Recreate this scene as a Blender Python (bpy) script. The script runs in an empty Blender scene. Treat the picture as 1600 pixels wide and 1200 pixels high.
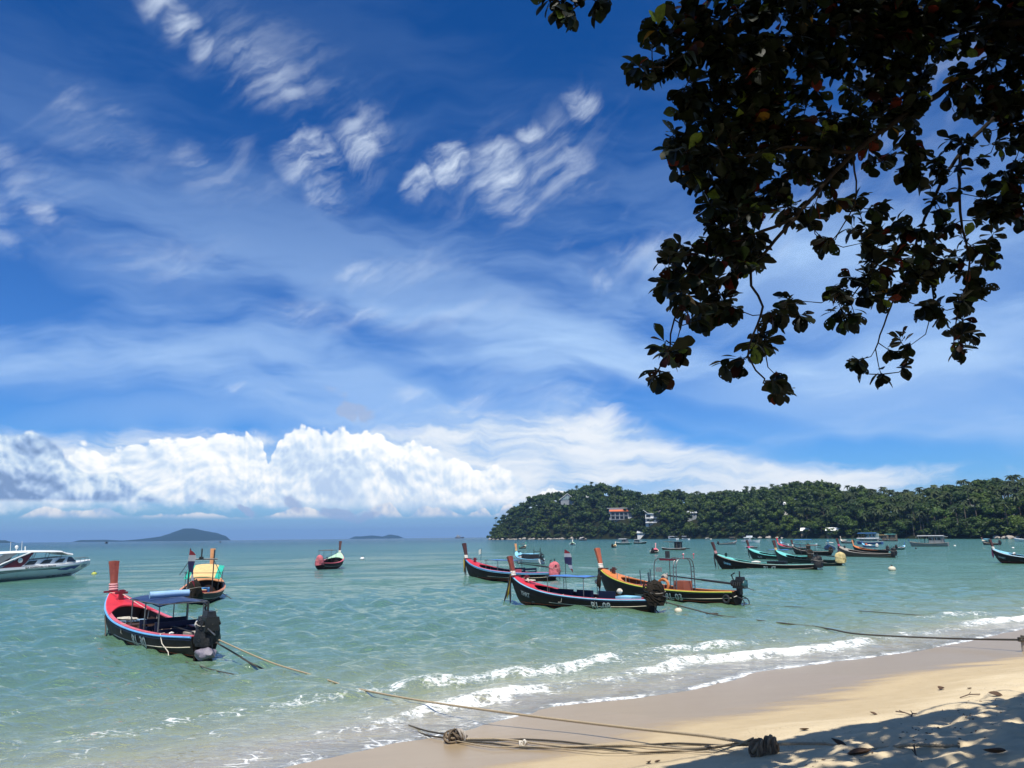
import bpy, bmesh, math, random
import numpy as np
from mathutils import Vector, Matrix, noise as mnoise

R = math.radians
scene = bpy.context.scene
COL = scene.collection
rng = random.Random(7)

# ------------------------------------------------------------------ camera
CAM = Vector((0.0, 0.0, 3.8))
FPX = 1155.6                       # focal length in pixels of a 1600 x 1200 frame
PITCH, ROLL = R(11.67), R(0.64)
_f = Vector((0, math.cos(PITCH), math.sin(PITCH)))
_r0 = Vector((1, 0, 0))
_u0 = Vector((0, -math.sin(PITCH), math.cos(PITCH)))
_r = _r0 * math.cos(ROLL) - _u0 * math.sin(ROLL)
_u = _u0 * math.cos(ROLL) + _r0 * math.sin(ROLL)
cam_data = bpy.data.cameras.new("camera")
cam_data.sensor_width = 36.0
cam_data.lens = 26.0
cam_data.clip_start = 0.1
cam_data.clip_end = 60000.0
cam = bpy.data.objects.new("camera", cam_data)
COL.objects.link(cam)
cam.matrix_world = Matrix(((_r.x, _u.x, -_f.x, CAM.x), (_r.y, _u.y, -_f.y, CAM.y), (_r.z, _u.z, -_f.z, CAM.z), (0, 0, 0, 1)))
scene.camera = cam


def ray(px, py):
    return _f + _r * ((px - 800) / FPX) - _u * ((py - 600) / FPX)


def on_z(px, py, z=0.0):
    """the point of the level z that is seen at a photograph pixel"""
    d = ray(px, py)
    return CAM + d * ((z - CAM.z) / d.z)


def at_y(px, py, y):
    d = ray(px, py)
    return CAM + d * (y / d.y)


def az_el(px, py):
    d = ray(px, py).normalized()
    return math.atan2(d.x, d.y), math.asin(d.z)


# ------------------------------------------------------------------ render settings
scene.render.engine = 'CYCLES'
scene.view_settings.view_transform = 'Standard'
scene.view_settings.look = 'None'
scene.view_settings.exposure = 0.25
scene.view_settings.gamma = 1.0
scene.cycles.use_denoising = True
scene.cycles.max_bounces = 6
scene.cycles.diffuse_bounces = 3
scene.cycles.glossy_bounces = 3
scene.cycles.transmission_bounces = 3
scene.cycles.volume_bounces = 0
scene.cycles.transparent_max_bounces = 8
scene.cycles.caustics_reflective = False
scene.cycles.caustics_refractive = False
scene.cycles.sample_clamp_indirect = 4.0
scene.cycles.use_adaptive_sampling = True
scene.cycles.adaptive_threshold = 0.012
scene.cycles.adaptive_min_samples = 10

# ------------------------------------------------------------------ sun
SUN_EL, SUN_AZ = R(66), R(184)      # azimuth clockwise from +Y: high, behind the camera
sun_dir = Vector((math.cos(SUN_EL) * math.sin(SUN_AZ), math.cos(SUN_EL) * math.cos(SUN_AZ), math.sin(SUN_EL)))
sl = bpy.data.lights.new("sun", 'SUN')
sl.energy = 5.0
sl.angle = R(0.53)
sl.color = (1.0, 0.955, 0.88)
so = bpy.data.objects.new("sun", sl)
COL.objects.link(so)
so.rotation_euler = sun_dir.to_track_quat('Z', 'Y').to_euler()
so.location = sun_dir * 60


# ------------------------------------------------------------------ node helper
class NT:
    """small wrapper that builds a node tree"""

    def __init__(self, tree):
        self.t = tree
        self.n = tree.nodes
        self.n.clear()
        self.dim = '3D'

    def add(self, kind, **props):
        nd = self.n.new(kind)
        ins = props.pop('ins', {})
        for k, v in props.items():
            setattr(nd, k, v)
        for k, v in ins.items():
            self.set(nd.inputs[k], v)
        return nd

    def set(self, sock, v):
        if isinstance(v, bpy.types.NodeSocket):
            self.t.links.new(v, sock)
        elif isinstance(v, bpy.types.Node):
            self.t.links.new(v.outputs[0], sock)
        else:
            sock.default_value = v

    def math(self, op, a, b=None, c=None, clamp=False):
        nd = self.n.new('ShaderNodeMath')
        nd.operation = op
        nd.use_clamp = clamp
        for i, v in enumerate((a, b, c)):
            if v is not None:
                self.set(nd.inputs[i], v)
        return nd.outputs[0]

    def vmath(self, op, a, b=None, scale=None):
        nd = self.n.new('ShaderNodeVectorMath')
        nd.operation = op
        self.set(nd.inputs[0], a)
        if b is not None:
            self.set(nd.inputs[1], b)
        if scale is not None:
            self.set(nd.inputs['Scale'], scale)
        return nd.outputs['Value'] if op in ('LENGTH', 'DISTANCE', 'DOT_PRODUCT') else nd.outputs[0]

    def mapr(self, v, a, b, c=0.0, d=1.0, kind='SMOOTHSTEP', clamp=True):
        nd = self.n.new('ShaderNodeMapRange')
        nd.interpolation_type = kind
        nd.clamp = clamp
        for i, x in enumerate((v, a, b, c, d)):
            self.set(nd.inputs[i], x)
        return nd.outputs[0]

    def mix(self, fac, a, b, mode='MIX'):
        nd = self.n.new('ShaderNodeMix')
        nd.data_type = 'RGBA'
        nd.blend_type = mode
        self.set(nd.inputs[0], fac)
        self.set(nd.inputs[6], a)
        self.set(nd.inputs[7], b)
        return nd.outputs[2]

    def noise(self, vec, scale, detail=4.0, rough=0.55, dist=0.0, dim=None, color=False, lac=2.0):
        nd = self.n.new('ShaderNodeTexNoise')
        nd.noise_dimensions = dim or self.dim
        if vec is not None:
            self.set(nd.inputs['Vector'], vec)
        nd.inputs['Scale'].default_value = scale
        nd.inputs['Detail'].default_value = detail
        nd.inputs['Roughness'].default_value = rough
        nd.inputs['Lacunarity'].default_value = lac
        nd.inputs['Distortion'].default_value = dist
        return nd.outputs['Color' if color else 'Fac']

    def mapping(self, vec, loc=(0, 0, 0), rot=(0, 0, 0), scale=(1, 1, 1), kind='POINT'):
        nd = self.n.new('ShaderNodeMapping')
        nd.vector_type = kind
        self.set(nd.inputs['Vector'], vec)
        nd.inputs['Location'].default_value = loc
        nd.inputs['Rotation'].default_value = rot
        nd.inputs['Scale'].default_value = scale
        return nd.outputs[0]

    def ramp(self, fac, stops, interp='LINEAR'):
        nd = self.n.new('ShaderNodeValToRGB')
        nd.color_ramp.interpolation = interp
        el = nd.color_ramp.elements
        while len(el) > 1:
            el.remove(el[-1])
        el[0].position = stops[0][0]
        el[0].color = (*stops[0][1], 1) if len(stops[0][1]) == 3 else stops[0][1]
        for p, c in stops[1:]:
            e = el.new(p)
            e.color = (*c, 1) if len(c) == 3 else c
        self.set(nd.inputs[0], fac)
        return nd.outputs[0]

    def curve(self, v, pts, lo, hi, vlo, vhi):
        """piecewise curve of v given as (v, value) points"""
        nd = self.n.new('ShaderNodeFloatCurve')
        self.set(nd.inputs['Value'], self.mapr(v, lo, hi, kind='LINEAR'))
        c = nd.mapping.curves[0]
        q = [((a - lo) / (hi - lo), (b - vlo) / (vhi - vlo)) for a, b in pts]
        c.points[0].location = q[0]
        c.points[1].location = q[-1]
        for p in q[1:-1]:
            c.points.new(*p)
        nd.mapping.update()
        return self.mapr(nd.outputs[0], 0.0, 1.0, vlo, vhi, kind='LINEAR')


# ------------------------------------------------------------------ sky
world = bpy.data.worlds.new("World")
scene.world = world
world.use_nodes = True
world.cycles.sampling_method = 'NONE'     # the sky is smooth enough to be found by the bounced rays
SKY_STRENGTH = 0.084
W = NT(world.node_tree)
W.dim = '2D'


def build_sky():
    tc = W.add('ShaderNodeTexCoord')
    d = tc.outputs['Generated']
    xyz = W.add('ShaderNodeSeparateXYZ', ins={0: d})
    az = W.math('ARCTAN2', xyz.outputs[0], xyz.outputs[1])
    el = W.math('ARCSINE', xyz.outputs[2])
    P = W.add('ShaderNodeCombineXYZ', ins={0: az, 1: el}).outputs[0]

    sky = W.add('ShaderNodeTexSky', sky_type='NISHITA', sun_disc=False, sun_elevation=SUN_EL,
                sun_rotation=SUN_AZ, altitude=0.0, air_density=1.0, dust_density=0.6, ozone_density=2.0)
    hs = W.add('ShaderNodeHueSaturation', ins={'Hue': 0.5, 'Saturation': 1.1, 'Value': 1.0, 'Color': sky.outputs[0]})
    base = hs.outputs[0]
    # the phone's deep, saturated rendering of a clear tropical sky
    tint = W.mix(W.mapr(el, 0.06, 0.60, 0.0, 1.0, 'LINEAR'), (0.42, 0.84, 1.46, 1), (0.075, 0.50, 1.04, 1))
    tint = W.mix(W.mapr(el, 0.66, 1.05), tint, (0.34, 0.58, 0.84, 1))      # unseen overhead sky tinted less blue, added to neutralise fill in the shade
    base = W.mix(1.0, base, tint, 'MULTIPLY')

    def warp(vec, scale, amt, detail=2.0):
        n = W.noise(vec, scale, detail, 0.55, color=True)
        c = W.vmath('SUBTRACT', n, (0.5, 0.5, 0.5))
        return W.vmath('ADD', vec, W.vmath('MULTIPLY', c, (amt, amt, 0)))

    def stroke(vec, x0, y0, x1, y1, w, amp):
        a0, e0 = az_el(x0, y0)
        a1, e1 = az_el(x1, y1)
        L = math.hypot(a1 - a0, e1 - e0) / 2 + 0.35 * w / FPX
        # an ellipse along the stroke, written as one quadratic form of azimuth and elevation
        cx, cy, th = (a0 + a1) / 2, (e0 + e1) / 2, math.atan2(e1 - e0, a1 - a0)
        iu, iv, c, s = 1 / L ** 2, 1 / (w / FPX) ** 2, math.cos(th), math.sin(th)
        A, B_, C_ = c * c * iu + s * s * iv, 2 * c * s * (iu - iv), s * s * iu + c * c * iv
        k = -amp * 1.35
        return W.math('ADD', W.vmath('DOT_PRODUCT', vec[1], (A * k, B_ * k, C_ * k)),
                      W.vmath('DOT_PRODUCT', vec[0], (k * (-2 * A * cx - B_ * cy), k * (-2 * C_ * cy - B_ * cx), k * (A * cx * cx + B_ * cx * cy + C_ * cy * cy - 1))))

    def quad(vec):
        # (x, y, 1) and (x^2, xy, y^2) of a direction, for stroke()
        s = W.add('ShaderNodeSeparateXYZ', ins={0: vec})
        x, y = s.outputs[0], s.outputs[1]
        n = W.add('ShaderNodeCombineXYZ', ins={0: x, 1: y, 2: 1.0}).outputs[0]
        m = W.add('ShaderNodeCombineXYZ', ins={0: W.math('MULTIPLY', x, x), 1: W.math('MULTIPLY', x, y), 2: W.math('MULTIPLY', y, y)}).outputs[0]
        return n, m

    def msum(items):
        s = 0.0
        for i in items:
            s = W.math('MAXIMUM', i, s)
        return s

    # ---- thin high veil: pale streaks lying along the horizon, thicker low in the sky
    Pv = warp(P, 3.0, 0.13, 3)
    Qv = quad(Pv)
    vn = W.noise(W.mapping(Pv, scale=(1 / 2.0, 1 / 13.0, 1), rot=(0, 0, R(6)), kind='TEXTURE'), 1.0, 6, 0.6)
    vn2 = W.noise(W.mapping(Pv, scale=(1 / 1.6, 1 / 8.0, 1), rot=(0, 0, R(-10)), loc=(3, 1, 0), kind='TEXTURE'), 1.0, 5, 0.55)
    vel = W.curve(el, [(-0.1, .10), (0.0, .14), (0.05, .44), (0.12, .60), (0.2, .70), (0.3, .55), (0.4, .32), (0.5, .12), (0.8, .03), (1.3, .02)], -0.1, 1.3, 0, 1)
    veil = W.math('MULTIPLY', vel, W.mapr(W.math('ADD', vn, vn2), 0.78, 1.26, 0.03, 1.0))
    vstr = msum([stroke(Qv, *s) for s in (
        (1000, 400, 1700, 470, 95, .42), (1000, 590, 1700, 620, 85, .45), (560, 500, 1300, 560, 60, .30), (0, 640, 700, 650, 30, .25),
        (-50, 560, 400, 600, 50, .18), (100, 420, 420, 470, 55, .16))])
    veil = W.math('ADD', veil, vstr, clamp=True)
    # clear blue lanes
    lane = msum([stroke(Qv, *s) for s in ((860, 560, 1330, 690, 22, .55), (1150, 700, 1650, 715, 26, .9), (560, 560, 900, 640, 26, .40), (900, 790, 1400, 740, 16, .3))])
    veil = W.math('MULTIPLY', veil, W.math('SUBTRACT', 1.0, lane, clamp=True), clamp=True)
    col = W.mix(veil, base, (4.1, 6.2, 9.6, 1))

    # ---- cirrus tufts
    Pb = warp(P, 6.0, 0.055, 2)
    Pc = warp(Pb, 20.0, 0.024, 4)
    Qc = quad(Pc)
    cir = msum([stroke(Qc, s[0], s[1], s[2], s[3], s[4] * (1.8 if s[5] != .36 else .9), s[5] * (.82 if s[5] > .5 else 1.0)) for s in (
        (200, 0, 640, 190, 120, .36), (400, 290, 660, 200, 110, .36), (600, 320, 1000, 180, 130, .36), (0, 160, 300, 250, 80, .36), (-80, 230, 160, 370, 100, .36), (240, 250, 470, 300, 70, .36), (440, 430, 800, 390, 55, .36), (300, 490, 950, 470, 60, .36), (650, 620, 1050, 590, 60, .36), (60, 420, 420, 400, 60, .36), (860, 420, 1250, 370, 70, .36),
        (215, -40, 262, 10, 26, .75), (255, 8, 300, 55, 24, .8), (295, 50, 330, 85, 20, .75),
        (330, 90, 420, 110, 36, .45), (370, 110, 470, 150, 40, .5), (420, 165, 480, 145, 16, .6), (480, 130, 570, 110, 24, .28),
        (445, 165, 495, 185, 18, .3),
        (440, 285, 520, 225, 34, .95), (465, 320, 512, 265, 28, .85), (520, 225, 600, 245, 34, .8), (540, 215, 615, 200, 34, .5),
        (500, 325, 520, 290, 16, .6), (560, 260, 610, 290, 20, .3),
        (620, 320, 690, 270, 17, 1.0), (670, 275, 750, 242, 26, 1.05), (740, 245, 830, 275, 38, .9), (800, 245, 920, 255, 52, .65),
        (830, 215, 900, 200, 34, .55), (880, 175, 925, 145, 28, .75), (795, 195, 850, 188, 14, .75), (760, 315, 850, 320, 34, .5), (870, 290, 935, 240, 30, .45),
        (745, 178, 800, 158, 12, .25), (960, 175, 985, 160, 16, .22), (965, 325, 985, 335, 16, .3),
        (40, 165, 150, 165, 22, .42), (130, 160, 220, 195, 20, .40), (60, 205, 160, 215, 16, .32), (140, 230, 220, 245, 20, .38),
        (280, 255, 345, 240, 22, .48), (330, 230, 410, 240, 18, .42), (340, 255, 400, 320, 9, .42),
        (-40, 210, 40, 280, 24, .62), (0, 255, 90, 335, 26, .55), (40, 320, 115, 345, 17, .75), (-60, 290, 30, 330, 40, .4), (-40, 355, 40, 390, 22, .55),
        (510, 430, 620, 415, 16, .65), (600, 410, 720, 405, 13, .4), (380, 490, 560, 478, 18, .45), (500, 480, 680, 485, 15, .55), (700, 480, 900, 490, 16, .22),
        (850, 395, 905, 383, 7, .55), (900, 430, 960, 430, 12, .6), (925, 388, 1010, 382, 10, .5), (960, 410, 1150, 375, 28, .62), (1080, 390, 1250, 380, 40, .45),
        (1150, 300, 1600, 230, 60, .35), (1300, 60, 1650, 120, 70, .35),
        (335, 612, 400, 606, 8, .75), (415, 618, 470, 615, 7, .55), (600, 628, 680, 622, 12, .5), (700, 640, 800, 625, 18, .45))])
    Pf = Pc
    f1 = W.noise(W.mapping(Pf, rot=(0, 0, R(33)), scale=(1 / 9, 1 / 40, 1), kind='TEXTURE'), 1.0, 5, 0.6)
    f2 = W.noise(W.mapping(P, rot=(0, 0, R(20)), scale=(1 / 5, 1 / 16, 1), loc=(2, 5, 0), kind='TEXTURE'), 1.0, 5, 0.6)
    fib = W.math('ADD', W.mapr(f1, 0.27, 0.73, 0.0, 0.62, 'LINEAR'), W.mapr(f2, 0.27, 0.73, 0.0, 0.38, 'LINEAR'))
    # cirrus of the same kind added out of view, to whiten the blue fill
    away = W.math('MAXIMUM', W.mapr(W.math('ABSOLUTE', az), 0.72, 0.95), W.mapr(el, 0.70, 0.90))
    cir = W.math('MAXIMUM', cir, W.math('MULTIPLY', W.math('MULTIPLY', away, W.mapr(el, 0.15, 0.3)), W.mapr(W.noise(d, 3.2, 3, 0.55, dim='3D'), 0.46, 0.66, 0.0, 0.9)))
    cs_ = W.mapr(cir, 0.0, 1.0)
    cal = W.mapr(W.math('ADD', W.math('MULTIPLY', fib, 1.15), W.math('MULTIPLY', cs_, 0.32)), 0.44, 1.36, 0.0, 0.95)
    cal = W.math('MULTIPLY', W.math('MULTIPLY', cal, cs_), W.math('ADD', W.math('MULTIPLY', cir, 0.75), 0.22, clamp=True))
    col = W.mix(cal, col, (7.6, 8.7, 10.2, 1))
    # ---- cumulus: cauliflower field shared by the banks

    def billow(vec):
        out = None
        for sc, am in ((12.0, .50), (28.0, .30), (66.0, .17), (150.0, .09)):
            vo = W.add('ShaderNodeTexVoronoi', voronoi_dimensions='2D', feature='F1', ins={'Vector': vec})
            vo.inputs['Scale'].default_value = sc
            t = W.math('MULTIPLY', W.math('SUBTRACT', 0.75, vo.outputs['Distance']), am)
            out = t if out is None else W.math('ADD', out, t)
        return out

    B = billow(Pb)
    Bs = billow(W.vmath('ADD', Pb, (0.003, 0.008, 0)))
    grad = W.math('SUBTRACT', B, Bs)
    lowf = W.noise(P, 9.0, 4, 0.5)

    def bank(pts, amp, edge, lowamp=0.02):
        q = [(az_el(x, y)[0], az_el(x, y)[1]) for x, y in pts]
        top = W.curve(az, q, q[0][0], q[-1][0], 0.0, 0.25)
        dd = W.math('SUBTRACT', top, el)
        dd = W.math('ADD', dd, W.math('MULTIPLY', W.math('SUBTRACT', B, 0.34), amp))
        dd = W.math('ADD', dd, W.math('MULTIPLY', W.math('SUBTRACT', lowf, 0.5), lowamp))
        return dd, W.mapr(dd, 0.0, edge)

    # pale stratus sheet behind the cumulus on the right
    sd = W.math('ADD', W.curve(az, [(-3.2, .10), (-1.2, .09), *[az_el(*p) for p in ((0, 668), (250, 680), (500, 660), (640, 655), (760, 630), (900, 625), (1000, 655), (1100, 690), (1300, 722), (1500, 742), (1650, 750))], (1.2, .06), (3.2, .10)], -3.2, 3.2, 0, .25),
                W.math('MULTIPLY', W.math('SUBTRACT', W.noise(W.mapping(Pc, scale=(3, 11, 1)), 2.0, 6, 0.6), 0.5), 0.075))
    sa = W.math('MULTIPLY', W.mapr(W.math('SUBTRACT', sd, el), -0.006, 0.028), 0.93)
    sa = W.math('MULTIPLY', sa, W.mapr(el, 0.028, 0.055))
    sc_ = W.noise(W.mapping(Pc, scale=(2.2, 13, 1), loc=(4, 2, 0)), 2.2, 5, 0.55)
    sa = W.math('MULTIPLY', sa, W.mapr(sc_, 0.30, 0.52, 0.25, 1.0))
    col = W.mix(sa, col, W.mix(W.mapr(sc_, .38, .66), (6.2, 7.6, 9.4, 1), (9.4, 9.8, 10.2, 1)))

    # main white bank
    mpts = [(-1900, 760), (-1300, 720), (-500, 735), (-150, 700), (60, 712), (140, 694), (220, 700), (300, 690), (345, 676), (400, 668), (412, 690), (420, 712), (430, 700), (460, 680), (500, 668), (560, 676), (620, 686), (690, 702), (760, 726), (800, 748), (850, 764), (930, 776), (1050, 782), (1250, 790), (1700, 790), (2400, 740), (3200, 770)]
    dd, a1 = bank(mpts, 0.058, 0.005)
    light = W.math('ADD', 0.50, W.math('MULTIPLY', grad, 3.0))
    light = W.math('ADD', light, W.mapr(dd, 0.0, 0.05, 0.28, -0.06, 'LINEAR'))
    light = W.math('ADD', light, W.math('MULTIPLY', W.math('SUBTRACT', lowf, 0.5), 1.1))
    c1 = W.ramp(light, [(0.0, (5.4, 6.9, 9.2)), (0.35, (7.2, 8.5, 10.0)), (0.68, (9.7, 10.2, 10.6)), (1.0, (11.4, 11.4, 11.2))])
    ragged = W.math('ADD', el, W.math('MULTIPLY', W.math('SUBTRACT', W.noise(P, 26.0, 4, 0.6), 0.5), 0.05))
    a1 = W.math('MULTIPLY', a1, W.mapr(ragged, 0.032, 0.056))
    col = W.mix(W.math('MULTIPLY', a1, 0.96), col, c1)

    # shaded blue-grey cloud at the left, nearer than the bank
    gpts = [(-1500, 800), (-900, 770), (-420, 740), (-200, 715), (-60, 674), (0, 668), (60, 674), (92, 690), (112, 715), (150, 735), (176, 730), (200, 752), (240, 776), (275, 798), (330, 822), (460, 830)]
    g, ag = bank(gpts, 0.026, 0.005, 0.008)
    ag = W.math('MULTIPLY', ag, W.mapr(el, 0.043, 0.049))
    gl = W.math('ADD', W.mapr(g, 0.0, 0.055, 0.75, 0.12, 'LINEAR'), W.math('MULTIPLY', grad, 3.0))
    cg = W.ramp(gl, [(0.0, (2.0, 3.2, 5.6)), (0.3, (3.4, 4.9, 7.6)), (0.6, (5.6, 7.2, 9.2)), (0.95, (8.8, 9.7, 10.3))])
    col = W.mix(W.math('MULTIPLY', ag, .95), col, cg)

    # row of small far cumulus above the haze line
    spts = [(-1800, 800), (-60, 800), (20, 806), (60, 796), (120, 800), (165, 790), (200, 806), (300, 800), (400, 806), (480, 792), (560, 800), (610, 788), (632, 806), (665, 788), (712, 800), (730, 806), (755, 794), (770, 806), (795, 786), (815, 806), (1000, 806), (2200, 806)]
    s_, as_ = bank(spts, 0.016, 0.003, 0.006)
    as_ = W.math('MULTIPLY', as_, W.mapr(el, 0.0235, 0.032))
    cs = W.ramp(W.math('ADD', 0.55, W.math('MULTIPLY', grad, 4.0)), [(0.1, (5.0, 6.4, 8.6)), (0.6, (8.2, 8.4, 9.0)), (1.0, (10.2, 9.9, 9.7))])
    col = W.mix(W.math('MULTIPLY', as_, .85), col, cs)

    # small dark scraps of low cloud
    Pk, Qk = Pc, Qc
    dk = msum([stroke(Qk, *s) for s in ((525, 640, 590, 658, 16, .75), (515, 610, 550, 630, 12, .35), (350, 790, 400, 792, 6, .9), (300, 797, 320, 798, 4, .7), (500, 790, 600, 797, 9, .8), (440, 772, 480, 790, 12, .55))])
    dk = W.math('MULTIPLY', dk, W.mapr(W.noise(Pk, 40, 5, .6), .3, .6, .3, 1.1))
    col = W.mix(W.mapr(dk, .1, .7, 0, .8), col, (3.9, 5.0, 7.4, 1))

    # haze belt on the horizon
    hz = W.mapr(el, 0.005, 0.040, 0.80, 0.0)
    col = W.mix(hz, col, (2.9, 4.6, 7.6, 1))
    bg = W.add('ShaderNodeBackground', ins={'Color': col, 'Strength': SKY_STRENGTH})
    out = W.add('ShaderNodeOutputWorld')
    W.t.links.new(bg.outputs[0], out.inputs['Surface'])


build_sky()

# ------------------------------------------------------------------ object helpers
def tag(o, label=None, cat=None, group=None, kind=None):
    if label: o['label'] = label
    if cat: o['category'] = cat
    if group: o['group'] = group
    if kind: o['kind'] = kind
    return o


def link(name, mesh, mat=None, parent=None):
    if mat is not None:
        mesh.materials.clear()
        mesh.materials.append(mat)
    o = bpy.data.objects.new(name, mesh)
    COL.objects.link(o)
    if parent is not None:
        o.parent = parent
    return o


def empty(name, loc=(0, 0, 0), rz=0.0, parent=None):
    o = bpy.data.objects.new(name, None)
    o.empty_display_size = 0.2
    COL.objects.link(o)
    o.location = loc
    o.rotation_euler = (0, 0, rz)
    o.parent = parent
    return o


def np_mesh(name, verts, faces, smooth=True):
    """mesh from a float array (n,3) and an int array (m,3) or (m,4)"""
    verts = np.asarray(verts, dtype=np.float32)
    faces = np.asarray(faces, dtype=np.int32)
    k = faces.shape[1]
    me = bpy.data.meshes.new(name)
    me.vertices.add(len(verts))
    me.vertices.foreach_set('co', verts.ravel())
    me.loops.add(faces.size)
    me.loops.foreach_set('vertex_index', faces.ravel())
    me.polygons.add(len(faces))
    me.polygons.foreach_set('loop_start', np.arange(0, faces.size, k, dtype=np.int32))
    me.polygons.foreach_set('loop_total', np.full(len(faces), k, dtype=np.int32))
    me.update(calc_edges=True)
    if smooth:
        me.polygons.foreach_set('use_smooth', np.ones(len(faces), dtype=bool))
    return me


def grid_faces(nu, nv, wrap_u=False):
    i = np.arange(nu if wrap_u else nu - 1)
    j = np.arange(nv - 1)
    I, J = np.meshgrid(i, j, indexing='ij')
    I2 = (I + 1) % nu
    return np.stack([I * nv + J, I2 * nv + J, I2 * nv + J + 1, I * nv + J + 1], -1).reshape(-1, 4)


def attr(me, name, vals):
    a = me.attributes.new(name, 'FLOAT', 'POINT')
    a.data.foreach_set('value', np.asarray(vals, dtype=np.float32))


def vnoise(x, y, seed=0):
    """smooth value noise in [0,1] on arrays"""
    xi, yi = np.floor(x).astype(np.int64), np.floor(y).astype(np.int64)
    fx, fy = x - xi, y - yi
    fx, fy = fx * fx * (3 - 2 * fx), fy * fy * (3 - 2 * fy)

    def h(a, b):
        n = (a * 374761393 + b * 668265263 + seed * 974711) & 0xffffffff
        n = ((n ^ (n >> 13)) * 1274126177) & 0xffffffff
        return ((n ^ (n >> 16)) & 0xffff) / 65535.0
    return (h(xi, yi) * (1 - fx) + h(xi + 1, yi) * fx) * (1 - fy) + (h(xi, yi + 1) * (1 - fx) + h(xi + 1, yi + 1) * fx) * fy


def fbm(x, y, oct=4, seed=0, gain=0.5):
    s, a, t = 0, 1.0, 0
    for k in range(oct):
        s = s + a * vnoise(x * 2 ** k + 17.3 * k, y * 2 ** k - 9.1 * k, seed + k)
        t += a
        a *= gain
    return s / t


MATS = {}


def material(name, build):
    if name not in MATS:
        m = bpy.data.materials.new(name)
        m.use_nodes = True
        nt = NT(m.node_tree)
        out = nt.add('ShaderNodeOutputMaterial')
        build(nt, out)
        MATS[name] = m
    return MATS[name]


def paint(name, color, rough=0.5, var=0.18, scale=6.0, bump=0.0, metal=0.0, wear=None, spec=0.5, coat=0.0):
    """weathered paint, wood, cloth or metal: a base colour with blotches, streaks and fine relief"""
    def b(nt, out):
        tc = nt.add('ShaderNodeTexCoord')
        ob = tc.outputs['Object']
        n1 = nt.noise(ob, scale, 5, 0.6)
        n2 = nt.noise(nt.mapping(ob, scale=(1, 1, 6)), scale * 3.1, 4, 0.6)
        v = nt.math('ADD', nt.math('MULTIPLY', n1, 0.6), nt.math('MULTIPLY', n2, 0.4))
        lo = tuple(max(0, c * (1 - var * 1.6)) for c in color)
        hi = tuple(min(1, c * (1 + var)) for c in color)
        c = nt.ramp(v, [(0.30, lo), (0.52, color), (0.72, hi)])
        if wear:
            c = nt.mix(nt.mapr(nt.noise(ob, scale * 5, 6, 0.7), 0.60, 0.70), c, (*wear, 1))
        p = nt.add('ShaderNodeBsdfPrincipled', ins={'Base Color': c, 'Metallic': metal, 'Specular IOR Level': spec, 'Coat Weight': coat,
                                                    'Roughness': nt.mapr(n1, 0.3, 0.7, max(0.05, rough - .12), min(1, rough + .12), 'LINEAR')})
        if bump:
            bm_ = nt.add('ShaderNodeBump', ins={'Strength': min(1, bump * 20), 'Distance': bump, 'Height': nt.noise(ob, scale * 4, 5, 0.65)})
            nt.t.links.new(bm_.outputs[0], p.inputs['Normal'])
        nt.t.links.new(p.outputs[0], out.inputs['Surface'])
    return material(name, b)


# ------------------------------------------------------------------ the shore line
_sp = [on_z(*p) for p in ((500, 1187), (605, 1165), (690, 1150), (760, 1132), (875, 1103), (1000, 1090), (1080, 1078), (1135, 1065), (1187, 1050), (1292, 1036), (1412, 1021), (1506, 1004), (1600, 983))]
SHORE = [(-900, -620), (-80, -34), (-20, 3.2), (-8, 9.6)] + [(p.x, p.y) for p in _sp] + [(27, 34), (45, 46), (95, 78), (200, 150), (330, 235), (470, 300), (700, 330), (2000, 330)]
SHORE = np.array(SHORE, dtype=float)


def shore_dist(x, y):
    """signed distance to the water line, positive to seaward"""
    x, y = np.asarray(x, float), np.asarray(y, float)
    best = np.full(x.shape, 1e12)
    sgn = np.ones(x.shape)
    for (x0, y0), (x1, y1) in zip(SHORE[:-1], SHORE[1:]):
        dx, dy = x1 - x0, y1 - y0
        t = np.clip(((x - x0) * dx + (y - y0) * dy) / (dx * dx + dy * dy), 0, 1)
        d2 = (x - x0 - t * dx) ** 2 + (y - y0 - t * dy) ** 2
        cr = dx * (y - y0) - dy * (x - x0)
        m = d2 < best - 1e-9
        best = np.where(m, d2, best)
        sgn = np.where(m, np.where(cr >= 0, 1.0, -1.0), sgn)
    return np.sqrt(best) * sgn


def sand_base(s):
    """height of the beach and sea bed over the signed shore distance"""
    return np.interp(-s, [-4000, -400, -120, -40, -12, -4, 0, 4.5, 6.5, 8.5, 12, 16, 40, 4000],
                     [-40, -14, -6.5, -2.6, -0.85, -0.30, 0.0, 0.46, 0.80, 1.22, 2.05, 2.5, 3.0, 12])


def sand_z(x, y, fine=True):
    x, y = np.asarray(x, float), np.asarray(y, float)
    s = shore_dist(x, y)
    z = sand_base(s)
    z = z + 0.035 * (fbm(x * .35, y * .35, 3, 3) - .5) * np.clip((-s + 1) / 3, 0, 1)
    if fine:
        # trampled dry sand: hollows and ridges of footprints
        t = np.clip((-s - 6.4) / 1.2, 0, 1) + 0.0
        a, b = fbm(x * 2.3, y * 2.3, 3, 11), fbm(x * 4.1 + 5, y * 4.1, 3, 23)
        lump = 0.20 * (a - .5) + 0.11 * np.abs(b - .5) - 0.05
        pit = np.clip((vnoise(x * 3.1, y * 3.1, 41) - .60) / .25, 0, 1)
        z = z + t * (lump - 0.075 * pit)
        z = z + 0.012 * (fbm(x * 5, y * 5, 3, 31) - .5) * np.clip((-s - 4.2) / 1.2, 0, 1)
    return z


def sz(x, y):
    return float(sand_z(np.array([x]), np.array([y]))[0])


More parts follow.
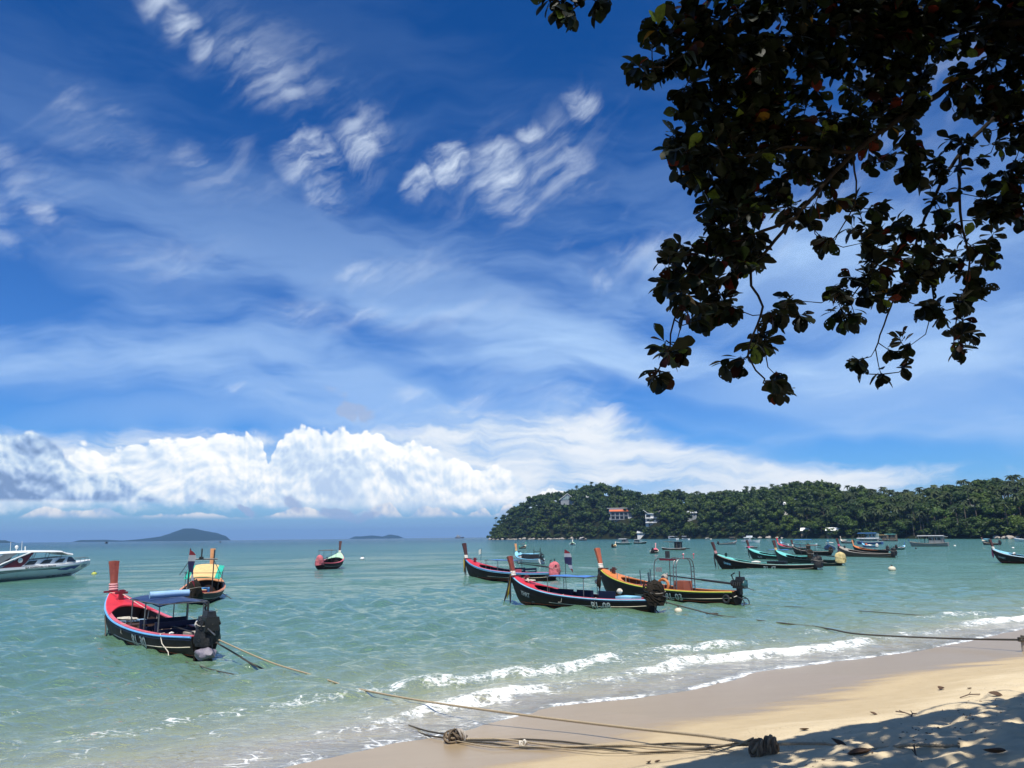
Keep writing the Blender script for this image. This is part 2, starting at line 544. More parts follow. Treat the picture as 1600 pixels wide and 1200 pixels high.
def on_sand(px, py):
    """the point of the sand seen at a photograph pixel"""
    z = 0.6
    for i in range(14):
        p = on_z(px, py, z)
        z += .7 * (sz(p.x, p.y) - z)
    p = on_z(px, py, z)
    p.z = sz(p.x, p.y)
    return p


def build_ground():
    def axis(segs):
        out = []
        for a, b, st in segs:
            out += list(np.arange(a, b, st))
        return out
    far = [30, 34, 40, 50, 65, 90, 130, 200, 320, 520, 900, 1600, 3000, 6000, 10400]
    xs = np.array([-v for v in reversed(far)] + axis([(-28, -6, 1.0), (-6, -2, .2), (-2, 11, .055), (11, 22, .14), (22, 30, .6)]) + far)
    ys = np.array([-v for v in reversed(far)] + axis([(-28, 4, 2.0), (4, 5.5, .2), (5.5, 13, .055), (13, 26, .10), (26, 30, .5)]) + far)
    X, Y = np.meshgrid(xs, ys, indexing='ij')
    s = shore_dist(X, Y)
    Z = sand_z(X, Y)
    me = np_mesh('ground', np.stack([X, Y, Z], -1).reshape(-1, 3), grid_faces(len(xs), len(ys)))
    attr(me, 'shore', s.ravel())

    def b(nt, out):
        geo = nt.add('ShaderNodeNewGeometry')
        pos = geo.outputs['Position']
        sh = nt.add('ShaderNodeAttribute', attribute_name='shore').outputs['Fac']
        edge = nt.math('MULTIPLY', nt.math('SUBTRACT', nt.noise(nt.mapping(pos, rot=(0, 0, R(-34)), scale=(.35, 1.3, 1)), 1.0, 5, 0.6), 0.5), 3.0)
        inl = nt.math('ADD', nt.math('MULTIPLY', sh, -1.0), edge)
        wet = nt.mapr(inl, 3.1, 4.3, 1.0, 0.0)           # soaked by the last waves
        damp = nt.mapr(inl, 5.2, 6.6, 1.0, 0.0)
        g = nt.noise(pos, 220, 3, 0.7)
        gl = nt.noise(pos, 3.0, 5, 0.6)
        dry = nt.mix(gl, (0.56, 0.445, 0.27, 1), (0.74, 0.62, 0.42, 1))
        dmp = nt.mix(gl, (0.47, 0.365, 0.215, 1), (0.58, 0.465, 0.295, 1))
        wt = nt.mix(nt.noise(nt.mapping(pos, rot=(0, 0, R(-34)), scale=(.5, 3, 1)), 1.4, 5, 0.6), (0.33, 0.245, 0.145, 1), (0.41, 0.31, 0.19, 1))
        c = nt.mix(damp, dry, dmp)
        c = nt.mix(wet, c, wt)
        c = nt.mix(nt.mapr(sh, .2, 1.2), c, nt.mix(gl, (0.40, 0.33, 0.19, 1), (0.50, 0.42, 0.26, 1)))   # paler sand under the water, light through the water put into the colour
        c = nt.mix(0.35, c, nt.mix(g, (0.35, 0.35, 0.35, 1), (1, 1, 1, 1)), 'MULTIPLY')
        # dark specks: shell grit and leaf crumbs, thickest on the tide line
        vo = nt.add('ShaderNodeTexVoronoi', voronoi_dimensions='2D', ins={'Vector': nt.mapping(pos, scale=(1, .8, 1))})
        vo.inputs['Scale'].default_value = 16
        line = nt.math('MULTIPLY', nt.mapr(inl, 5.0, 5.8), nt.mapr(inl, 8.2, 6.8))
        sp = nt.math('MULTIPLY', nt.mapr(vo.outputs['Distance'], .16, .08), nt.mapr(nt.noise(pos, 2.3, 3, .6), .48, .62))
        c = nt.mix(nt.math('MULTIPLY', nt.math('MULTIPLY', sp, line), .8), c, (0.07, 0.045, 0.03, 1))
        p = nt.add('ShaderNodeBsdfPrincipled', ins={'Base Color': c, 'Roughness': nt.mapr(wet, 0, 1, .9, .30, 'LINEAR'), 'Specular IOR Level': nt.mapr(wet, 0, 1, .15, .34, 'LINEAR')})
        h = nt.math('ADD', nt.math('MULTIPLY', g, .12), nt.math('MULTIPLY', nt.noise(pos, 28, 4, .65), .6))
        bp = nt.add('ShaderNodeBump', ins={'Strength': nt.mapr(wet, 0, 1, .7, .12, 'LINEAR'), 'Distance': 0.02, 'Height': h})
        nt.t.links.new(bp.outputs[0], p.inputs['Normal'])
        nt.t.links.new(p.outputs[0], out.inputs['Surface'])
    tag(link('ground', me, material('sand', b)), kind='structure')


build_ground()


# ------------------------------------------------------------------ the sea
def break_line(x, y, s):
    """the small shore break: (raise of the surface, foam amount)"""
    al = x * .825 + y * .563                                   # distance along the shore
    w1 = 1.9 + 1.1 * (fbm(al * .22, al * 0 + 3, 3, 51) - .5) * 2
    w2 = 4.6 + 1.6 * (fbm(al * .16, al * 0 + 9, 3, 57) - .5) * 2
    w3 = 8.2 + 2.2 * (fbm(al * .12, al * 0 + 5, 3, 61) - .5) * 2
    lee = np.clip((al - 3.5) / 7, .22, 1)
    k1 = np.clip((fbm(al * .30, al * 0 + 1, 3, 71) - .28) / .3, 0.40, 1) * lee
    k2 = np.clip((fbm(al * .22, al * 0 + 2, 3, 73) - .42) / .22, 0, 1) * (.35 + .65 * lee)
    k3 = np.clip((fbm(al * .18, al * 0 + 7, 3, 77) - .50) / .2, 0, 1)

    def crest(d, front, back):
        return np.exp(-np.where(d < 0, (d / front) ** 2, (d / back) ** 2))
    z = .13 * k1 * crest(s - w1, .28, .75) + .14 * k2 * crest(s - w2, .4, 1.1) + .09 * crest(s - w3, .8, 1.8)
    # foam: on the crest's landward face and drawn out behind it, plus the swash edge
    f = 1.08 * k1 * crest(s - w1 + .15, .55, .42) + .70 * k2 * crest(s - w2 + .2, .5, .55) + .35 * k3 * crest(s - w3, .5, .8)
    f = f + .85 * np.exp(-((s - .10) / .22) ** 2) * np.clip((fbm(al * .5, al * 0, 3, 81) - .2) / .3, 0.45, 1)
    lace = .55 * np.clip(1 - s / 12.0, 0, 1)
    return z, f, lace


def build_sea():
    ang = np.concatenate([np.radians(np.linspace(-180, -49, 40))[:-1], np.radians(np.linspace(-49, 49, 760)), np.radians(np.linspace(49, 180, 40))[1:-1]])
    rr = [0.3, 3.0, 6.0]
    r = 8.0
    while r < 10400:
        rr.append(r)
        r += min(max(0.085, 0.55 * r * r / (3.8 * 740)), 1500)
    rr.append(10400)
    rr = np.array(rr)
    dr = np.gradient(rr)
    A, RR = np.meshgrid(ang, rr, indexing='ij')
    _, DR = np.meshgrid(ang, dr, indexing='ij')
    DR = np.maximum(DR, RR * np.radians(98 / 760))
    X, Y = RR * np.sin(A), RR * np.cos(A)
    s = shore_dist(X, Y)
    Z = np.zeros_like(X)
    g = np.random.RandomState(5)
    calm = np.clip((s - .3) / 26, 0.004, 1) ** .55
    for i in range(70):
        lam = 0.34 * (9.0 ** (i / 69.0)) * g.uniform(.9, 1.1)
        th = R(-56) + g.normal(0, .75)                        # heading: towards the beach
        k = 2 * math.pi / lam
        ph = g.uniform(0, 6.28)
        amp = 0.0125 * lam ** 0.72
        fade = np.clip(lam / (2.2 * DR) - 1.0, 0, 1)
        arg = k * (X * math.cos(th) + Y * math.sin(th)) + ph + 1.2 * np.sin(.11 * X + i) + 1.1 * np.sin(.13 * Y + 2 * i)
        Z += amp * fade * (np.sin(arg) + .22 * np.sin(2 * arg + .6))
    for i in range(26):                                       # longer, lower swell and gust patches
        lam = 3.2 * (13.0 ** (i / 25.0)) * g.uniform(.9, 1.1)
        th = R(-62) + g.normal(0, .6)
        k = 2 * math.pi / lam
        amp = 0.0062 * lam ** .62
        fade = np.clip(lam / (2.2 * DR) - 1.0, 0, 1)
        arg = k * (X * math.cos(th) + Y * math.sin(th)) + g.uniform(0, 6.28) + 1.4 * np.sin(.031 * X + i) + 1.2 * np.sin(.027 * Y + 2 * i)
        Z += amp * fade * np.sin(arg) * np.clip(s / 40, 0, 1)
    Z *= calm
    near = s < 30
    bz, bf, lace = break_line(X, Y, s)
    Z += np.where(near, bz, 0)
    front = np.abs(np.degrees(A)) < 50
    Z = np.where(front, Z, 0)
    depth = np.maximum(0, .02 - sand_base(s) + .25 * Z)
    # where the land is, the sheet dives under the sand
    Z = np.where(s < -1.5, -3.0, Z)
    me = np_mesh('sea', np.stack([X, Y, Z], -1).reshape(-1, 3), grid_faces(len(ang), len(rr), True)[:, ::-1])
    attr(me, 'depth', depth.ravel())
    attr(me, 'foam', np.where(near & (s > -1.2), bf, 0).ravel())
    attr(me, 'lace', np.where(near, lace, 0).ravel())
    attr(me, 'shore', s.ravel())

    def b(nt, out):
        geo = nt.add('ShaderNodeNewGeometry')
        pos = geo.outputs['Position']
        dp = nt.add('ShaderNodeAttribute', attribute_name='depth').outputs['Fac']
        fm = nt.add('ShaderNodeAttribute', attribute_name='foam').outputs['Fac']
        lc = nt.add('ShaderNodeAttribute', attribute_name='lace').outputs['Fac']
        sh = nt.add('ShaderNodeAttribute', attribute_name='shore').outputs['Fac']
        # turbid green shallows to blue deep water, with wind lanes
        lane = nt.noise(nt.mapping(pos, rot=(0, 0, R(8)), scale=(.006, .05, 1)), 1.0, 5, 0.6)
        deep = nt.math('ADD', nt.math('LOGARITHM', nt.math('MAXIMUM', sh, 1.0), 10.0), nt.math('MULTIPLY', nt.math('SUBTRACT', lane, .5), .5))
        c = nt.ramp(nt.math('DIVIDE', deep, 4.0), [(0.0, (.62, .54, .36)), (.08, (.46, .45, .27)), (.16, (.245, .30, .155)), (.26, (.125, .225, .125)), (.36, (.096, .215, .140)), (.5, (.074, .192, .138)), (.62, (.054, .164, .138)), (.70, (.024, .090, .100)), (.95, (.013, .046, .072))])
        # ripples at several scales, finer ones only matter near the beach
        w1 = nt.noise(nt.mapping(pos, rot=(0, 0, R(28)), scale=(1.0, 2.1, 1)), 2.6, 4, 0.6)
        w2 = nt.noise(nt.mapping(pos, rot=(0, 0, R(-8)), scale=(.7, 2.0, 1)), .55, 4, 0.6)
        w3 = nt.noise(nt.mapping(pos, rot=(0, 0, R(12)), scale=(.5, 1.5, 1)), .10, 4, 0.6)
        h = nt.math('ADD', nt.math('ADD', nt.math('MULTIPLY', w1, .10), nt.math('MULTIPLY', w2, .24)), nt.math('MULTIPLY', w3, .8))
        h = nt.math('MULTIPLY', h, nt.mapr(sh, 14, 90, .8, 2.3))          # rougher water offshore
        bp = nt.add('ShaderNodeBump', ins={'Strength': 1.0, 'Distance': 0.9, 'Height': h})
        body = nt.add('ShaderNodeBsdfDiffuse', ins={'Color': c, 'Normal': bp.outputs[0]})
        clear = nt.add('ShaderNodeBsdfTransparent', ins={'Color': (.90, .97, .93, 1)})
        turb = nt.math('SUBTRACT', 1.0, nt.math('EXPONENT', nt.math('MULTIPLY', dp, -8.0)))
        m1 = nt.add('ShaderNodeMixShader', ins={0: turb, 1: clear.outputs[0], 2: body.outputs[0]})
        gloss = nt.add('ShaderNodeBsdfGlossy', ins={'Color': (1, 1, 1, 1), 'Roughness': .07, 'Normal': bp.outputs[0]})
        fr = nt.add('ShaderNodeFresnel', ins={'IOR': 1.33, 'Normal': bp.outputs[0]})
        m2 = nt.add('ShaderNodeMixShader', ins={0: nt.math('MINIMUM', nt.math('MULTIPLY', fr.outputs[0], .78), .50), 1: m1.outputs[0], 2: gloss.outputs[0]})
        # foam: bubbly lace broken up by noise
        wp = nt.vmath('ADD', pos, nt.vmath('SCALE', nt.noise(pos, 1.6, 3, .5, color=True), scale=.5))
        v1 = nt.add('ShaderNodeTexVoronoi', voronoi_dimensions='2D', feature='DISTANCE_TO_EDGE', ins={'Vector': nt.mapping(wp, rot=(0, 0, R(-34)), scale=(.8, 1.5, 1))})
        v1.inputs['Scale'].default_value = 3.0
        cell = nt.mapr(v1.outputs['Distance'], .0, .16, 1.0, 0.0)
        fn = nt.noise(wp, 7.0, 5, .7)
        fn2 = nt.noise(pos, 1.1, 4, .6)
        fmask = nt.math('ADD', nt.math('MULTIPLY', fm, nt.mapr(fn, .28, .66, .35, 1.25, 'LINEAR')), nt.math('MULTIPLY', nt.math('MULTIPLY', lc, cell), nt.mapr(fn2, .42, .66, 0, 1.3)))
        brk = nt.mapr(nt.noise(nt.mapping(pos, rot=(0, 0, R(-34)), scale=(.9, .5, 1)), 1.9, 4, .6), .34, .62, .50, 1.15)
        fa = nt.mapr(nt.math('ADD', nt.math('MULTIPLY', fmask, brk), nt.math('MULTIPLY', nt.math('SUBTRACT', fn, .5), .9)), .30, .95, 0.0, .92)
        fa = nt.math('MULTIPLY', fa, nt.mapr(nt.math('ADD', fm, lc), .03, .12))
        foam = nt.add('ShaderNodeBsdfDiffuse', ins={'Color': (.80, .82, .80, 1)})
        m3 = nt.add('ShaderNodeMixShader', ins={0: fa, 1: m2.outputs[0], 2: foam.outputs[0]})
        nt.t.links.new(m3.outputs[0], out.inputs['Surface'])
    tag(link('sea', me, material('sea_water', b)), kind='structure')


build_sea()

# ------------------------------------------------------------------ far islands
def island(name, label, px_pts, dist, group=None):
    """a long hill: px_pts are (px, height above the water line in pixels)"""
    n = 90
    pxs = np.linspace(px_pts[0][0], px_pts[-1][0], n)
    hp = np.interp(pxs, [p[0] for p in px_pts], [p[1] for p in px_pts])
    k = dist / FPX
    rows = 15
    V = []
    for i, px in enumerate(pxs):
        d = ray(px, 838.6 - (px - 800) * .01117)
        c = Vector((d.x, d.y, 0)).normalized() * (dist / math.cos(math.atan2(d.x, d.y)))
        out = Vector((d.x, d.y, 0)).normalized()
        for j in range(rows):
            v = j / (rows - 1) * 2 - 1
            prof = max(0, 1 - abs(v) ** 1.7)
            hh = hp[i] * k * prof * (1 + .10 * (vnoise(np.array([i * .6]), np.array([j * 1.1]), 5)[0] - .5)) - (4 if prof < .01 else 0)
            V.append(c + out * (v * 420) + Vector((0, 0, hh)))
    me = np_mesh(name, [tuple(v) for v in V], grid_faces(n, rows))

    def b(nt, out):
        geo = nt.add('ShaderNodeNewGeometry')
        c = nt.mix(nt.noise(geo.outputs['Position'], .02, 5, .6), (.010, .022, .014, 1), (.022, .040, .020, 1))
        p = nt.add('ShaderNodeBsdfPrincipled', ins={'Base Color': c, 'Roughness': .9, 'Specular IOR Level': .1})
        bp = nt.add('ShaderNodeBump', ins={'Strength': .8, 'Distance': 12.0, 'Height': nt.noise(geo.outputs['Position'], .03, 4, .6)})
        nt.t.links.new(bp.outputs[0], p.inputs['Normal'])
        nt.t.links.new(p.outputs[0], out.inputs['Surface'])
    o = link(name, me, material('island_forest', b))
    tag(o, kind='structure')
    return o


island('island', None, [(112, 0), (125, 3), (165, 3), (190, 1.5), (215, 3), (250, 7), (272, 14), (288, 19), (300, 18), (318, 15), (338, 11), (352, 7), (361, 0)], 6500)
island('island', None, [(545, 0), (555, 4), (563, 3.5), (582, 5), (598, 3), (608, 6), (622, 4), (632, 0)], 8200)
island('island', None, [(-60, 2), (-30, 5), (8, 4), (20, 1), (28, 0)], 5200)

# ------------------------------------------------------------------ the wooded headland
HS_PX = [700, 762, 800, 900, 1000, 1100, 1200, 1300, 1400, 1500, 1600, 1800, 2100]
HS_D = [1060, 1000, 950, 880, 800, 720, 650, 580, 530, 480, 440, 400, 380]
SKY_PX = [755, 764, 775, 790, 815, 850, 880, 900, 925, 950, 970, 985, 1020, 1060, 1100, 1150, 1200, 1240, 1270, 1300, 1350, 1400, 1450, 1480, 1510, 1550, 1600, 1700, 1900, 2100]
SKY_Y = [845, 836, 818, 804, 790, 778, 774, 768, 764, 762, 768, 776, 778, 773, 778, 774, 770, 764, 758, 764, 770, 769, 769, 762, 758, 754, 751, 752, 760, 770]


def head_dir(px):
    d = ray(px, 838.5 - (px - 800) * .01117)
    return Vector((d.x, d.y, 0)).normalized()


def head_h(px, q):
    """terrain height at a bearing (given as a pixel column) and q metres inland"""
    ds = np.interp(px, HS_PX, HS_D)
    hor = 838.5 - (px - 800) * .01117
    top = (hor - np.interp(px, SKY_PX, SKY_Y)) * (ds + 135) / FPX * math.cos(math.atan((px - 800) / FPX)) + 3.8
    ridge = max(0.5, top - (12.5 + 5.0 * min(1, max(0, (px - 1250) / 150))) * min(1, max(0, (px - 758) / 40)))
    t = q / 135.0
    if t < 0:
        return -2.0
    f = t * (2 - t) if t < 1 else 1 - .10 * (t - 1)
    return .6 + ridge * max(0, f) ** .85


def head_pt(px, q, dz=0.0):
    ds = np.interp(px, HS_PX, HS_D)
    p = head_dir(px) * (ds + q)
    return Vector((p.x, p.y, head_h(px, q) + dz))


def build_headland():
    pxs = np.concatenate([np.linspace(748, 830, 30), np.linspace(835, 1700, 150), np.linspace(1710, 2100, 25)])
    qs = [-25, -6, 0, 2, 5, 10, 18, 28, 40, 55, 72, 90, 110, 135, 165, 210, 270, 340]
    V = []
    for px in pxs:
        edge = min(1, max(0, (px - 756) / 20))
        for q in qs:
            p = head_pt(px, q)
            V.append((p.x, p.y, p.z * edge - (1 - edge) * 2))
    me = np_mesh('headland', V, grid_faces(len(pxs), len(qs)))

    def b(nt, out):
        geo = nt.add('ShaderNodeNewGeometry')
        c = nt.mix(nt.noise(geo.outputs['Position'], .08, 5, .6), (.010, .015, .006, 1), (.026, .026, .011, 1))
        p = nt.add('ShaderNodeBsdfPrincipled', ins={'Base Color': c, 'Roughness': .95, 'Specular IOR Level': .05})
        nt.t.links.new(p.outputs[0], out.inputs['Surface'])
    tag(link('headland', me, material('forest_floor', b)), kind='structure')


build_headland()


def leaf_mat(name, lo, hi, rough=.55, trans=.12):
    def b(nt, out):
        oi = nt.add('ShaderNodeObjectInfo')
        geo = nt.add('ShaderNodeNewGeometry')
        rnd = nt.math('ADD', nt.math('MULTIPLY', geo.outputs['Random Per Island'], .55), nt.math('MULTIPLY', oi.outputs['Random'], .45))
        c = nt.mix(rnd, (*lo, 1), (*hi, 1))
        c = nt.mix(nt.mapr(nt.noise(geo.outputs['Position'], .035, 3, .5), .35, .65), c, nt.mix(.5, c, (hi[0] * 1.3, hi[1] * 1.05, hi[2] * .5, 1)))
        # species differ from crown to crown
        c = nt.mix(nt.mapr(nt.noise(geo.outputs['Position'], .10, 2, .5), .42, .60, .0, .6), c, nt.mix(.5, (lo[0] * .8, lo[1] * .85, lo[2], 1), (lo[0], lo[1] * .8, lo[2], 1)))
        p = nt.add('ShaderNodeBsdfPrincipled', ins={'Base Color': c, 'Roughness': rough, 'Specular IOR Level': .25})
        t = nt.add('ShaderNodeBsdfTranslucent', ins={'Color': c})
        m = nt.add('ShaderNodeMixShader', ins={0: trans, 1: p.outputs[0], 2: t.outputs[0]})
        nt.t.links.new(m.outputs[0], out.inputs['Surface'])
    return material(name, b)


M_WOOD_LEAF = leaf_mat('forest_leaves', (.011, .029, .006), (.078, .138, .024))
M_PALM_LEAF = leaf_mat('palm_leaves', (.016, .034, .010), (.055, .080, .026))
M_BARK = paint('bark', (.14, .11, .085), .9, .3, 3.0)


def crown_mesh(seed, nl, leaves, size):
    """leafy crown of unit radius: lumps of many small leaf-clump faces round dark inner lumps"""
    g = np.random.RandomState(seed)
    V, F = [], []
    lumps = []
    for i in range(nl):
        a = g.uniform(0, 6.283)
        rr = math.sqrt(g.uniform(0, 1)) * .72
        z = g.uniform(-.25, .55) * (1 - .45 * rr) + .12
        lumps.append((rr * math.cos(a), rr * math.sin(a), z, g.uniform(.26, .44)))
    ico = bmesh.new()
    bmesh.ops.create_icosphere(ico, subdivisions=1, radius=1)
    iv = np.array([v.co[:] for v in ico.verts])
    fi = np.array([[v.index for v in f.verts] for f in ico.faces])
    ico.free()
    for lx, ly, lz, lr in lumps:
        b0 = len(V)
        for v in iv:
            V.append((lx + v[0] * lr * .8, ly + v[1] * lr * .8, lz + v[2] * lr * .7))
        for f in fi:
            F.append((b0 + f[0], b0 + f[1], b0 + f[2]))
        for k in range(leaves):
            n = g.normal(size=3)
            n /= np.linalg.norm(n)
            if n[2] < -.55:
                n[2] *= -1
            c = np.array([lx, ly, lz]) + n * lr * g.uniform(.82, 1.12) * np.array([1, 1, .85])
            m = n + g.normal(size=3) * .55 + np.array([0, 0, .35])
            m /= np.linalg.norm(m)
            t = np.cross(m, g.normal(size=3))
            t /= np.linalg.norm(t) + 1e-9
            u = np.cross(m, t)
            sa, sb = size * g.uniform(.6, 1.25), size * g.uniform(.5, 1.0)
            b0 = len(V)
            V.extend([tuple(c - t * sa), tuple(c - u * sb * .6 + t * sa * .3), tuple(c + t * sa), tuple(c + u * sb)])
            F.append((b0, b0 + 1, b0 + 2))
            F.append((b0, b0 + 2, b0 + 3))
    return np.array(V, np.float32), np.array(F, np.int32)


def palm_crown(seed, fronds):
    """unit radius palm head"""
    g = np.random.RandomState(seed)
    V, F = [], []
    for k in range(fronds):
        a = k * 2.399 + g.uniform(-.2, .2)
        up = g.uniform(-.15, 1.15)
        L = g.uniform(.85, 1.1)
        pts = []
        for j in range(6):
            t = j / 5
            r_ = L * t * math.cos(up * (1 - .3 * t))
            z = L * t * math.sin(up) * .9 - .75 * L * t * t
            pts.append(np.array([r_ * math.cos(a), r_ * math.sin(a), z]))
        side = np.array([-math.sin(a), math.cos(a), 0])
        for j in range(5):
            w0 = .17 * (1 - abs(j / 5 * 1.6 - .6)) + .03
            w1 = .17 * (1 - abs((j + 1) / 5 * 1.6 - .6)) * .75 + .02
            for sgn in (-1, 1):
                b0 = len(V)
                p0, p1 = pts[j], pts[j + 1]
                V.extend([tuple(p0), tuple(p1), tuple(p1 + side * sgn * w1 - np.array([0, 0, .5 * w1])), tuple(p0 + side * sgn * w0 * 1.2 - np.array([0, 0, .55 * w0]))])
                F.append((b0, b0 + 1, b0 + 2))
                F.append((b0, b0 + 2, b0 + 3))
    return np.array(V, np.float32), np.array(F, np.int32)


def trunk_np(h, r0, r1, bend=.05, n=6, limbs=True, seed=0):
    g = np.random.RandomState(seed)
    V, F = [], []

    def tube(a, b, ra, rb, seg=3):
        a, b = np.array(a, float), np.array(b, float)
        d = b - a
        d /= np.linalg.norm(d)
        s = np.cross(d, [.3, .9, .1])
        s /= np.linalg.norm(s)
        u = np.cross(d, s)
        b0 = len(V)
        for j in range(seg + 1):
            t = j / seg
            c = a + (b - a) * t + s * bend * math.sin(t * 3.1) * np.linalg.norm(b - a)
            rr = ra + (rb - ra) * t
            for i in range(n):
                an = 6.283 * i / n
                V.append(tuple(c + rr * (math.cos(an) * s + math.sin(an) * u)))
        for j in range(seg):
            for i in range(n):
                F.append((b0 + j * n + i, b0 + j * n + (i + 1) % n, b0 + (j + 1) * n + (i + 1) % n, b0 + (j + 1) * n + i))
    tube((0, 0, -1), (0, 0, h), r0, r1)
    if limbs:
        for k in range(4):
            a = k * 1.6 + g.uniform(0, 1)
            z0 = h * g.uniform(.6, .95)
            tube((0, 0, z0), (math.cos(a) * h * .35, math.sin(a) * h * .35, z0 + h * .4), r1 * .8, r1 * .25, 2)
    return V, F


def build_wood():
    g = np.random.RandomState(12)
    crowns, palms = [], []
    for i in range(7):
        v, f = crown_mesh(100 + i, 11 + i % 4, 58, .105)
        me = np_mesh('crown', v, f, False)
        crowns.append((me, v, f))
    low = [crown_mesh(200 + i, 9, 34, .135) for i in range(5)]
    for i in range(5):
        v, f = palm_crown(300 + i, 19)
        me = np_mesh('palm_crown', v, f, False)
        palms.append((me, v, f))
    tv, tf = trunk_np(1.0, .055, .035, seed=3)
    trunk_me = np_mesh('trunk', tv, tf)
    pv, pf = trunk_np(1.0, .020, .014, .03, limbs=False)
    ptrunk_me = np_mesh('trunk', pv, pf)
    for me, _, _ in crowns: me.materials.append(M_WOOD_LEAF)
    for me, _, _ in palms: me.materials.append(M_PALM_LEAF)
    trunk_me.materials.append(M_BARK)
    ptrunk_me.materials.append(M_BARK)
    houses = [(888, 62), (972, 30), (1021, 25), (1146, 128), (1242, 40), (1528, 60), (1573, 35), (1085, 30)]

    cand = []
    n = 0
    while n < 3000:
        px = g.uniform(762, 1640)
        q = g.uniform(0, 1) ** 1.15 * 165 + 2
        if px < 800 and q > (px - 755) * 4:
            continue
        if any(abs(px - hx) < 15 and q < hq + 4 and q > hq - (20 if hx in (972, 1021, 888) else 10) for hx, hq in houses):
            continue
        palm = g.uniform() < (0.06 if px < 1120 else (.16 if px < 1330 else .48)) and not (px > 1450 and q < 25 and g.uniform() < .6)
        if q > 118 and (px > 1330 or 1110 < px < 1200) and g.uniform() < .45:
            palm = True
        cand.append((px, q, palm))
        n += 1
    # thin by distance so that crowns crowd but do not coincide
    keep, grid = [], {}
    for c in cand:
        p = head_pt(c[0], c[1])
        md = 4.6 if c[2] else 5.6
        key = (int(p.x // 8), int(p.y // 8))
        ok = True
        for a in (-1, 0, 1):
            for b in (-1, 0, 1):
                for o in grid.get((key[0] + a, key[1] + b), ()):
                    if (o - p).length < md:
                        ok = False
        if ok:
            grid.setdefault(key, []).append(p)
            keep.append((c, p))
    def size_of(c, p, i):
        return (7.0 + (i * 37 % 11) * .32) if not c[2] else 3.4 + (i * 53 % 7) * .14
    # the ones that show largest: near, on the front slope, and the skyline row
    order = sorted(range(len(keep)), key=lambda i: (keep[i][1].length / (1.0 if keep[i][0][1] < 120 else 1.25)))
    ind = set([i for i in order if not keep[i][0][2]][:190] + [i for i in order if keep[i][0][2]][:110])
    SV, SF, nb = [], [], 0
    PV, PF, npb = [], [], 0
    for i, (c, p) in enumerate(keep):
        px, q, palm = c
        rz = g.uniform(0, 6.28)
        near_tip = min(1, (px - 752) / 60)
        if palm:
            R_ = g.uniform(3.1, 4.2)
            H = g.uniform(11, 16.5) + (2.5 if q > 105 else 0)
        else:
            R_ = g.uniform(4.4, 8.0) * max(.5, near_tip) * (1.3 if g.uniform() < .07 else 1)
            H = R_ * g.uniform(1.05, 1.35)
            if q < 14:
                R_ *= .85
                H = R_ * .72
        if i in ind:
            t = empty('coconut_palm' if palm else 'broadleaf_tree', p, rz)
            if palm:
                tr = link('trunk', ptrunk_me, None, t)
                tr.scale = (H, H, H)
                cr = link('crown', palms[i % 5][0], None, t)
                cr.location = (.03 * H, 0, H)
                cr.scale = (R_, R_, R_)
                if q > 110:
                    tag(t, 'coconut palm standing up from the ridge of the wooded headland', 'palm', 'coconut palms along the headland ridge')
                else:
                    tag(t, 'coconut palm among the trees on the headland slope', 'palm', 'coconut palms on the headland slope')
            else:
                tr = link('trunk', trunk_me, None, t)
                tr.scale = (H * .9, H * .9, H * .9)
                cr = link('crown', crowns[i % 7][0], None, t)
                cr.location = (0, 0, H)
                cr.scale = (R_, R_, R_ * g.uniform(.8, 1.0))
                if q < 14:
                    tag(t, 'low leafy tree at the foot of the headland by the water', 'tree', 'trees along the headland shore')
                else:
                    tag(t, 'round leafy tree in the dense wood on the headland', 'tree', 'broadleaf trees on the headland')
        else:
            if palm:
                v, f = palms[i % 5][1:]
                v2 = np.concatenate([v * R_ + np.array([0, 0, H]), np.array(pv) * H])
                f2 = np.concatenate([f, np.concatenate([np.array(pf)[:, :3], np.array(pf)[:, [0, 2, 3]]]) + len(v)])
            else:
                v, f = low[i % 5]
                v2, f2 = v * R_ + np.array([0, 0, H]), f
            cs, sn = math.cos(rz), math.sin(rz)
            v3 = np.stack([v2[:, 0] * cs - v2[:, 1] * sn + p.x, v2[:, 0] * sn + v2[:, 1] * cs + p.y, v2[:, 2] + p.z], -1)
            if palm:
                PV.append(v3); PF.append(f2 + npb); npb += len(v3)
            else:
                SV.append(v3); SF.append(f2 + nb); nb += len(v3)
    # undergrowth fills the slope between the trunks
    under = [crown_mesh(400 + i, 5, 26, .17) for i in range(4)]
    for k in range(1300):
        px = g.uniform(764, 1630)
        q = g.uniform(0, 1) ** 1.6 * 110 + 1
        if px < 800 and q > (px - 757) * 3:
            continue
        if any(abs(px - hx) < 14 and hq - (14 if hx in (972, 1021, 888) else 7) < q < hq + 4 for hx, hq in houses):
            continue
        p = head_pt(px, q)
        v, f = under[k % 4]
        rz = g.uniform(0, 6.28)
        r_ = g.uniform(2.4, 4.6)
        cs, sn = math.cos(rz), math.sin(rz)
        SV.append(np.stack([(v[:, 0] * cs - v[:, 1] * sn) * r_ + p.x, (v[:, 0] * sn + v[:, 1] * cs) * r_ + p.y, v[:, 2] * r_ * .9 + p.z + r_ * .35], -1))
        SF.append(f + nb); nb += len(v)
    o = link('wood', np_mesh('wood', np.concatenate(SV), np.concatenate(SF), False), M_WOOD_LEAF)
    tag(o, 'dense green wood and undergrowth covering the headland', 'wood', kind='stuff')
    if PV:
        o = link('palm_grove', np_mesh('palm_grove', np.concatenate(PV), np.concatenate(PF), False), M_PALM_LEAF)
        tag(o, 'farther coconut palms crowded over the headland', 'palm grove', kind='stuff')
    print('TREES', len(keep), len(ind), nb)


build_wood()


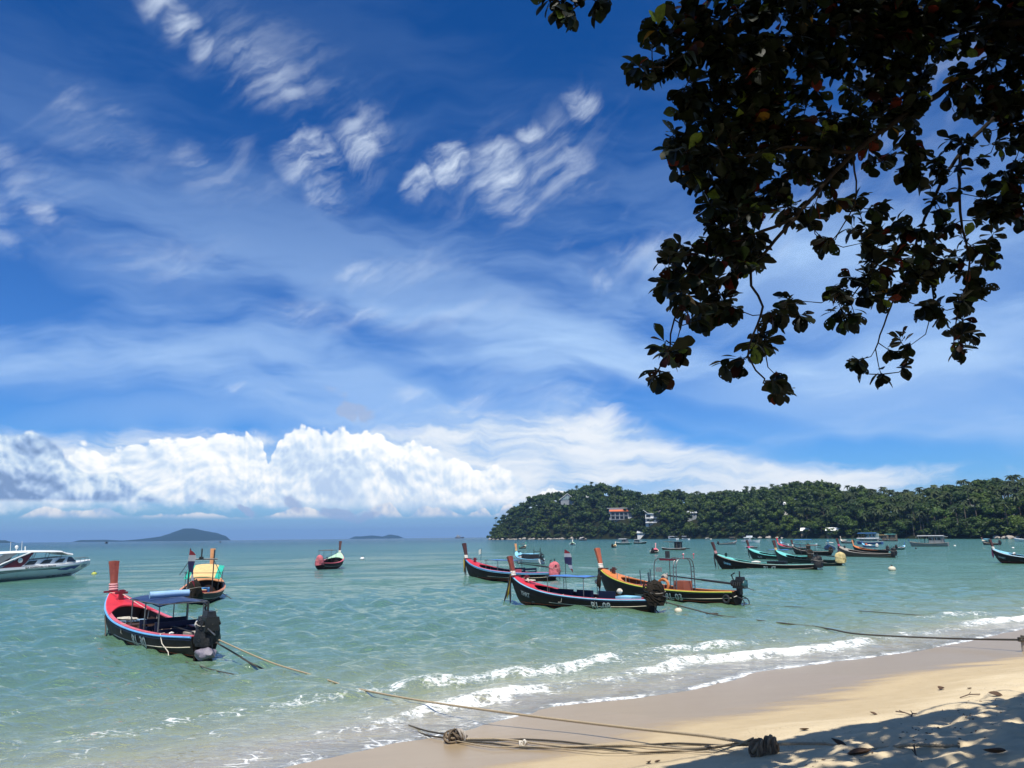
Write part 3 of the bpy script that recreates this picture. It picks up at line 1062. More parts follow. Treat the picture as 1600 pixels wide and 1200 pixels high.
# ------------------------------------------------------------------ boxes, tubes and other shapes collected into one mesh
class MB:
    def __init__(self):
        self.v, self.f = [], []

    def quad(self, *p):
        b = len(self.v)
        self.v += [tuple(q) for q in p]
        self.f.append(tuple(range(b, b + len(p))))
        return self

    def box(self, c, s, rz=0.0, taper=1.0, ry=0.0):
        b = len(self.v)
        cx, cy, cz = c
        hx, hy, hz = s[0] / 2, s[1] / 2, s[2] / 2
        for z, k in ((-hz, 1.0), (hz, taper)):
            for x, y in ((-hx, -hy), (hx, -hy), (hx, hy), (-hx, hy)):
                p = Vector((x * k, y * k, z))
                if ry:
                    p.rotate(Matrix.Rotation(ry, 3, 'Y'))
                if rz:
                    p.rotate(Matrix.Rotation(rz, 3, 'Z'))
                self.v.append((cx + p.x, cy + p.y, cz + p.z))
        for f in ((3, 2, 1, 0), (4, 5, 6, 7), (0, 1, 5, 4), (1, 2, 6, 5), (2, 3, 7, 6), (3, 0, 4, 7)):
            self.f.append(tuple(b + i for i in f))
        return self

    def tube(self, pts, r, n=6, r1=None, caps=True, twist=None):
        pts = [Vector(p) for p in pts]
        m = len(pts)
        b = len(self.v)
        up = None
        for j in range(m):
            d = (pts[min(j + 1, m - 1)] - pts[max(j - 1, 0)])
            d = d.normalized() if d.length > 1e-9 else Vector((0, 0, 1))
            if up is None:
                up = Vector((0, 0, 1)) if abs(d.z) < .9 else Vector((1, 0, 0))
            s = d.cross(up)
            s = s.normalized() if s.length > 1e-6 else d.orthogonal().normalized()
            u = s.cross(d).normalized()
            up = u
            rr = r if r1 is None else r + (r1 - r) * j / (m - 1)
            if isinstance(r, (list, tuple)):
                rr = r[j]
            for i in range(n):
                a = 6.28318 * i / n
                self.v.append(tuple(pts[j] + rr * (math.cos(a) * s + math.sin(a) * u)))
        for j in range(m - 1):
            for i in range(n):
                self.f.append((b + j * n + i, b + j * n + (i + 1) % n, b + (j + 1) * n + (i + 1) % n, b + (j + 1) * n + i))
        if caps:
            self.f.append(tuple(b + i for i in reversed(range(n))))
            self.f.append(tuple(b + (m - 1) * n + i for i in range(n)))
        return self

    def blob(self, c, r, seed=0, rough=.25, sub=2, flat=None):
        bm_ = bmesh.new()
        bmesh.ops.create_icosphere(bm_, subdivisions=sub, radius=1)
        b = len(self.v)
        r = (r, r, r) if isinstance(r, (int, float)) else r
        for v in bm_.verts:
            k = 1 + rough * (mnoise.noise(v.co * 1.7 + Vector((seed * 3.7, seed, 1.3))) + .5 * mnoise.noise(v.co * 4.3 + Vector((seed, seed * 2.1, 0))))
            self.v.append((c[0] + v.co.x * r[0] * k, c[1] + v.co.y * r[1] * k, c[2] + v.co.z * r[2] * k))
        for f in bm_.faces:
            self.f.append(tuple(b + v.index for v in f.verts))
        bm_.free()
        return self

    def loft(self, rings, closed=True, caps=True):
        b = len(self.v)
        n = len(rings[0])
        for rg in rings:
            self.v += [tuple(p) for p in rg]
        for j in range(len(rings) - 1):
            for i in range(n if closed else n - 1):
                self.f.append((b + j * n + i, b + j * n + (i + 1) % n, b + (j + 1) * n + (i + 1) % n, b + (j + 1) * n + i))
        if caps and closed:
            self.f.append(tuple(b + i for i in reversed(range(n))))
            self.f.append(tuple(b + (len(rings) - 1) * n + i for i in range(n)))
        return self

    def mesh(self, name, smooth=False):
        me = bpy.data.meshes.new(name)
        me.from_pydata(self.v, [], self.f)
        me.update()
        bm_ = bmesh.new()
        bm_.from_mesh(me)
        bmesh.ops.recalc_face_normals(bm_, faces=bm_.faces)
        bm_.to_mesh(me)
        bm_.free()
        if smooth:
            me.polygons.foreach_set('use_smooth', [True] * len(me.polygons))
            me.set_sharp_from_angle(angle=R(45))
        return me

    def build(self, name, mat, parent=None, smooth=False):
        return link(name, self.mesh(name, smooth), mat, parent)


# ------------------------------------------------------------------ houses on the headland
M_WHITE = paint('white_render', (.74, .73, .70), .7, .08, .6)
M_GREY = paint('grey_render', (.30, .32, .33), .75, .12, .5)
M_ORANGE = paint('orange_tile', (.55, .135, .045), .7, .15, 1.0)
M_DARKGL = paint('dark_glass', (.012, .016, .02), .12, .1, 1.0)
M_ROOFGR = paint('weathered_sheet_roof', (.40, .42, .42), .6, .15, .7)
M_ROOFWH = paint('white_sheet_roof', (.78, .78, .76), .6, .08, .7)
M_PALEGLASS = paint('pale_green_glass', (.22, .31, .30), .2, .12, .8)
M_THATCH = paint('thatch', (.16, .12, .08), .9, .2, 1.5)
M_TRIM = paint('pale_trim', (.62, .62, .60), .7, .08, .8)


def house_root(name, label, px, q, dz=0.0):
    p = head_pt(px, q, dz)
    rz = math.atan2(-p.x, p.y)        # front (local -y) faces the camera
    t = empty(name, p, rz)
    return tag(t, label, 'house')


def window_row(t, xs, y, z, w, h, mat=None):
    for x in xs:
        f = MB().box((x, y + .10, z), (w, .16, h)).build('window', M_TRIM, t)
        MB().box((x, y + .01, z), (w * .86, .06, h * .86)).build('pane', mat or M_DARKGL, f)


def build_houses():
    # 1 terrace building with an orange roof (about 27 m wide)
    t = house_root('terrace_house', 'grey two storey building with an orange tiled roof on the headland', 972, 30, -1)
    MB().box((0, 6, 5.5), (27, 12, 15)).build('wall', M_GREY, t)
    w = MB().box((-2, -1.0, 5.0), (20, 2.2, .5)).box((-2, -1.0, .6), (20, 2.2, .5)).build('balcony', M_GREY, t)
    m = MB()
    for k in range(5):
        m.box((-11.6 + k * 4.8, -1.9, 5.0), (.4, .4, 9.4))
    m.build('column', M_TRIM, t)
    m = MB()
    for lv in (.85, 5.25):
        for k in range(21):
            m.box((-11.8 + k * .98, -2.0, lv + .5), (.08, .08, 1.0))
        m.box((-2, -2.0, lv + 1.02), (20, .12, .1))
    m.build('railing', M_DARKGL, t)
    window_row(t, [-9.2, -4.4, .4, 5.2], -.25, 7.2, 3.9, 3.0)
    window_row(t, [-9.2, -4.4, .4, 5.2], -.25, 2.6, 3.9, 3.0)
    window_row(t, [10.6], -.25, 7.6, 1.3, 1.5)
    rf = MB().quad((-13.0, -3.2, 9.7), (8.9, -3.2, 9.7), (8.9, 2.6, 13.2), (-13.0, 2.6, 13.2)).quad((-13.0, -3.2, 9.45), (-13.0, 2.6, 12.95), (8.9, 2.6, 12.95), (8.9, -3.2, 9.45)).quad((-13.0, -3.2, 9.45), (8.9, -3.2, 9.45), (8.9, -3.2, 9.7), (-13.0, -3.2, 9.7)).quad((8.9, -3.2, 9.45), (8.9, 2.6, 12.95), (8.9, 2.6, 13.2), (8.9, -3.2, 9.7)).build('roof', M_ORANGE, t)
    for k in range(16):
        MB().tube([(-12.6 + k * 1.4, -3.2, 9.75), (-12.6 + k * 1.4, 2.6, 13.25)], .14, 5).build('tile_ridge', M_ORANGE, rf)
    MB().box((-2, 6, 13.3), (27.6, 12.6, .5)).build('parapet', M_TRIM, t)
    MB().box((10, -1.2, 1.5), (4.2, 2.4, 3.2)).build('water_tank_room', M_WHITE, t)
    # 2 white villa
    t = house_root('villa', 'white villa with upswept roof corners right of the orange roofed building', 1021, 25, -2)
    MB().box((0, 5, 5), (15, 10, 16)).build('wall', M_WHITE, t)
    m = MB()
    for sx in (-1, 1):
        m.quad((0, -1.2, 13.4), (sx * 5, -1.2, 13.8), (sx * 5, 11, 13.8), (0, 11, 13.4)).quad((sx * 5, -1.2, 13.8), (sx * 9.5, -1.2, 17.2), (sx * 9.5, 11, 17.2), (sx * 5, 11, 13.8))
        m.quad((0, -1.2, 12.8), (sx * 5, -1.2, 13.2), (sx * 5, -1.2, 13.8), (0, -1.2, 13.4)).quad((sx * 5, -1.2, 13.2), (sx * 9.5, -1.2, 16.7), (sx * 9.5, -1.2, 17.2), (sx * 5, -1.2, 13.8))
    m.build('roof', M_ROOFWH, t)
    MB().box((0, -.8, 8.3), (15.5, 1.8, .5)).box((0, -.8, 3.6), (15.5, 1.8, .5)).build('balcony', M_WHITE, t)
    window_row(t, [-4.4, 3.6], -.2, 10.6, 5.2, 3.0)
    window_row(t, [-4.8, -.2, 4.6], -.2, 6.2, 3.2, 2.8)
    window_row(t, [-3.6, 3.8], -.2, 1.4, 2.0, 2.2)
    # 3 glass gabled pavilion
    t = house_root('pavilion', 'pale pavilion with a steep gabled glass front among trees on the headland', 888, 66, 6)
    MB().box((0, 6, 1.5), (17, 10, 7)).build('wall', M_GREY, t)
    m = MB().quad((-10.5, 0, 4.0), (0, 0, 12.0), (0, 12, 12.0), (-10.5, 12, 4.0)).quad((0, 0, 12.0), (10.5, 0, 4.0), (10.5, 12, 4.0), (0, 12, 12.0))
    m.build('roof', M_PALEGLASS, t)
    g_ = MB().quad((-8.6, .6, 4.6), (8.6, .6, 4.6), (0, .6, 11.2)).build('gable', M_PALEGLASS, t)
    for k in range(-3, 4):
        h = 11.2 - abs(k) * 2.3 * (6.6 / 8.6)
        MB().box((k * 2.3, .45, (4.6 + h) / 2), (.22, .16, max(.3, h - 4.6))).build('mullion', M_TRIM, g_)
    m = MB().tube([(-10.5, 0, 4.0), (0, 0, 12.0)], .35, 5).tube([(0, 0, 12.0), (10.5, 0, 4.0)], .35, 5)
    m.build('barge_board', M_TRIM, t)
    # 4 white villa on the ridge
    t = house_root('ridge_house', 'small white house with a low hipped roof on the headland ridge', 1146, 128, 6)
    MB().box((0, 5, 2), (19, 9, 7)).build('wall', M_WHITE, t)
    MB().loft([[(-11, -1, 5.6), (11, -1, 5.6), (11, 11, 5.6), (-11, 11, 5.6)], [(-5, 3.5, 9), (5, 3.5, 9), (5, 6.5, 9), (-5, 6.5, 9)]]).build('roof', M_ROOFGR, t)
    window_row(t, [-6, -2, 2, 6], .4, 3.2, 2.4, 2.4)
    # 5.. small sheds and roofs
    for nm, lb, px, q, dz, w, d, h, rm, wm in (
            ('roofed_house', 'white flat fronted house half hidden by trees, left of the palms', 1238, 44, 1, 10, 8, 6, M_ROOFWH, M_WHITE),
            ('roofed_house', 'low house with a bright white sloping roof below the flat fronted house', 1248, 34, 1, 11, 8, 3.5, M_ROOFWH, M_GREY),
            ('roofed_house', 'grey roofed house high in the trees on the right of the headland', 1527, 62, 3, 9, 7, 4.5, M_ROOFGR, M_GREY),
            ('roofed_house', 'house with a pale sheet roof low among trees at the far right', 1570, 36, 1, 15, 9, 4, M_ROOFGR, M_THATCH),
            ('roofed_house', 'small bright white roofed hut beside the pale sheet roof at the far right', 1583, 30, 2.5, 7, 6, 4, M_ROOFWH, M_GREY),
            ('roofed_house', 'pale grey roof showing between trees right of the white villa', 1083, 34, 3, 9, 7, 4, M_ROOFGR, M_GREY),
            ('roofed_house', 'thatched roof among palms in the middle of the headland', 1300, 55, 3, 14, 9, 3, M_THATCH, M_THATCH),
            ('beach_shed', 'low white roofed shed on the far shore behind the blue canopy boat', 1258, 3, .4, 6, 5, 2.4, M_ROOFWH, M_THATCH),
            ('beach_shed', 'long low shed with a pale roof on the far shore under dark trees', 1302, 3, .4, 9, 5, 2.6, M_ROOFWH, M_THATCH),
            ('beach_shed', 'small shed with a weathered roof at the water edge below the villa', 1005, 3, .2, 12, 5, 2.6, M_ROOFGR, M_WHITE),
            ('beach_shed', 'dark thatched beach hut on the right of the far shore', 1535, 8, .2, 12, 6, 2.2, M_THATCH, M_THATCH)):
        t = house_root(nm, lb, px, q, dz)
        MB().box((0, d / 2, h / 2 - 2), (w, d, h + 4)).build('wall', wm, t)
        MB().loft([[(-w * .58, -1, h), (w * .58, -1, h), (w * .58, d + 1, h), (-w * .58, d + 1, h)], [(-w * .5, d * .45, h + 2.2), (w * .5, d * .45, h + 2.2), (w * .5, d * .55, h + 2.2), (-w * .5, d * .55, h + 2.2)]]).build('roof', rm, t)
        window_row(t, [-w * .25, w * .25], -.2, h * .55, w * .2, h * .35)


build_houses()


def build_rocks():
    g = np.random.RandomState(4)
    M_ROCK = paint('pale_rock', (.36, .32, .27), .9, .3, .8, .05)
    k = 0
    spots = []
    for i in range(46):
        px = 764 + 150 * (i / 45) ** 1.1 + g.uniform(-2, 2)
        spots.append((px, g.uniform(-3, 3), g.uniform(.8, 2.8)))
    for px in (1180, 1188, 1202, 1214, 1222, 1556, 1560, 1572, 1577, 1590):
        spots.append((px, g.uniform(-2, 2), g.uniform(1.0, 2.2)))
    protos = [MB().blob((0, 0, .25), (1, .8, .7), 11 * i + 2, .35, 2).mesh('rock', True) for i in range(4)]
    for px, q, r_ in spots:
        p = head_pt(px, q)
        me = protos[k % 4]
        o = link('shore_rock', me, M_ROCK if not me.materials else None)
        o.location = (p.x, p.y, .15)
        o.rotation_euler = (0, 0, g.uniform(0, 6.28))
        o.scale = (r_ * g.uniform(.9, 1.6), r_, r_ * g.uniform(.7, 1.1))
        k += 1
        if px < 1000:
            tag(o, 'pale boulder at the waterline below the left end of the headland', 'rock', 'boulders along the headland tip')
        else:
            tag(o, 'pale boulder on the far shore behind the moored boats', 'rock', 'boulders on the far shore')


build_rocks()

# ------------------------------------------------------------------ boat materials
M_BLACK = paint('black_hull_paint', (.0065, .006, .0055), .6, .4, 1.6, wear=(.022, .018, .014), spec=.18)
M_DKGREEN = paint('dark_green_hull_paint', (.012, .027, .022), .6, .3, 1.6, wear=(.04, .05, .04), spec=.2)
M_TEALHULL = paint('teal_hull_paint', (.03, .16, .14), .5, .25, 1.6)
M_BROWNHULL = paint('brown_hull_paint', (.055, .032, .022), .55, .3, 1.6)
M_BLUEHULL = paint('blue_hull_paint', (.03, .09, .25), .5, .25, 1.6)
M_GREYHULL = paint('grey_hull_paint', (.22, .23, .23), .55, .25, 1.2)
M_WHITEHULL = paint('white_boat_paint', (.74, .76, .75), .35, .06, 1.0, coat=.3)
M_ANTIFOUL = paint('red_antifouling', (.30, .065, .03), .7, .3, 2.5)
M_RED = paint('red_deck_paint', (.56, .028, .045), .45, .16, 2.0, wear=(.42, .10, .10))
M_PINK = paint('pink_gunwale_paint', (.62, .12, .16), .5, .18, 2.0, wear=(.45, .22, .20))
M_ORANGEDK = paint('orange_deck_paint', (.62, .20, .055), .5, .18, 2.0, wear=(.40, .22, .12))
M_TURQ = paint('turquoise_deck_paint', (.16, .55, .50), .5, .15, 2.0, wear=(.35, .48, .44))
M_LTBLUE = paint('light_blue_paint', (.24, .55, .74), .5, .12, 2.0)
M_MINT = paint('mint_deck_paint', (.42, .66, .44), .5, .12, 2.0)
M_SKYRAIL = paint('sky_blue_rail', (.13, .40, .72), .45, .15, 3.0, wear=(.36, .46, .56))
M_NAVY = paint('navy_paint', (.007, .014, .042), .6, .25, 2.0, spec=.25)
M_YELLOWGR = paint('yellow_green_rail', (.50, .55, .08), .5, .15, 3.0)
M_CREAM = paint('cream_paint', (.62, .56, .42), .6, .15, 3.0)
M_GREYWOOD = paint('bare_grey_wood', (.34, .30, .25), .8, .25, 5.0)
M_DARKWOOD = paint('dark_inner_wood', (.045, .022, .016), .75, .3, 4.0)
M_REDWOOD = paint('red_brown_prow_wood', (.23, .050, .026), .4, .28, 3.5, wear=(.30, .13, .09), spec=.6)
M_DKPROW = paint('dark_prow_wood', (.075, .026, .020), .5, .25, 3.5)
M_TANPROW = paint('orange_tan_prow_wood', (.55, .25, .10), .5, .22, 3.5)
M_PINKCLOTH = paint('pink_prow_cloth', (.62, .30, .30), .85, .15, 8.0, .01)
M_WHITECLOTH = paint('white_prow_cloth', (.72, .68, .60), .85, .12, 8.0, .01)
M_GREENCLOTH = paint('green_cloth', (.05, .30, .20), .85, .2, 4.0, .01)
M_YELCLOTH = paint('yellow_cloth', (.66, .46, .20), .85, .15, 4.0, .01)
M_RIBBON = paint('dark_ribbon', (.03, .028, .032), .85, .3, 6.0)
M_RIBBONY = paint('yellow_ribbon', (.50, .34, .03), .85, .2, 6.0)
M_RIBBONP = paint('pink_ribbon', (.60, .12, .22), .85, .2, 6.0)
M_BLUETARP = paint('blue_tarpaulin', (.06, .19, .50), .45, .15, 3.0, .01)
M_DKBLUETARP = paint('dark_blue_tarpaulin', (.018, .035, .10), .4, .2, 3.0, .01)
M_PALETARP = paint('pale_blue_tarpaulin', (.28, .46, .66), .45, .12, 3.0, .01)
M_TEALTARP = paint('green_tarpaulin', (.03, .42, .30), .5, .15, 3.0, .01)
M_BLACKTARP = paint('black_plastic_sheet', (.006, .006, .0065), .36, .4, 3.0, .06, spec=.4)
M_NET = paint('brown_net', (.034, .028, .022), .9, .5, 14.0, .05, spec=.1)
M_PINKTARP = paint('pink_patterned_cloth', (.55, .13, .15), .8, .3, 5.0, .01, wear=(.72, .66, .62))
M_YELLOWTARP = paint('yellow_sheet_cover', (.58, .46, .20), .7, .2, 5.0, .02)
M_ENGINE = paint('engine_metal', (.030, .032, .033), .45, .4, 7.0, metal=.5)
M_TEALENG = paint('teal_engine_paint', (.02, .085, .095), .45, .3, 6.0)
M_STEEL = paint('steel_tube', (.18, .18, .18), .4, .25, 8.0, metal=.7)
M_DKSTEEL = paint('dark_steel_tube', (.022, .022, .024), .5, .25, 8.0)
M_LETTER = paint('pale_lettering', (.50, .52, .50), .6, .15, 6.0)
M_BLACKLET = paint('black_lettering', (.012, .012, .014), .5, .1, 6.0)
M_ROPE = paint('hemp_rope', (.36, .29, .19), .9, .25, 30.0)
M_WETROPE = paint('dark_wet_rope', (.055, .048, .036), .7, .3, 20.0)
M_KNOT = paint('brown_knot_rope', (.20, .15, .095), .9, .3, 25.0)
M_KNOTD = paint('dark_knot_rope', (.115, .085, .055), .9, .3, 25.0)
M_WHITEROPE = paint('pale_nylon_rope', (.58, .53, .44), .85, .2, 30.0)
M_ORANGEBUOY = paint('orange_plastic', (.52, .12, .04), .5, .15, 3.0)
M_WHITEPL = paint('white_plastic', (.72, .72, .68), .45, .1, 3.0)
M_YELBUOY = paint('yellow_green_plastic', (.45, .48, .08), .45, .15, 3.0)
M_MAROON = paint('maroon_vinyl', (.16, .010, .020), .4, .15, 2.0)
M_BLUEVINYL = paint('blue_vinyl', (.02, .055, .22), .4, .15, 2.0)
M_TINT = paint('tinted_glass', (.008, .008, .012), .08, .1, 1.0, spec=.8)


def flag_mat(name, bands):
    def b(nt, out):
        tc = nt.add('ShaderNodeTexCoord')
        z = nt.add('ShaderNodeSeparateXYZ', ins={0: tc.outputs['Generated']}).outputs[2]
        c = nt.ramp(z, bands, 'CONSTANT')
        p = nt.add('ShaderNodeBsdfPrincipled', ins={'Base Color': c, 'Roughness': .85})
        t = nt.add('ShaderNodeBsdfTranslucent', ins={'Color': c})
        m = nt.add('ShaderNodeMixShader', ins={0: .3, 1: p.outputs[0], 2: t.outputs[0]})
        nt.t.links.new(m.outputs[0], out.inputs['Surface'])
    return material(name, b)


M_FLAG = flag_mat('striped_flag_cloth', [(0, (.30, .03, .04)), (.17, (.55, .53, .52)), (.33, (.03, .03, .09)), (.67, (.55, .53, .52)), (.83, (.30, .03, .04))])


# ------------------------------------------------------------------ lettering
def text_points(body, size):
    cu = bpy.data.curves.new('txt', 'FONT')
    cu.body = body
    cu.size = size
    cu.resolution_u = 2
    cu.offset = size * .022
    ob = bpy.data.objects.new('txt', cu)
    COL.objects.link(ob)
    dg = bpy.context.evaluated_depsgraph_get()
    me = bpy.data.meshes.new_from_object(ob.evaluated_get(dg))
    bm_ = bmesh.new()
    bm_.from_mesh(me)
    bmesh.ops.triangulate(bm_, faces=bm_.faces)
    bmesh.ops.subdivide_edges(bm_, edges=[e for e in bm_.edges if e.calc_length() > size * .15], cuts=3, use_grid_fill=True)
    bmesh.ops.triangulate(bm_, faces=bm_.faces)
    bm_.verts.index_update()
    v = np.array([x.co[:] for x in bm_.verts])
    f = [tuple(q.index for q in p.verts) for p in bm_.faces]
    bm_.free()
    bpy.data.objects.remove(ob)
    bpy.data.curves.remove(cu)
    bpy.data.meshes.remove(me)
    return v, f


# ------------------------------------------------------------------ longtail boat
T_B = ([0, .08, .2, .35, .5, .65, .78, .87, .93, .97, 1.0], [.42, .60, .82, .96, 1.0, .95, .78, .56, .34, .16, .045])
T_S = ([0, .2, .4, .6, .75, .87, .95, 1.0], [.62, .55, .57, .68, .87, 1.12, 1.36, 1.55])
T_K = ([0, .1, .3, .6, .8, .88, .93, .965, 1.0], [-.12, -.24, -.3, -.3, -.26, -.16, .0, .5, 1.15])


def cspline(xs, ys, x):
    """smooth interpolation (Catmull-Rom in x)"""
    x = min(max(x, xs[0]), xs[-1])
    i = max(0, min(len(xs) - 2, int(np.searchsorted(xs, x, side='right')) - 1))
    t = (x - xs[i]) / (xs[i + 1] - xs[i])

    def slope(k):
        a, b = max(0, k - 1), min(len(xs) - 1, k + 1)
        return (ys[b] - ys[a]) / (xs[b] - xs[a])
    h = xs[i + 1] - xs[i]
    m0, m1 = slope(i) * h, slope(i + 1) * h
    return (2 * t ** 3 - 3 * t ** 2 + 1) * ys[i] + (t ** 3 - 2 * t ** 2 + t) * m0 + (-2 * t ** 3 + 3 * t ** 2) * ys[i + 1] + (t ** 3 - t ** 2) * m1


class Hull:
    def __init__(self, L, beam, hs=1.0, free=1.0):
        self.L, self.hb, self.hs, self.free = L, beam / 2, hs, free

    def x(self, t): return (t - .5) * self.L
    def b(self, t): return self.hb * cspline(*T_B, t)
    def s(self, t): return self.hs * self.free * cspline(*T_S, t)
    def k(self, t): return self.hs * cspline(*T_K, t) * (self.free if t > .94 else 1)

    def pt(self, t, u, side=1, off=0.0):
        y = (self.b(t) + off) * (1 - (1 - u) ** 2.3) ** .8
        z = self.k(t) + (self.s(t) - self.k(t)) * u ** 1.25
        return Vector((self.x(t) + off * .2 * (t > .9), side * y, z))

    def side_y(self, t, z, off=0.0):
        u = min(1, max(0.0, (z - self.k(t)) / (self.s(t) - self.k(t)))) ** .8
        return (self.b(t) + off) * (1 - (1 - u) ** 2.3) ** .8

    def sheer(self, t, side, din=0.0, dz=0.0):
        return Vector((self.x(t), side * max(0.0, self.b(t) - din), self.s(t) + dz))


def longtail(label, bow, stern, group=None, L=None, beam=.188, detail=2, hull=None, deck=None, inner=None, gun=None, rails=None, prow=None, sash=None,
             text=None, canopy=None, engine=None, ladder=False, flag=None, benches=0, ribs=4, samson=None, ribbon=None, stripe=None, extras=None, free=1.0, prow_h=1.15, trim=0.0, name='longtail_boat'):
    wb, ws = on_z(*bow), on_z(*stern)
    dv = wb - ws
    if L is None:
        L = dv.length / .915
    hd = math.atan2(dv.y, dv.x)
    c = ws + dv.normalized() * (L * .485)
    root = empty(name, (c.x, c.y, 0), hd)
    root.rotation_euler = (rng.uniform(-.02, .02), trim, hd)
    tag(root, label, 'boat', group)
    hs = L / 10.0
    H = Hull(L, beam * L, hs, free)
    nt_, nu = (40, 10) if detail > 1 else (22, 7)
    ts = [i / (nt_ - 1) for i in range(nt_)]
    # outer skin with transom
    m = MB()
    rings = []
    for t in ts:
        us = [i / (nu - 1) for i in range(nu)]
        rings.append([H.pt(t, u, 1) for u in reversed(us)] + [H.pt(t, u, -1) for u in us[1:]])
    m.loft(rings, closed=False)
    b0 = len(m.v)
    m.v += [tuple(p) for p in rings[0]]
    m.f.append(tuple(range(b0, b0 + len(rings[0]))))
    hl = m.build('hull', hull or M_BLACK, root, True)
    if detail > 1:
        # red bottom paint showing at the water line and the cream line painted above it
        ml = MB()
        for side in (1, -1):
            lo, hi = [], []
            for i in range(30):
                t = .005 + .9 * i / 29
                for arr, z in ((lo, -.10), (hi, .075 * hs)):
                    z = max(z, H.k(t) + .01)
                    arr.append(Vector((H.x(t), side * (H.side_y(t, z) + .006), z)))
            for i in range(29):
                ml.quad(lo[i], lo[i + 1], hi[i + 1], hi[i])
        ml.build('bottom_paint', M_ANTIFOUL, hl, True)
        ms = MB()
        for side in (1, -1):
            pts = []
            for i in range(26):
                t = .01 + .62 * i / 25
                z = H.k(t) + (H.s(t) - H.k(t)) * (.60 - .16 * t)
                pts.append((H.x(t), side * (H.side_y(t, z) + .008), z))
            ms.tube(pts, .014 * hs, 4)
        ms.build('stripe', stripe or M_CREAM, hl)
    # inner skin
    mi = MB()
    rings = []
    for i in range(nt_ - 6):
        t = .012 + (.90 - .012) * i / (nt_ - 7)
        fl = .10 * hs
        row = []
        for side, us in ((1, [1, .8, .6, .45, .3]), (-1, [.3, .45, .6, .8, 1])):
            for u in us:
                p = H.pt(t, u, side, -.045)
                p.z = max(p.z, fl) - (.004 if u == 1 else 0)
                row.append(p)
        rings.append(row)
    mi.loft(rings, closed=False)
    mi.v += [tuple(p) for p in rings[0]]
    mi.f.append(tuple(range(len(mi.v) - len(rings[0]), len(mi.v))))
    mi.build('inner_hull', inner or M_DARKWOOD, root, True)
    # gunwale plank and rub rails
    mg = MB()
    gw = .13 * hs
    rows = []
    for t in [.0 + .985 * i / 39 for i in range(40)]:
        rows.append(t)
    for side in (1, -1):
        rg = []
        for t in rows:
            w = min(gw, H.b(t) * .8)
            rg.append([H.sheer(t, side, -.012, .0), H.sheer(t, side, -.012, .035 * hs), H.sheer(t, side, w, .035 * hs), H.sheer(t, side, w, .0)])
        mg.loft(rg)
    gn = mg.build('gunwale', gun or deck or M_RED, root)
    rl = rails or (M_SKYRAIL, M_NAVY)
    for k, rm in enumerate(rl):
        mr = MB()
        for side in (1, -1):
            mr.tube([H.sheer(t, side, -.028 + .0 * k, (-.02 - .075 * k) * hs) - Vector((0, side * (.0 + .012 * k), 0)) for t in [.003 + .99 * i / 39 for i in range(40)]], .033 * hs * (1 - .15 * k), 6)
        mr.build('rub_rail', rm, gn)
    # bow deck with a scooped after edge
    md = MB()
    rg = []
    for v in [-1 + 2 * i / 16 for i in range(17)]:
        t0 = .80 - .10 * abs(v) ** 2.4
        row = []
        for j in range(9):
            t = t0 + (.992 - t0) * j / 8
            row.append(Vector((H.x(t), v * (H.b(t) - .02), H.s(t) + .045 * hs + .05 * hs * (1 - v * v) * (1 - .5 * j / 8))))
        rg.append(row)
    md.loft(rg, closed=False)
    rg2 = [[p - Vector((0, 0, .05 * hs)) for p in row] for row in rg]
    md.loft(rg2, closed=False)
    md.loft([[row[0] for row in rg], [row[0] for row in rg2]], closed=False)
    md.build('bow_deck', deck or M_RED, root, True)
    # bulkhead under the deck
    mb = MB()
    t = .815
    top = [Vector((H.x(t), v * (H.b(t) - .06), H.s(t) + .0)) for v in (-1, -.5, 0, .5, 1)]
    bot = [Vector((H.x(t), v * (H.side_y(t, .12 * hs) - .06), .11 * hs)) for v in (-1, -.5, 0, .5, 1)]
    mb.loft([top, bot], closed=False)
    mb.build('bulkhead', inner or M_DARKWOOD, root)
    # prow: broad flaring plank
    xb, zb = H.x(.985), H.s(.985)
    mp = MB()
    rg = []
    for j in range(9):
        t = j / 8
        z = zb - .25 * hs + (prow_h + .25) * hs * t
        xo = xb - .04 * hs + (.42 * t ** 1.15 - .05) * hs
        wy = (.125 + .075 * t ** 2.2) * hs
        wx = (.065 + .035 * t ** 1.5) * hs
        rg.append([(xo - wx, -wy, z), (xo + wx * .9, -wy * .8, z - .05 * hs), (xo + wx, wy * .0, z - .06 * hs), (xo + wx * .9, wy * .8, z - .05 * hs), (xo - wx, wy, z), (xo - wx * 1.25, 0, z + .02 * hs)])
    mp.loft(rg)
    pr = mp.build('prow', prow or M_REDWOOD, root)
    if sash:
        ms = MB()
        for k in range(3):
            z = zb + (.06 + .09 * k) * hs
            xo = xb - .04 * hs + (.42 * ((z - zb + .25 * hs) / (prow_h + .25) / hs) ** 1.15 - .05) * hs
            ring = []
            for zz, g_ in ((z - .05 * hs, 1.18), (z, 1.42), (z + .05 * hs, 1.18)):
                ring.append([(xo + math.cos(a) * .095 * hs * g_, math.sin(a) * .135 * hs * g_ * .95, zz + rng.uniform(-.01, .01)) for a in [6.283 * i / 10 for i in range(10)]])
            ms.loft(ring)
        ms.build('prow_sash', sash, pr, True)
    if ribbon:
        for k, (rm, ln, dx) in enumerate(ribbon):
            mr = MB()
            pts = []
            for j in range(7):
                q = j / 6
                pts.append((xb + (.16 + dx * q + .04 * math.sin(q * 5 + k)) * hs, (-.05 + .06 * k) * hs + .03 * math.sin(4 * q + k), zb + .12 * hs - ln * q * hs))
            mr.tube(pts, [.022 * hs, .05 * hs, .065 * hs, .06 * hs, .07 * hs, .05 * hs, .02 * hs], 6)
            mr.build('ribbon', rm, pr, True)
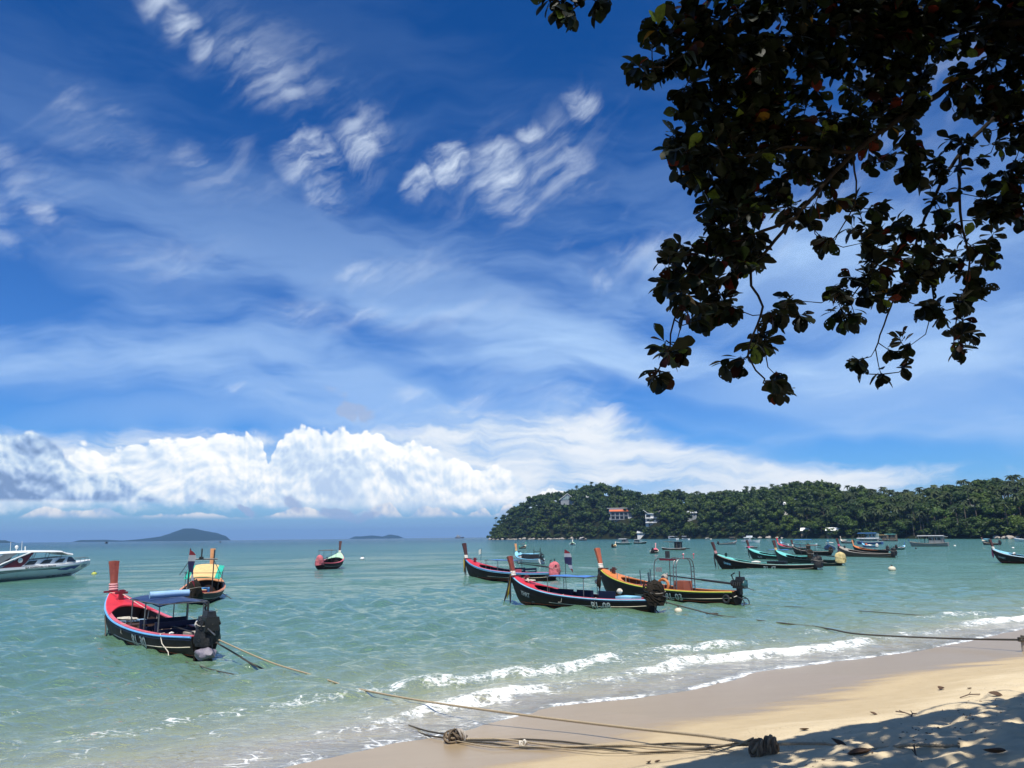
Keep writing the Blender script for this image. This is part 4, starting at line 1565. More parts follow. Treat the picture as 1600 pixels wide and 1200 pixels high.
    if samson is not None:
        t = .875
        z0 = H.s(t)
        MB().box((H.x(t), 0, z0 + .22 * hs), (.15 * hs, .15 * hs, .46 * hs)).box((H.x(t) + .005, 0, z0 + .33 * hs), (.10 * hs, .44 * hs, .08 * hs)).build('mooring_post', samson, root)
        if detail > 1:
            MB().box((H.x(.965), 0, H.s(.955) + .10 * hs), (.12 * hs, .78 * hs, .07 * hs)).build('cross_beam', samson, root)
    # ribs
    for i in range(ribs):
        t = .40 + .36 * i / max(1, ribs - 1) if ribs > 1 else .5
        for side in (1, -1):
            MB().tube([H.pt(t, 1.0, side, -.06) - Vector((0, 0, .03)), H.pt(t, .72, side, -.06), H.pt(t, .45, side, -.06)], .026 * hs, 4).build('rib', M_GREYWOOD, root)
    # floor boards
    if detail > 1:
        for k in range(3):
            y = (-.42 + .42 * k) * hs
            MB().box((-.02 * L, y, .135 * hs), (.60 * L, .34 * hs, .03)).build('floor_board', M_GREYWOOD if k != 1 else M_DARKWOOD, root)
    for k in range(benches):
        t = .26 + .13 * k
        w = 2 * (H.side_y(t, .4 * hs) - .08)
        x = H.x(t)
        bn = MB().box((x, 0, .40 * hs), (.38 * hs, w, .06 * hs)).build('bench', M_NAVY, root)
        for sy in (-.42, .42):
            MB().box((x, sy * w, .24 * hs), (.07 * hs, .07 * hs, .28 * hs)).build('leg', M_NAVY, bn)
        MB().box((x - .2 * hs, 0, .80 * hs), (.05 * hs, w * .92, .15 * hs)).box((x - .2 * hs, 0, .58 * hs), (.05 * hs, w * .92, .12 * hs)).box((x - .2 * hs, -.44 * w, .62 * hs), (.06 * hs, .07 * hs, .52 * hs)).box((x - .2 * hs, .44 * w, .62 * hs), (.06 * hs, .07 * hs, .52 * hs)).build('backrest', M_NAVY, bn)
    if canopy:
        cm = canopy
        t0, t1, z, w = cm['t0'], cm['t1'], cm['z'] * hs, cm['w'] * hs
        x0, x1 = H.x(t0), H.x(t1)
        fm = cm.get('post', M_STEEL)
        for k in range(cm.get('n', 3)):
            x = x0 + (x1 - x0) * (.04 + .92 * k / max(1, cm.get('n', 3) - 1))
            for side in (1, -1):
                tt = x / L + .5
                yb = min(w * .46, H.b(tt) - .08)
                MB().tube([(x, side * yb, .3 * hs), (x, side * w * .46, z - .02)], .022 * hs, 5).build('canopy_post', fm, root)
        mc = MB()
        rg = []
        for i in range(9):
            x = x0 + (x1 - x0) * i / 8
            rg.append([(x, w / 2 * v, z + cm.get('arch', .12) * hs * (1 - v * v) - .02 * hs * math.cos(i * 1.57) + cm.get('slope', 0) * (i / 8 - .5)) for v in [-1 + 2 * j / 8 for j in range(9)]])
        mc.loft(rg, closed=False)
        mc.loft([[(p[0], p[1], p[2] - .03) for p in row] for row in rg], closed=False)
        cn = mc.build('canopy', cm['mat'], root, True)
        MB().tube([(x0, -w / 2, z), (x1, -w / 2, z)], .02 * hs, 5).tube([(x0, w / 2, z), (x1, w / 2, z)], .02 * hs, 5).tube([(x0, -w / 2, z - .01), (x0, w / 2, z - .01)], .02 * hs, 5).tube([(x1, -w / 2, z - .01), (x1, w / 2, z - .01)], .02 * hs, 5).build('canopy_frame', fm, cn)
        if cm.get('roll'):
            xm = x0 + (x1 - x0) * .45
            MB().tube([(xm + .03 * math.sin(j), -w * .42 + w * .84 * j / 7, z + .21 * hs) for j in range(8)], .115 * hs, 10).build('rolled_sheet', cm['roll'], cn, True)
        if cm.get('panel'):
            MB().loft([[(p[0], p[1] * .72, p[2] + .04) for p in row] for row in rg], closed=False).build('panel', cm['panel'], cn, True)
    if engine:
        e = engine
        x, z = H.x(0) - .12 * hs, H.s(.0) - .06 * hs
        me_ = MB()
        me_.box((x + .2 * hs, 0, z + .02 * hs), (.5 * hs, .16 * hs, .14 * hs))
        me_.box((x, 0, z + .08 * hs), (.22 * hs, .22 * hs, .30 * hs))
        me_.box((x - .05 * hs, 0, z + .42 * hs), (.62 * hs, .40 * hs, .40 * hs))
        me_.box((x - .08 * hs, 0, z + .68 * hs), (.44 * hs, .30 * hs, .20 * hs), taper=.8)
        me_.tube([(x + .30 * hs, 0, z + .45 * hs), (x + .42 * hs, .0, z + .45 * hs)], .16 * hs, 10)
        for k in range(4):
            me_.tube([(x - .22 * hs + .13 * hs * k, .21 * hs, z + .52 * hs), (x - .22 * hs + .13 * hs * k, .27 * hs, z + .35 * hs)], .035 * hs, 6)
            me_.tube([(x - .22 * hs + .13 * hs * k, -.21 * hs, z + .58 * hs), (x - .22 * hs + .13 * hs * k, -.29 * hs, z + .38 * hs)], .035 * hs, 6)
        en = me_.build('engine', M_ENGINE, root)
        MB().tube([(x - .1 * hs, .06 * hs, z + .7 * hs), (x - .1 * hs, .06 * hs, z + 1.05 * hs)], .035 * hs, 6).build('exhaust_pipe', M_ENGINE, en)
        MB().tube([(x + .1 * hs, -.1 * hs, z + .5 * hs), (x + .40 * hs, -.1 * hs, z + .58 * hs), (x + .5 * hs, -.08 * hs, z + .85 * hs), (x + .28 * hs, -.05 * hs, z + .95 * hs)], .035 * hs, 6).build('intake_pipe', M_ENGINE, en)
        if not e.get('cover'):
            MB().blob((x - .32 * hs, 0, z + .42 * hs), (.12 * hs, .22 * hs, .22 * hs), 3, .05, 2).build('flywheel', M_TEALENG, en, True)
        if e.get('shaft'):
            ln = e['shaft'] * hs
            up = e.get('up', .10)
            MB().tube([(x + .35 * hs, 0, z + .42 * hs), (x + .35 * hs + ln * .45, 0, z + (.42 + up * ln * .45) * hs)], .055 * hs, 8).tube([(x + .35 * hs + ln * .4, 0, z + (.42 + up * ln * .4) * hs), (x + .35 * hs + ln, 0, z + (.42 + up * ln) * hs)], .035 * hs, 8).build('propeller_shaft', M_DKSTEEL, en)
            mp_ = MB()
            for k in range(3):
                a = k * 2.094
                px_ = x + .35 * hs + ln
                zz = z + (.42 + up * ln) * hs
                mp_.quad((px_, 0, zz), (px_ + .05 * hs, .10 * hs * math.cos(a - .5), zz + .10 * hs * math.sin(a - .5)), (px_, .17 * hs * math.cos(a), zz + .17 * hs * math.sin(a)), (px_ - .04 * hs, .10 * hs * math.cos(a + .5), zz + .10 * hs * math.sin(a + .5)))
            mp_.build('propeller', M_STEEL, en)
        MB().tube([(x - .35 * hs, .12 * hs, z + .30 * hs), (x - .95 * hs, .14 * hs, z + .18 * hs)], .022 * hs, 5).build('tiller', M_STEEL, en)
        if e.get('cover'):
            cv = e.get('size', (.52, .42, .62))
            mc = MB()
            n = 18
            rg = []
            for j in range(10):
                tt = j / 9
                zz = z + (-.18 + e.get('top', 1.0) * 1.08 * tt) * hs
                sc = (1.0 + .12 * math.sin(tt * 4.2)) * (1 - .30 * tt) if tt < .7 else (1.0 + .12 * math.sin(.7 * 4.2)) * .79 * math.sqrt(max(.05, 1 - ((tt - .7) / .3) ** 2 * .95))
                rg.append([(x - .02 * hs + math.cos(a) * cv[0] * hs * sc * (1 + .16 * math.sin(a * 3 + j * .6) + .10 * math.sin(a * 7 - j)), math.sin(a) * cv[1] * hs * sc * (1 + .16 * math.sin(a * 4 + 1 + j * .4) + .09 * math.cos(a * 8 + j)), zz + .04 * hs * math.sin(a * 2 + j)) for a in [6.283 * i / n for i in range(n)]])
            mc.loft(rg)
            mc.build('engine_cover', e['cover'], en, True)
            MB().tube([(x - .02 * hs + math.cos(a) * cv[0] * 1.06 * hs, math.sin(a) * cv[1] * 1.06 * hs, z + (.42 + .05 * math.sin(2 * a)) * hs) for a in [6.283 * i / 20 for i in range(21)]], .014 * hs, 5, caps=False).build('tie_rope', M_GREYWOOD, en)
            if e.get('net'):
                for k in range(7):
                    a0 = rng.uniform(0, 6.28)
                    pts = [(x + math.cos(a0 + .5 * j) * cv[0] * 1.12 * hs, math.sin(a0 + .5 * j) * cv[1] * 1.14 * hs, z + (.85 - .15 * j + .1 * math.sin(j * 2 + k)) * hs) for j in range(7)]
                    MB().tube(pts, .03 * hs, 5).build('net_rope', M_NET, en, True)
    if ladder:
        ml = MB()
        x = H.x(0)
        for sy in (-.20, .20):
            pts = [(x + .02, sy * hs, .42 * hs)] + [(x - (.12 + .38 * math.sin(a)) * hs, sy * hs, (.10 + .26 * math.cos(a)) * hs) for a in [.2 + .35 * i for i in range(9)]]
            ml.tube(pts, .026 * hs, 6)
        for k in range(2):
            ml.tube([(x - (.40 - .1 * k) * hs, -.2 * hs, (.30 - .22 * k) * hs), (x - (.40 - .1 * k) * hs, .2 * hs, (.30 - .22 * k) * hs)], .02 * hs, 5)
        ml.build('boarding_ladder', M_DKSTEEL, root, True)
    if flag:
        t, side, h = flag
        p = Vector((H.x(t), side * (H.b(t) - .1) if side else 0, .3 * hs))
        po = MB().tube([p, p + Vector((.05 * hs, 0, h * hs))], .018 * hs, 5).build('flag_pole', M_DKSTEEL, root)
        mf = MB()
        rg = []
        for i in range(9):
            u = i / 8
            rg.append([(p.x + .05 * hs - .70 * hs * u * .8, p.y + .06 * hs * math.sin(u * 7 + 3 * v), p.z + h * hs - .02 * hs - (.80 * v + .50 * u * u) * hs) for v in [j / 6 for j in range(7)]])
        mf.loft(rg, closed=False)
        mf.build('flag', M_FLAG, po, True)
    for body, t, zf, size, side, mat in (text or ()):
        v, f = text_points(body, size * hs)
        w = v[:, 0].max() - v[:, 0].min()
        out = []
        for p in v:
            # seen from port (+y) the bow is to the left, from starboard to the right
            x = H.x(t) + (-(p[0] - w / 2) if side > 0 else (p[0] - w / 2))
            tt = x / L + .5
            z = H.k(tt) + (H.s(tt) - H.k(tt)) * zf + p[1]
            out.append((x, side * (H.side_y(tt, z) + .03), z))
        me = bpy.data.meshes.new('lettering')
        me.from_pydata(out, [], f)
        me.update()
        link('lettering', me, mat or M_LETTER, root)
    if extras:
        extras(root, H, hs)
    return root, H, hs


def coil(m, c, r, turns, th, seed=0):
    g = random.Random(seed)
    pts = []
    for i in range(turns * 12):
        a = i * .5236
        k = r * (.55 + .45 * abs(math.sin(i * .37 + seed)))
        pts.append((c[0] + math.cos(a) * k + g.uniform(-.02, .02), c[1] + math.sin(a) * k * .7, c[2] + .012 * i / 12 + .03 * abs(math.sin(i * .9))))
    m.tube(pts, th, 5)
    return m


def life_ring(root, c, r, mat, ry=0.0):
    m = MB()
    pts = []
    for i in range(25):
        a = 6.283 * i / 24
        pts.append((c[0] + r * math.cos(a) * math.cos(ry), c[1] + r * math.cos(a) * math.sin(ry), c[2] + r * math.sin(a)))
    m.tube(pts, r * .24, 7, caps=False)
    return m.build('life_ring', mat, root, True)


# ------------------------------------------------------------------ the near boats
def extra_a(root, H, hs):
    # pale seat board across the bow well, rope heap, ropes over the side, box by the engine
    MB().box((H.x(.755), 0, .50 * hs), (.42 * hs, 1.5 * H.b(.755), .05)).build('seat_board', M_PALETARP, root)
    MB().box((H.x(.67), 0, .44 * hs), (.60 * hs, 1.7 * H.b(.67) - .1, .05)).build('seat_board', M_DARKWOOD, root)
    m = MB()
    for k in range(3):
        coil(m, (H.x(.735), -.05 + .16 * k, .55 * hs + .03 * k), .30 * hs, 3, .022, k)
    m.build('rope_coil', M_WHITEROPE, root, True)
    MB().tube([(H.x(.97), H.b(.96), H.s(.97)), (H.x(.90), .15, H.s(.9) + .25 * hs), (H.x(.875), 0, H.s(.88) + .30 * hs), (H.x(.80), -.45, H.s(.8) + .10 * hs), (H.x(.74), -.62, H.s(.76))], .016, 5).build('deck_rope', M_WHITEROPE, root, True)
    for t, dx in ((.50, .05), (.17, -.75)):
        y = H.b(t)
        MB().tube([(H.x(t), y - .12, H.s(t) + .06), (H.x(t), y + .03, H.s(t) + .05), (H.x(t) + dx * .3, y + .02, H.s(t) - .25), (H.x(t) + dx * .8, H.side_y(.14, .1) + .10, .12), (H.x(t) + dx, H.side_y(.12, .1) + .16, -.04)], .017, 5).build('side_rope', M_WHITEROPE, root, True)
    MB().tube([(H.x(.78), H.b(.78) + .03, .75 * hs), (H.x(.76), H.b(.78) + .02, .30 * hs), (H.x(.735), H.side_y(.75, .1) + .25, -.05)], .03, 5).build('fender_rope', M_WETROPE, root, True)
    MB().box((H.x(.13), -.15, .42 * hs), (.60, .55, .42)).build('fuel_box', M_GREYWOOD, root)
    MB().tube([(H.x(.10), .0, .62 * hs), (H.x(.34), .08, .72 * hs)], .03, 6).build('steering_pole', M_DKSTEEL, root)
    MB().blob((H.x(.22), -.65, H.s(.2) + .2), (.14, .14, .17), 2, .1).build('float_ball', M_WHITEPL, root, True)
    for k, (t, y, z) in enumerate(((.30, .45, .22), (.40, .55, .22), (.20, .35, .55), (.27, -.3, .25))):
        MB().blob((H.x(t), y, z * hs), (.13, .10, .06), k, .3, 1).build('plastic_scrap', M_WHITEPL, root, True)
    # bundle of sheeting and the post hanging off the stern
    MB().blob((H.x(0) - .36, .10, .16), (.42, .30, .22), 5, .3, 3).build('hanging_bundle', paint('grey_mauve_sheet', (.20, .18, .22), .6, .3, 6.0, .02), root, True)
    MB().tube([(H.x(0) - .05, .25, .62), (H.x(0) - .10, .30, .2), (H.x(0) - .06, .32, -.1)], .07, 6).build('hanging_net', M_NET, root, True)
    MB().tube([(H.x(0) - .20, -.12, .95), (H.x(0) - .45, -.05, .35), (H.x(0) - .50, 0, -.15)], .035, 6).build('stern_pole', M_DKSTEEL, root, True)


longtail('longtail lettered 30 with red bow deck and black sheeted engine, nearest on the left', (178, 986), (316, 1026), detail=3,
         hull=M_BLACK, deck=M_RED, gun=M_PINK, inner=M_DARKWOOD, prow=M_REDWOOD, sash=M_PINKCLOTH, samson=M_MAROON, benches=2, ribs=6,
         text=[('RL 30', .335, .45, .50, 1, None)],
         canopy=dict(t0=.20, t1=.50, z=1.46, w=1.5, mat=M_DKBLUETARP, roll=M_PALETARP, n=3, arch=.10, slope=.10, post=M_STEEL), flag=(.40, -1, 2.85),
         engine=dict(cover=M_BLACKTARP, size=(.31, .32, .6), top=.84), extras=extra_a)


def extra_b(root, H, hs):
    x = H.x(.30)
    fr = MB().tube([(x, -.75, .4), (x, -.72, 2.75)], .035, 6).tube([(x, .75, .4), (x, .72, 2.75)], .035, 6).tube([(x, -.95, 2.6), (x, .85, 2.6)], .05, 6).tube([(x, -.72, 2.55), (x - .2, -1.25, 1.6)], .022, 5).tube([(x, .72, 2.55), (x - .2, 1.25, 1.6)], .022, 5)
    f = fr.build('pole_frame', M_DKSTEEL, root)
    for y, h in ((-.72, .55), (.72, .50), (.05, .62)):
        MB().tube([(x, y, 2.65), (x, y, 2.65 + h)], .045 if y else .022, 6).build('lamp_pole', M_DKSTEEL, f)
    MB().box((x, .05, 2.68), (.18, .26, .14)).build('lamp_box', M_ENGINE, f)
    MB().box((H.x(.42), .0, .55), (.5, 1.0, .42)).build('cool_box', M_SKYRAIL, root)
    MB().box((H.x(.20), -.18, .45), (.5, .75, .5)).build('engine_crate', M_MAROON, root)
    MB().tube([(H.x(.2), -.5, .72), (H.x(.2), .1, .72)], .04, 6).build('crate_handle', M_YELLOWTARP, root)
    MB().tube([(H.x(.5), -1.0, .5), (H.x(.42), -2.0, -.05)], .025, 5).build('mooring_pole', M_WETROPE, root)


longtail('green longtail seen from astern with a yellow and green canopy, on the left', (325, 929), (302, 944), L=9.2, detail=3, beam=.29, free=1.15, prow_h=1.75,
         hull=M_DKGREEN, deck=M_TANPROW, gun=paint('salmon_gunwale', (.60, .25, .14), .5, .15, 2.0), rails=(paint('salmon_rail', (.62, .28, .16), .5, .15, 2.0),), prow=M_TANPROW, sash=M_MINT, samson=None, ribs=4,
         canopy=dict(t0=.40, t1=.70, z=1.85, w=2.4, mat=M_TEALTARP, panel=M_YELCLOTH, n=2, arch=.10, slope=.75, post=M_DKSTEEL),
         engine=dict(cover=M_NET, size=(.55, .46, .6), top=1.0), extras=extra_b)


longtail('small longtail with mint bow deck and pink wrapped engine, alone in the middle distance', (533, 884.2), (500, 889.5), L=10.5, beam=.27, free=1.2, prow_h=1.5,
         hull=M_BLACK, deck=M_MINT, gun=M_PINK, rails=(M_PINK,), prow=M_DKPROW, sash=M_WHITECLOTH, ribs=2,
         canopy=dict(t0=.22, t1=.48, z=2.2, w=1.7, mat=M_THATCH, n=2, arch=.03, post=M_DKSTEEL),
         engine=dict(cover=M_PINKTARP, size=(.55, .5, .6), top=1.1, shaft=3.2, up=.06),
         extras=lambda r, H, hs: [MB().tube([(H.x(t), y, .3), (H.x(t), y, 1.15)], .03, 5).tube([(H.x(t), y, 1.15), (H.x(t + .12), y, 1.15)], .03, 5).build('side_post', M_DKSTEEL, r) for t in (.5, .6) for y in (-.6, .6)])


def extra_e(root, H, hs):
    MB().box((H.x(.70), 0, .48 * hs), (.9 * hs, 1.5 * H.b(.7), .05)).build('seat_board', M_LTBLUE, root)
    MB().box((H.x(.36), .1, .62 * hs), (.40, .5, .34)).build('crate', M_PINK, root)
    MB().tube([(H.x(.72), H.b(.72) - .1, .4), (H.x(.715), H.b(.72) - .1, 2.75)], .02, 5).build('tall_pole', M_DKSTEEL, root)
    MB().quad((H.x(.715), H.b(.72) - .1, 2.7), (H.x(.745), H.b(.72) - .1, 2.6), (H.x(.745), H.b(.72) - .1, 2.15), (H.x(.718), H.b(.72) - .1, 2.25)).build('pennant', M_WHITECLOTH, root)
    MB().tube([(H.x(.99), .1, H.s(1) - .2), (H.x(.97), .16, .5), (H.x(.965), .2, -.1)], .04, 5).build('bow_chain', M_WETROPE, root)


longtail('black longtail with red bow deck and pink covered engine, left of boat 08', (735, 902), (862, 908), detail=2,
         hull=M_BLACK, deck=M_RED, gun=M_PINK, inner=M_NAVY, prow=M_DKPROW, sash=M_WHITECLOTH, samson=M_MAROON, ribs=6, rails=(M_SKYRAIL, M_LTBLUE), ladder=True, prow_h=1.25,
         ribbon=[(M_RIBBON, 1.5, .1), (M_RIBBONY, 1.2, .18)], canopy=dict(t0=.38, t1=.68, z=1.42, w=1.4, mat=M_BLUETARP, n=3, arch=.04),
         engine=dict(cover=M_PINKTARP, size=(.46, .40, .6), top=.95, shaft=3.4, up=.06), benches=2, extras=extra_e)


def extra_f(root, H, hs):
    MB().box((H.x(.42), 0, .85 * hs), (3.4 * hs, 1.55 * hs, .95 * hs)).build('engine_housing', M_DKSTEEL, root)
    for k in range(5):
        MB().box((H.x(.42) - 1.5 + .75 * k, .79 * hs, .85 * hs), (.08, .05, .95 * hs)).build('housing_slat', M_ENGINE, root)
    MB().box((H.x(.42), 0, 1.38 * hs), (3.3 * hs, 1.45 * hs, .08)).build('housing_lid', M_LTBLUE, root)
    x = H.x(.16)
    MB().tube([(x, -.5, .5), (x, -.5, 2.2)], .05, 6).tube([(x, .5, .5), (x, .5, 2.0)], .05, 6).tube([(x, -.5, 1.7), (x, .5, 1.7)], .04, 6).build('pole_frame', M_DKSTEEL, root)
    MB().tube([(H.x(.03), .2, .9), (H.x(0) - .9, .2, .55), (H.x(0) - 1.3, .2, .5)], .10, 6).build('tail_boom', M_ENGINE, root)
    MB().box((H.x(.70), .0, .75 * hs), (1.0, 1.4, .5)).build('cargo_box', M_WHITEPL, root)


longtail('pale blue longtail with black engine housing, behind the two red decked boats', (794, 877.3), (846, 881), L=9.6, beam=.24,
         hull=M_WHITEHULL, deck=M_LTBLUE, gun=M_LTBLUE, rails=(M_LTBLUE, M_CREAM), prow=M_TANPROW, sash=M_YELCLOTH, samson=M_DKSTEEL, ribs=0, ladder=True, free=1.15,
         engine=dict(shaft=0), extras=extra_f)


def extra_g(root, H, hs):
    m = MB()
    for k in range(4):
        coil(m, (H.x(.865) - .16 * k, .02 + .10 * (k % 2), H.s(.86) + .16 * hs), .22 * hs, 2, .024, k + 3)
    m.build('rope_coil', M_WHITEROPE, root, True)
    for dy in (0, .08):
        MB().tube([(H.x(.865), dy, H.s(.86) + .3), (H.x(.84), .1 + dy, H.s(.84) + .05), (H.x(.80) - dy, .2 + dy, .75 * hs), (H.x(.77) - dy, .3, .35 * hs)], .022, 5).build('deck_rope', M_WHITEROPE, root, True)
    for k, (t, w) in enumerate(((.30, 1.25), (.45, 1.25), (.59, 1.2))):
        MB().box((H.x(t), -.15, .62 * hs), (1.1 * hs, .10, .52 * hs)).build('side_board', M_NAVY, root)
    MB().box((H.x(.15), 0, .52 * hs), (1.0, .9, .36)).build('stern_box', M_LTBLUE, root)
    MB().blob((H.x(.22), -.2, .90 * hs), (.16, .14, .16), 4, .3, 2).build('cloth_bundle', M_WHITEROPE, root, True)
    t = .36
    MB().tube([(H.x(t), -.3, .4), (H.x(t), -.3, 1.9)], .035, 6).build('canopy_mast', M_DKSTEEL, root)
    MB().blob((H.x(t) + .02, -.3, 1.35 * hs), (.12, .12, .42), 9, .3, 2).build('hanging_cloth', M_NET, root, True)
    MB().tube([(H.x(.40), -.6, .4), (H.x(.40), -.6, 1.25)], .02, 5).build('lamp_stem', M_DKSTEEL, root)
    MB().blob((H.x(.40), -.6, 1.32), (.14, .14, .13), 1, .05, 2).build('lamp', M_WHITEPL, root, True)
    for t in (.30, .52):
        MB().tube([(H.x(t), H.b(t) - .1, H.s(t) + .05), (H.x(t), H.b(t) + .02, H.s(t) + .04), (H.x(t) + .1, H.b(t), H.s(t) - .35), (H.x(t) + .35, H.b(t) - .04, .25)], .014, 5).build('side_rope', M_WHITEROPE, root, True)
    MB().tube([(H.x(0), .05, .35), (H.x(0) - .5, 0, -.25)], .03, 6).build('rudder_pole', M_DKSTEEL, root)
    MB().tube([(H.x(0) - .02, -.12, .6), (H.x(0) - .02, -.12, -.1)], .06, 5).build('stern_post', M_GREYWOOD, root)


longtail('black longtail lettered 08 with red bow deck and net covered engine', (813, 941), (1017, 956), detail=3,
         hull=M_BLACK, deck=M_RED, gun=M_PINK, inner=M_NAVY, prow=M_REDWOOD, sash=M_WHITECLOTH, samson=M_MAROON, ribs=6, rails=(M_LTBLUE, M_NAVY),
         text=[('RL-08', .27, .40, .50, 1, None), ('YHRT', .83, .52, .34, 1, None)], ribbon=[(M_RIBBON, 1.75, .25), (M_RIBBONY, 1.45, .42), (M_RIBBON, 1.7, .60)],
         canopy=dict(t0=.38, t1=.66, z=1.60, w=1.5, mat=M_BLUETARP, n=2, arch=.05), flag=(.64, -1, 2.75),
         engine=dict(cover=M_NET, size=(.52, .46, .6), top=1.08, net=True), extras=extra_g)


def extra_h(root, H, hs):
    # double tube arch amidships
    ar = MB()
    for dx in (0, .22):
        x = H.x(.33) + dx
        ar.tube([(x, .82, .45), (x, .80, 1.9), (x, .70, 2.25), (x, .45, 2.42), (x, -.45, 2.42), (x, -.70, 2.25), (x, -.80, 1.9), (x, -.82, .45)], .030, 6)
    for k in range(5):
        for sy in (.8, -.8):
            ar.tube([(H.x(.33), sy, .8 + .28 * k), (H.x(.33) + .22, sy, .8 + .28 * k)], .02, 5)
    x1 = H.x(.33) + 1.5
    ar.tube([(H.x(.33) + .22, .6, 2.38), (x1, .62, 2.42), (x1 + .25, .66, 2.30), (x1 + .32, .70, 2.0), (x1 + .34, .75, .6)], .032, 6)
    ar.tube([(H.x(.33) + .22, -.6, 2.38), (x1, -.62, 2.42), (x1 + .25, -.66, 2.30), (x1 + .32, -.70, 2.0), (x1 + .34, -.75, .6)], .032, 6)
    a = ar.build('tube_arch', M_STEEL, root, True)
    MB().box((H.x(.40), .62, 2.34), (1.3, .06, .10)).build('red_band', M_MAROON, a)
    MB().box((H.x(.49), -.5, 2.62), (.08, .34, .42)).build('flood_lamp', M_DKSTEEL, a)
    MB().box((H.x(.46), .70, 1.75), (.36, .16, .26)).build('switch_box', M_GREYHULL, a)
    for k, (t, y) in enumerate(((.36, -.3), (.30, .5), (.305, -.5))):
        MB().tube([(H.x(t), y, 2.4), (H.x(t), y, 2.62)], .02, 5).blob((H.x(t), y, 2.66), .06, k, .05, 1).build('signal_lamp', (M_WHITEPL, M_PINK, M_PINK)[k], a)
    life_ring(root, (H.x(.445), .55, .82), .36, M_ORANGEDK, R(8))
    MB().box((H.x(.345), .1, .78), (.85, .8, .68), taper=.9).build('fuel_box', paint('rust_red_box', (.30, .085, .045), .6, .2, 2.0), root)
    MB().blob((H.x(.47), .1, 1.25), (.22, .22, .24), 3, .12, 2).build('float_ball', M_GREYWOOD, root, True)
    MB().blob((H.x(.54), .35, .70), (.26, .20, .16), 6, .3, 2).build('yellow_bundle', paint('bright_yellow_plastic', (.62, .38, .03), .5, .15, 3.0), root, True)
    MB().box((H.x(.62), 0, .60), (1.7, 1.55 * H.b(.62), .28)).build('red_seat', paint('red_brown_seat', (.30, .07, .045), .6, .2, 2.0), root)
    for k, (t, y, h) in enumerate(((.62, .4, 1.1), (.60, -.3, 1.15), (.585, .1, .95), (.56, .3, 1.0), (.70, .5, .75))):
        MB().tube([(H.x(t), y, .55), (H.x(t) + .1, y, .55 + h)], .032 if k < 4 else .02, 6).build('stake', paint('blue_grey_pole', (.03, .06, .08), .5, .2, 3.0), root)
    for t in (.78, .70):
        MB().tube([(H.x(t), H.b(t) - .08, H.s(t)), (H.x(t), H.b(t) - .08, H.s(t) + .42)], .03, 5).build('pin_post', M_GREYWOOD, root)
    for k in range(4):
        MB().tube([(H.x(.89) + .06 * k, -.2 + .05 * k, H.s(.89) + .05), (H.x(.89) + .06 * k, -.18 + .05 * k, H.s(.89) + .34)], .035, 5).build('bow_stake', M_DKSTEEL, root)
    MB().tube([(H.x(.06), H.b(.06), H.s(.06)), (H.x(.0), .35, .40), (H.x(0) - .08, .2, .46)], .03, 5).build('side_rope', M_WHITEROPE, root, True)
    ty = MB()
    ty.tube([(H.x(.03), H.side_y(.03, .28) + .08, .30), (H.x(.03), H.side_y(.03, .28) + .10, .30)], .02, 5)
    pts = [(H.x(.035) + .19 * math.cos(6.283 * i / 16), H.side_y(.03, .3) + .07, .30 + .19 * math.sin(6.283 * i / 16)) for i in range(17)]
    MB().tube(pts, .06, 6, caps=False).build('tyre_fender', M_DKSTEEL, root, True)


longtail('dark longtail lettered 03 with orange bow deck and a steel tube arch', (950, 928.5), (1150, 944), detail=3,
         hull=M_BLACK, deck=M_ORANGEDK, gun=M_ORANGEDK, inner=paint('rust_inner_paint', (.26, .085, .04), .6, .2, 2.0), prow=paint('orange_red_prow', (.46, .12, .055), .45, .25, 3.5), sash=M_WHITECLOTH, samson=M_DKPROW, ribs=6, rails=(M_YELLOWGR, M_DKGREEN),
         text=[('RL 03', .345, .42, .48, 1, None)], ladder=True, prow_h=1.2,
         ribbon=[(M_RIBBON, .9, .05)],
         engine=dict(shaft=4.4, up=.055), extras=extra_h)


longtail('black longtail lettered 47 with turquoise deck and dark prow', (1128, 889.3), (1273, 892.5), detail=2,
         hull=M_BLACK, deck=M_TURQ, gun=M_TURQ, inner=M_DKGREEN, prow=M_DKPROW, sash=M_PINKCLOTH, samson=M_DKGREEN, ribs=8, rails=(M_GREYWOOD, M_BLACK), ladder=True,
         text=[('RL 47', .40, .40, .50, 1, None), ('DNHA', .84, .55, .28, 1, M_LTBLUE)], ribbon=[(M_RIBBON, 1.6, .0)],
         engine=dict(cover=M_BLACKTARP, size=(.5, .42, .5), top=.95), stripe=M_GREYWOOD,
         extras=lambda r, H, hs: [MB().blob((H.x(.55), .5, .75 * hs), (.5, .25, .14), 4, .35, 2).build('cloth_heap', M_WHITECLOTH, r, True), MB().box((H.x(.36), 0, .72 * hs), (1.9, .9, .3)).build('dark_cover', M_BLACKTARP, r), MB().tube([(H.x(.98), .12, H.s(.95)), (H.x(.955), .15, -.1)], .03, 5).build('bow_line', M_WETROPE, r)])

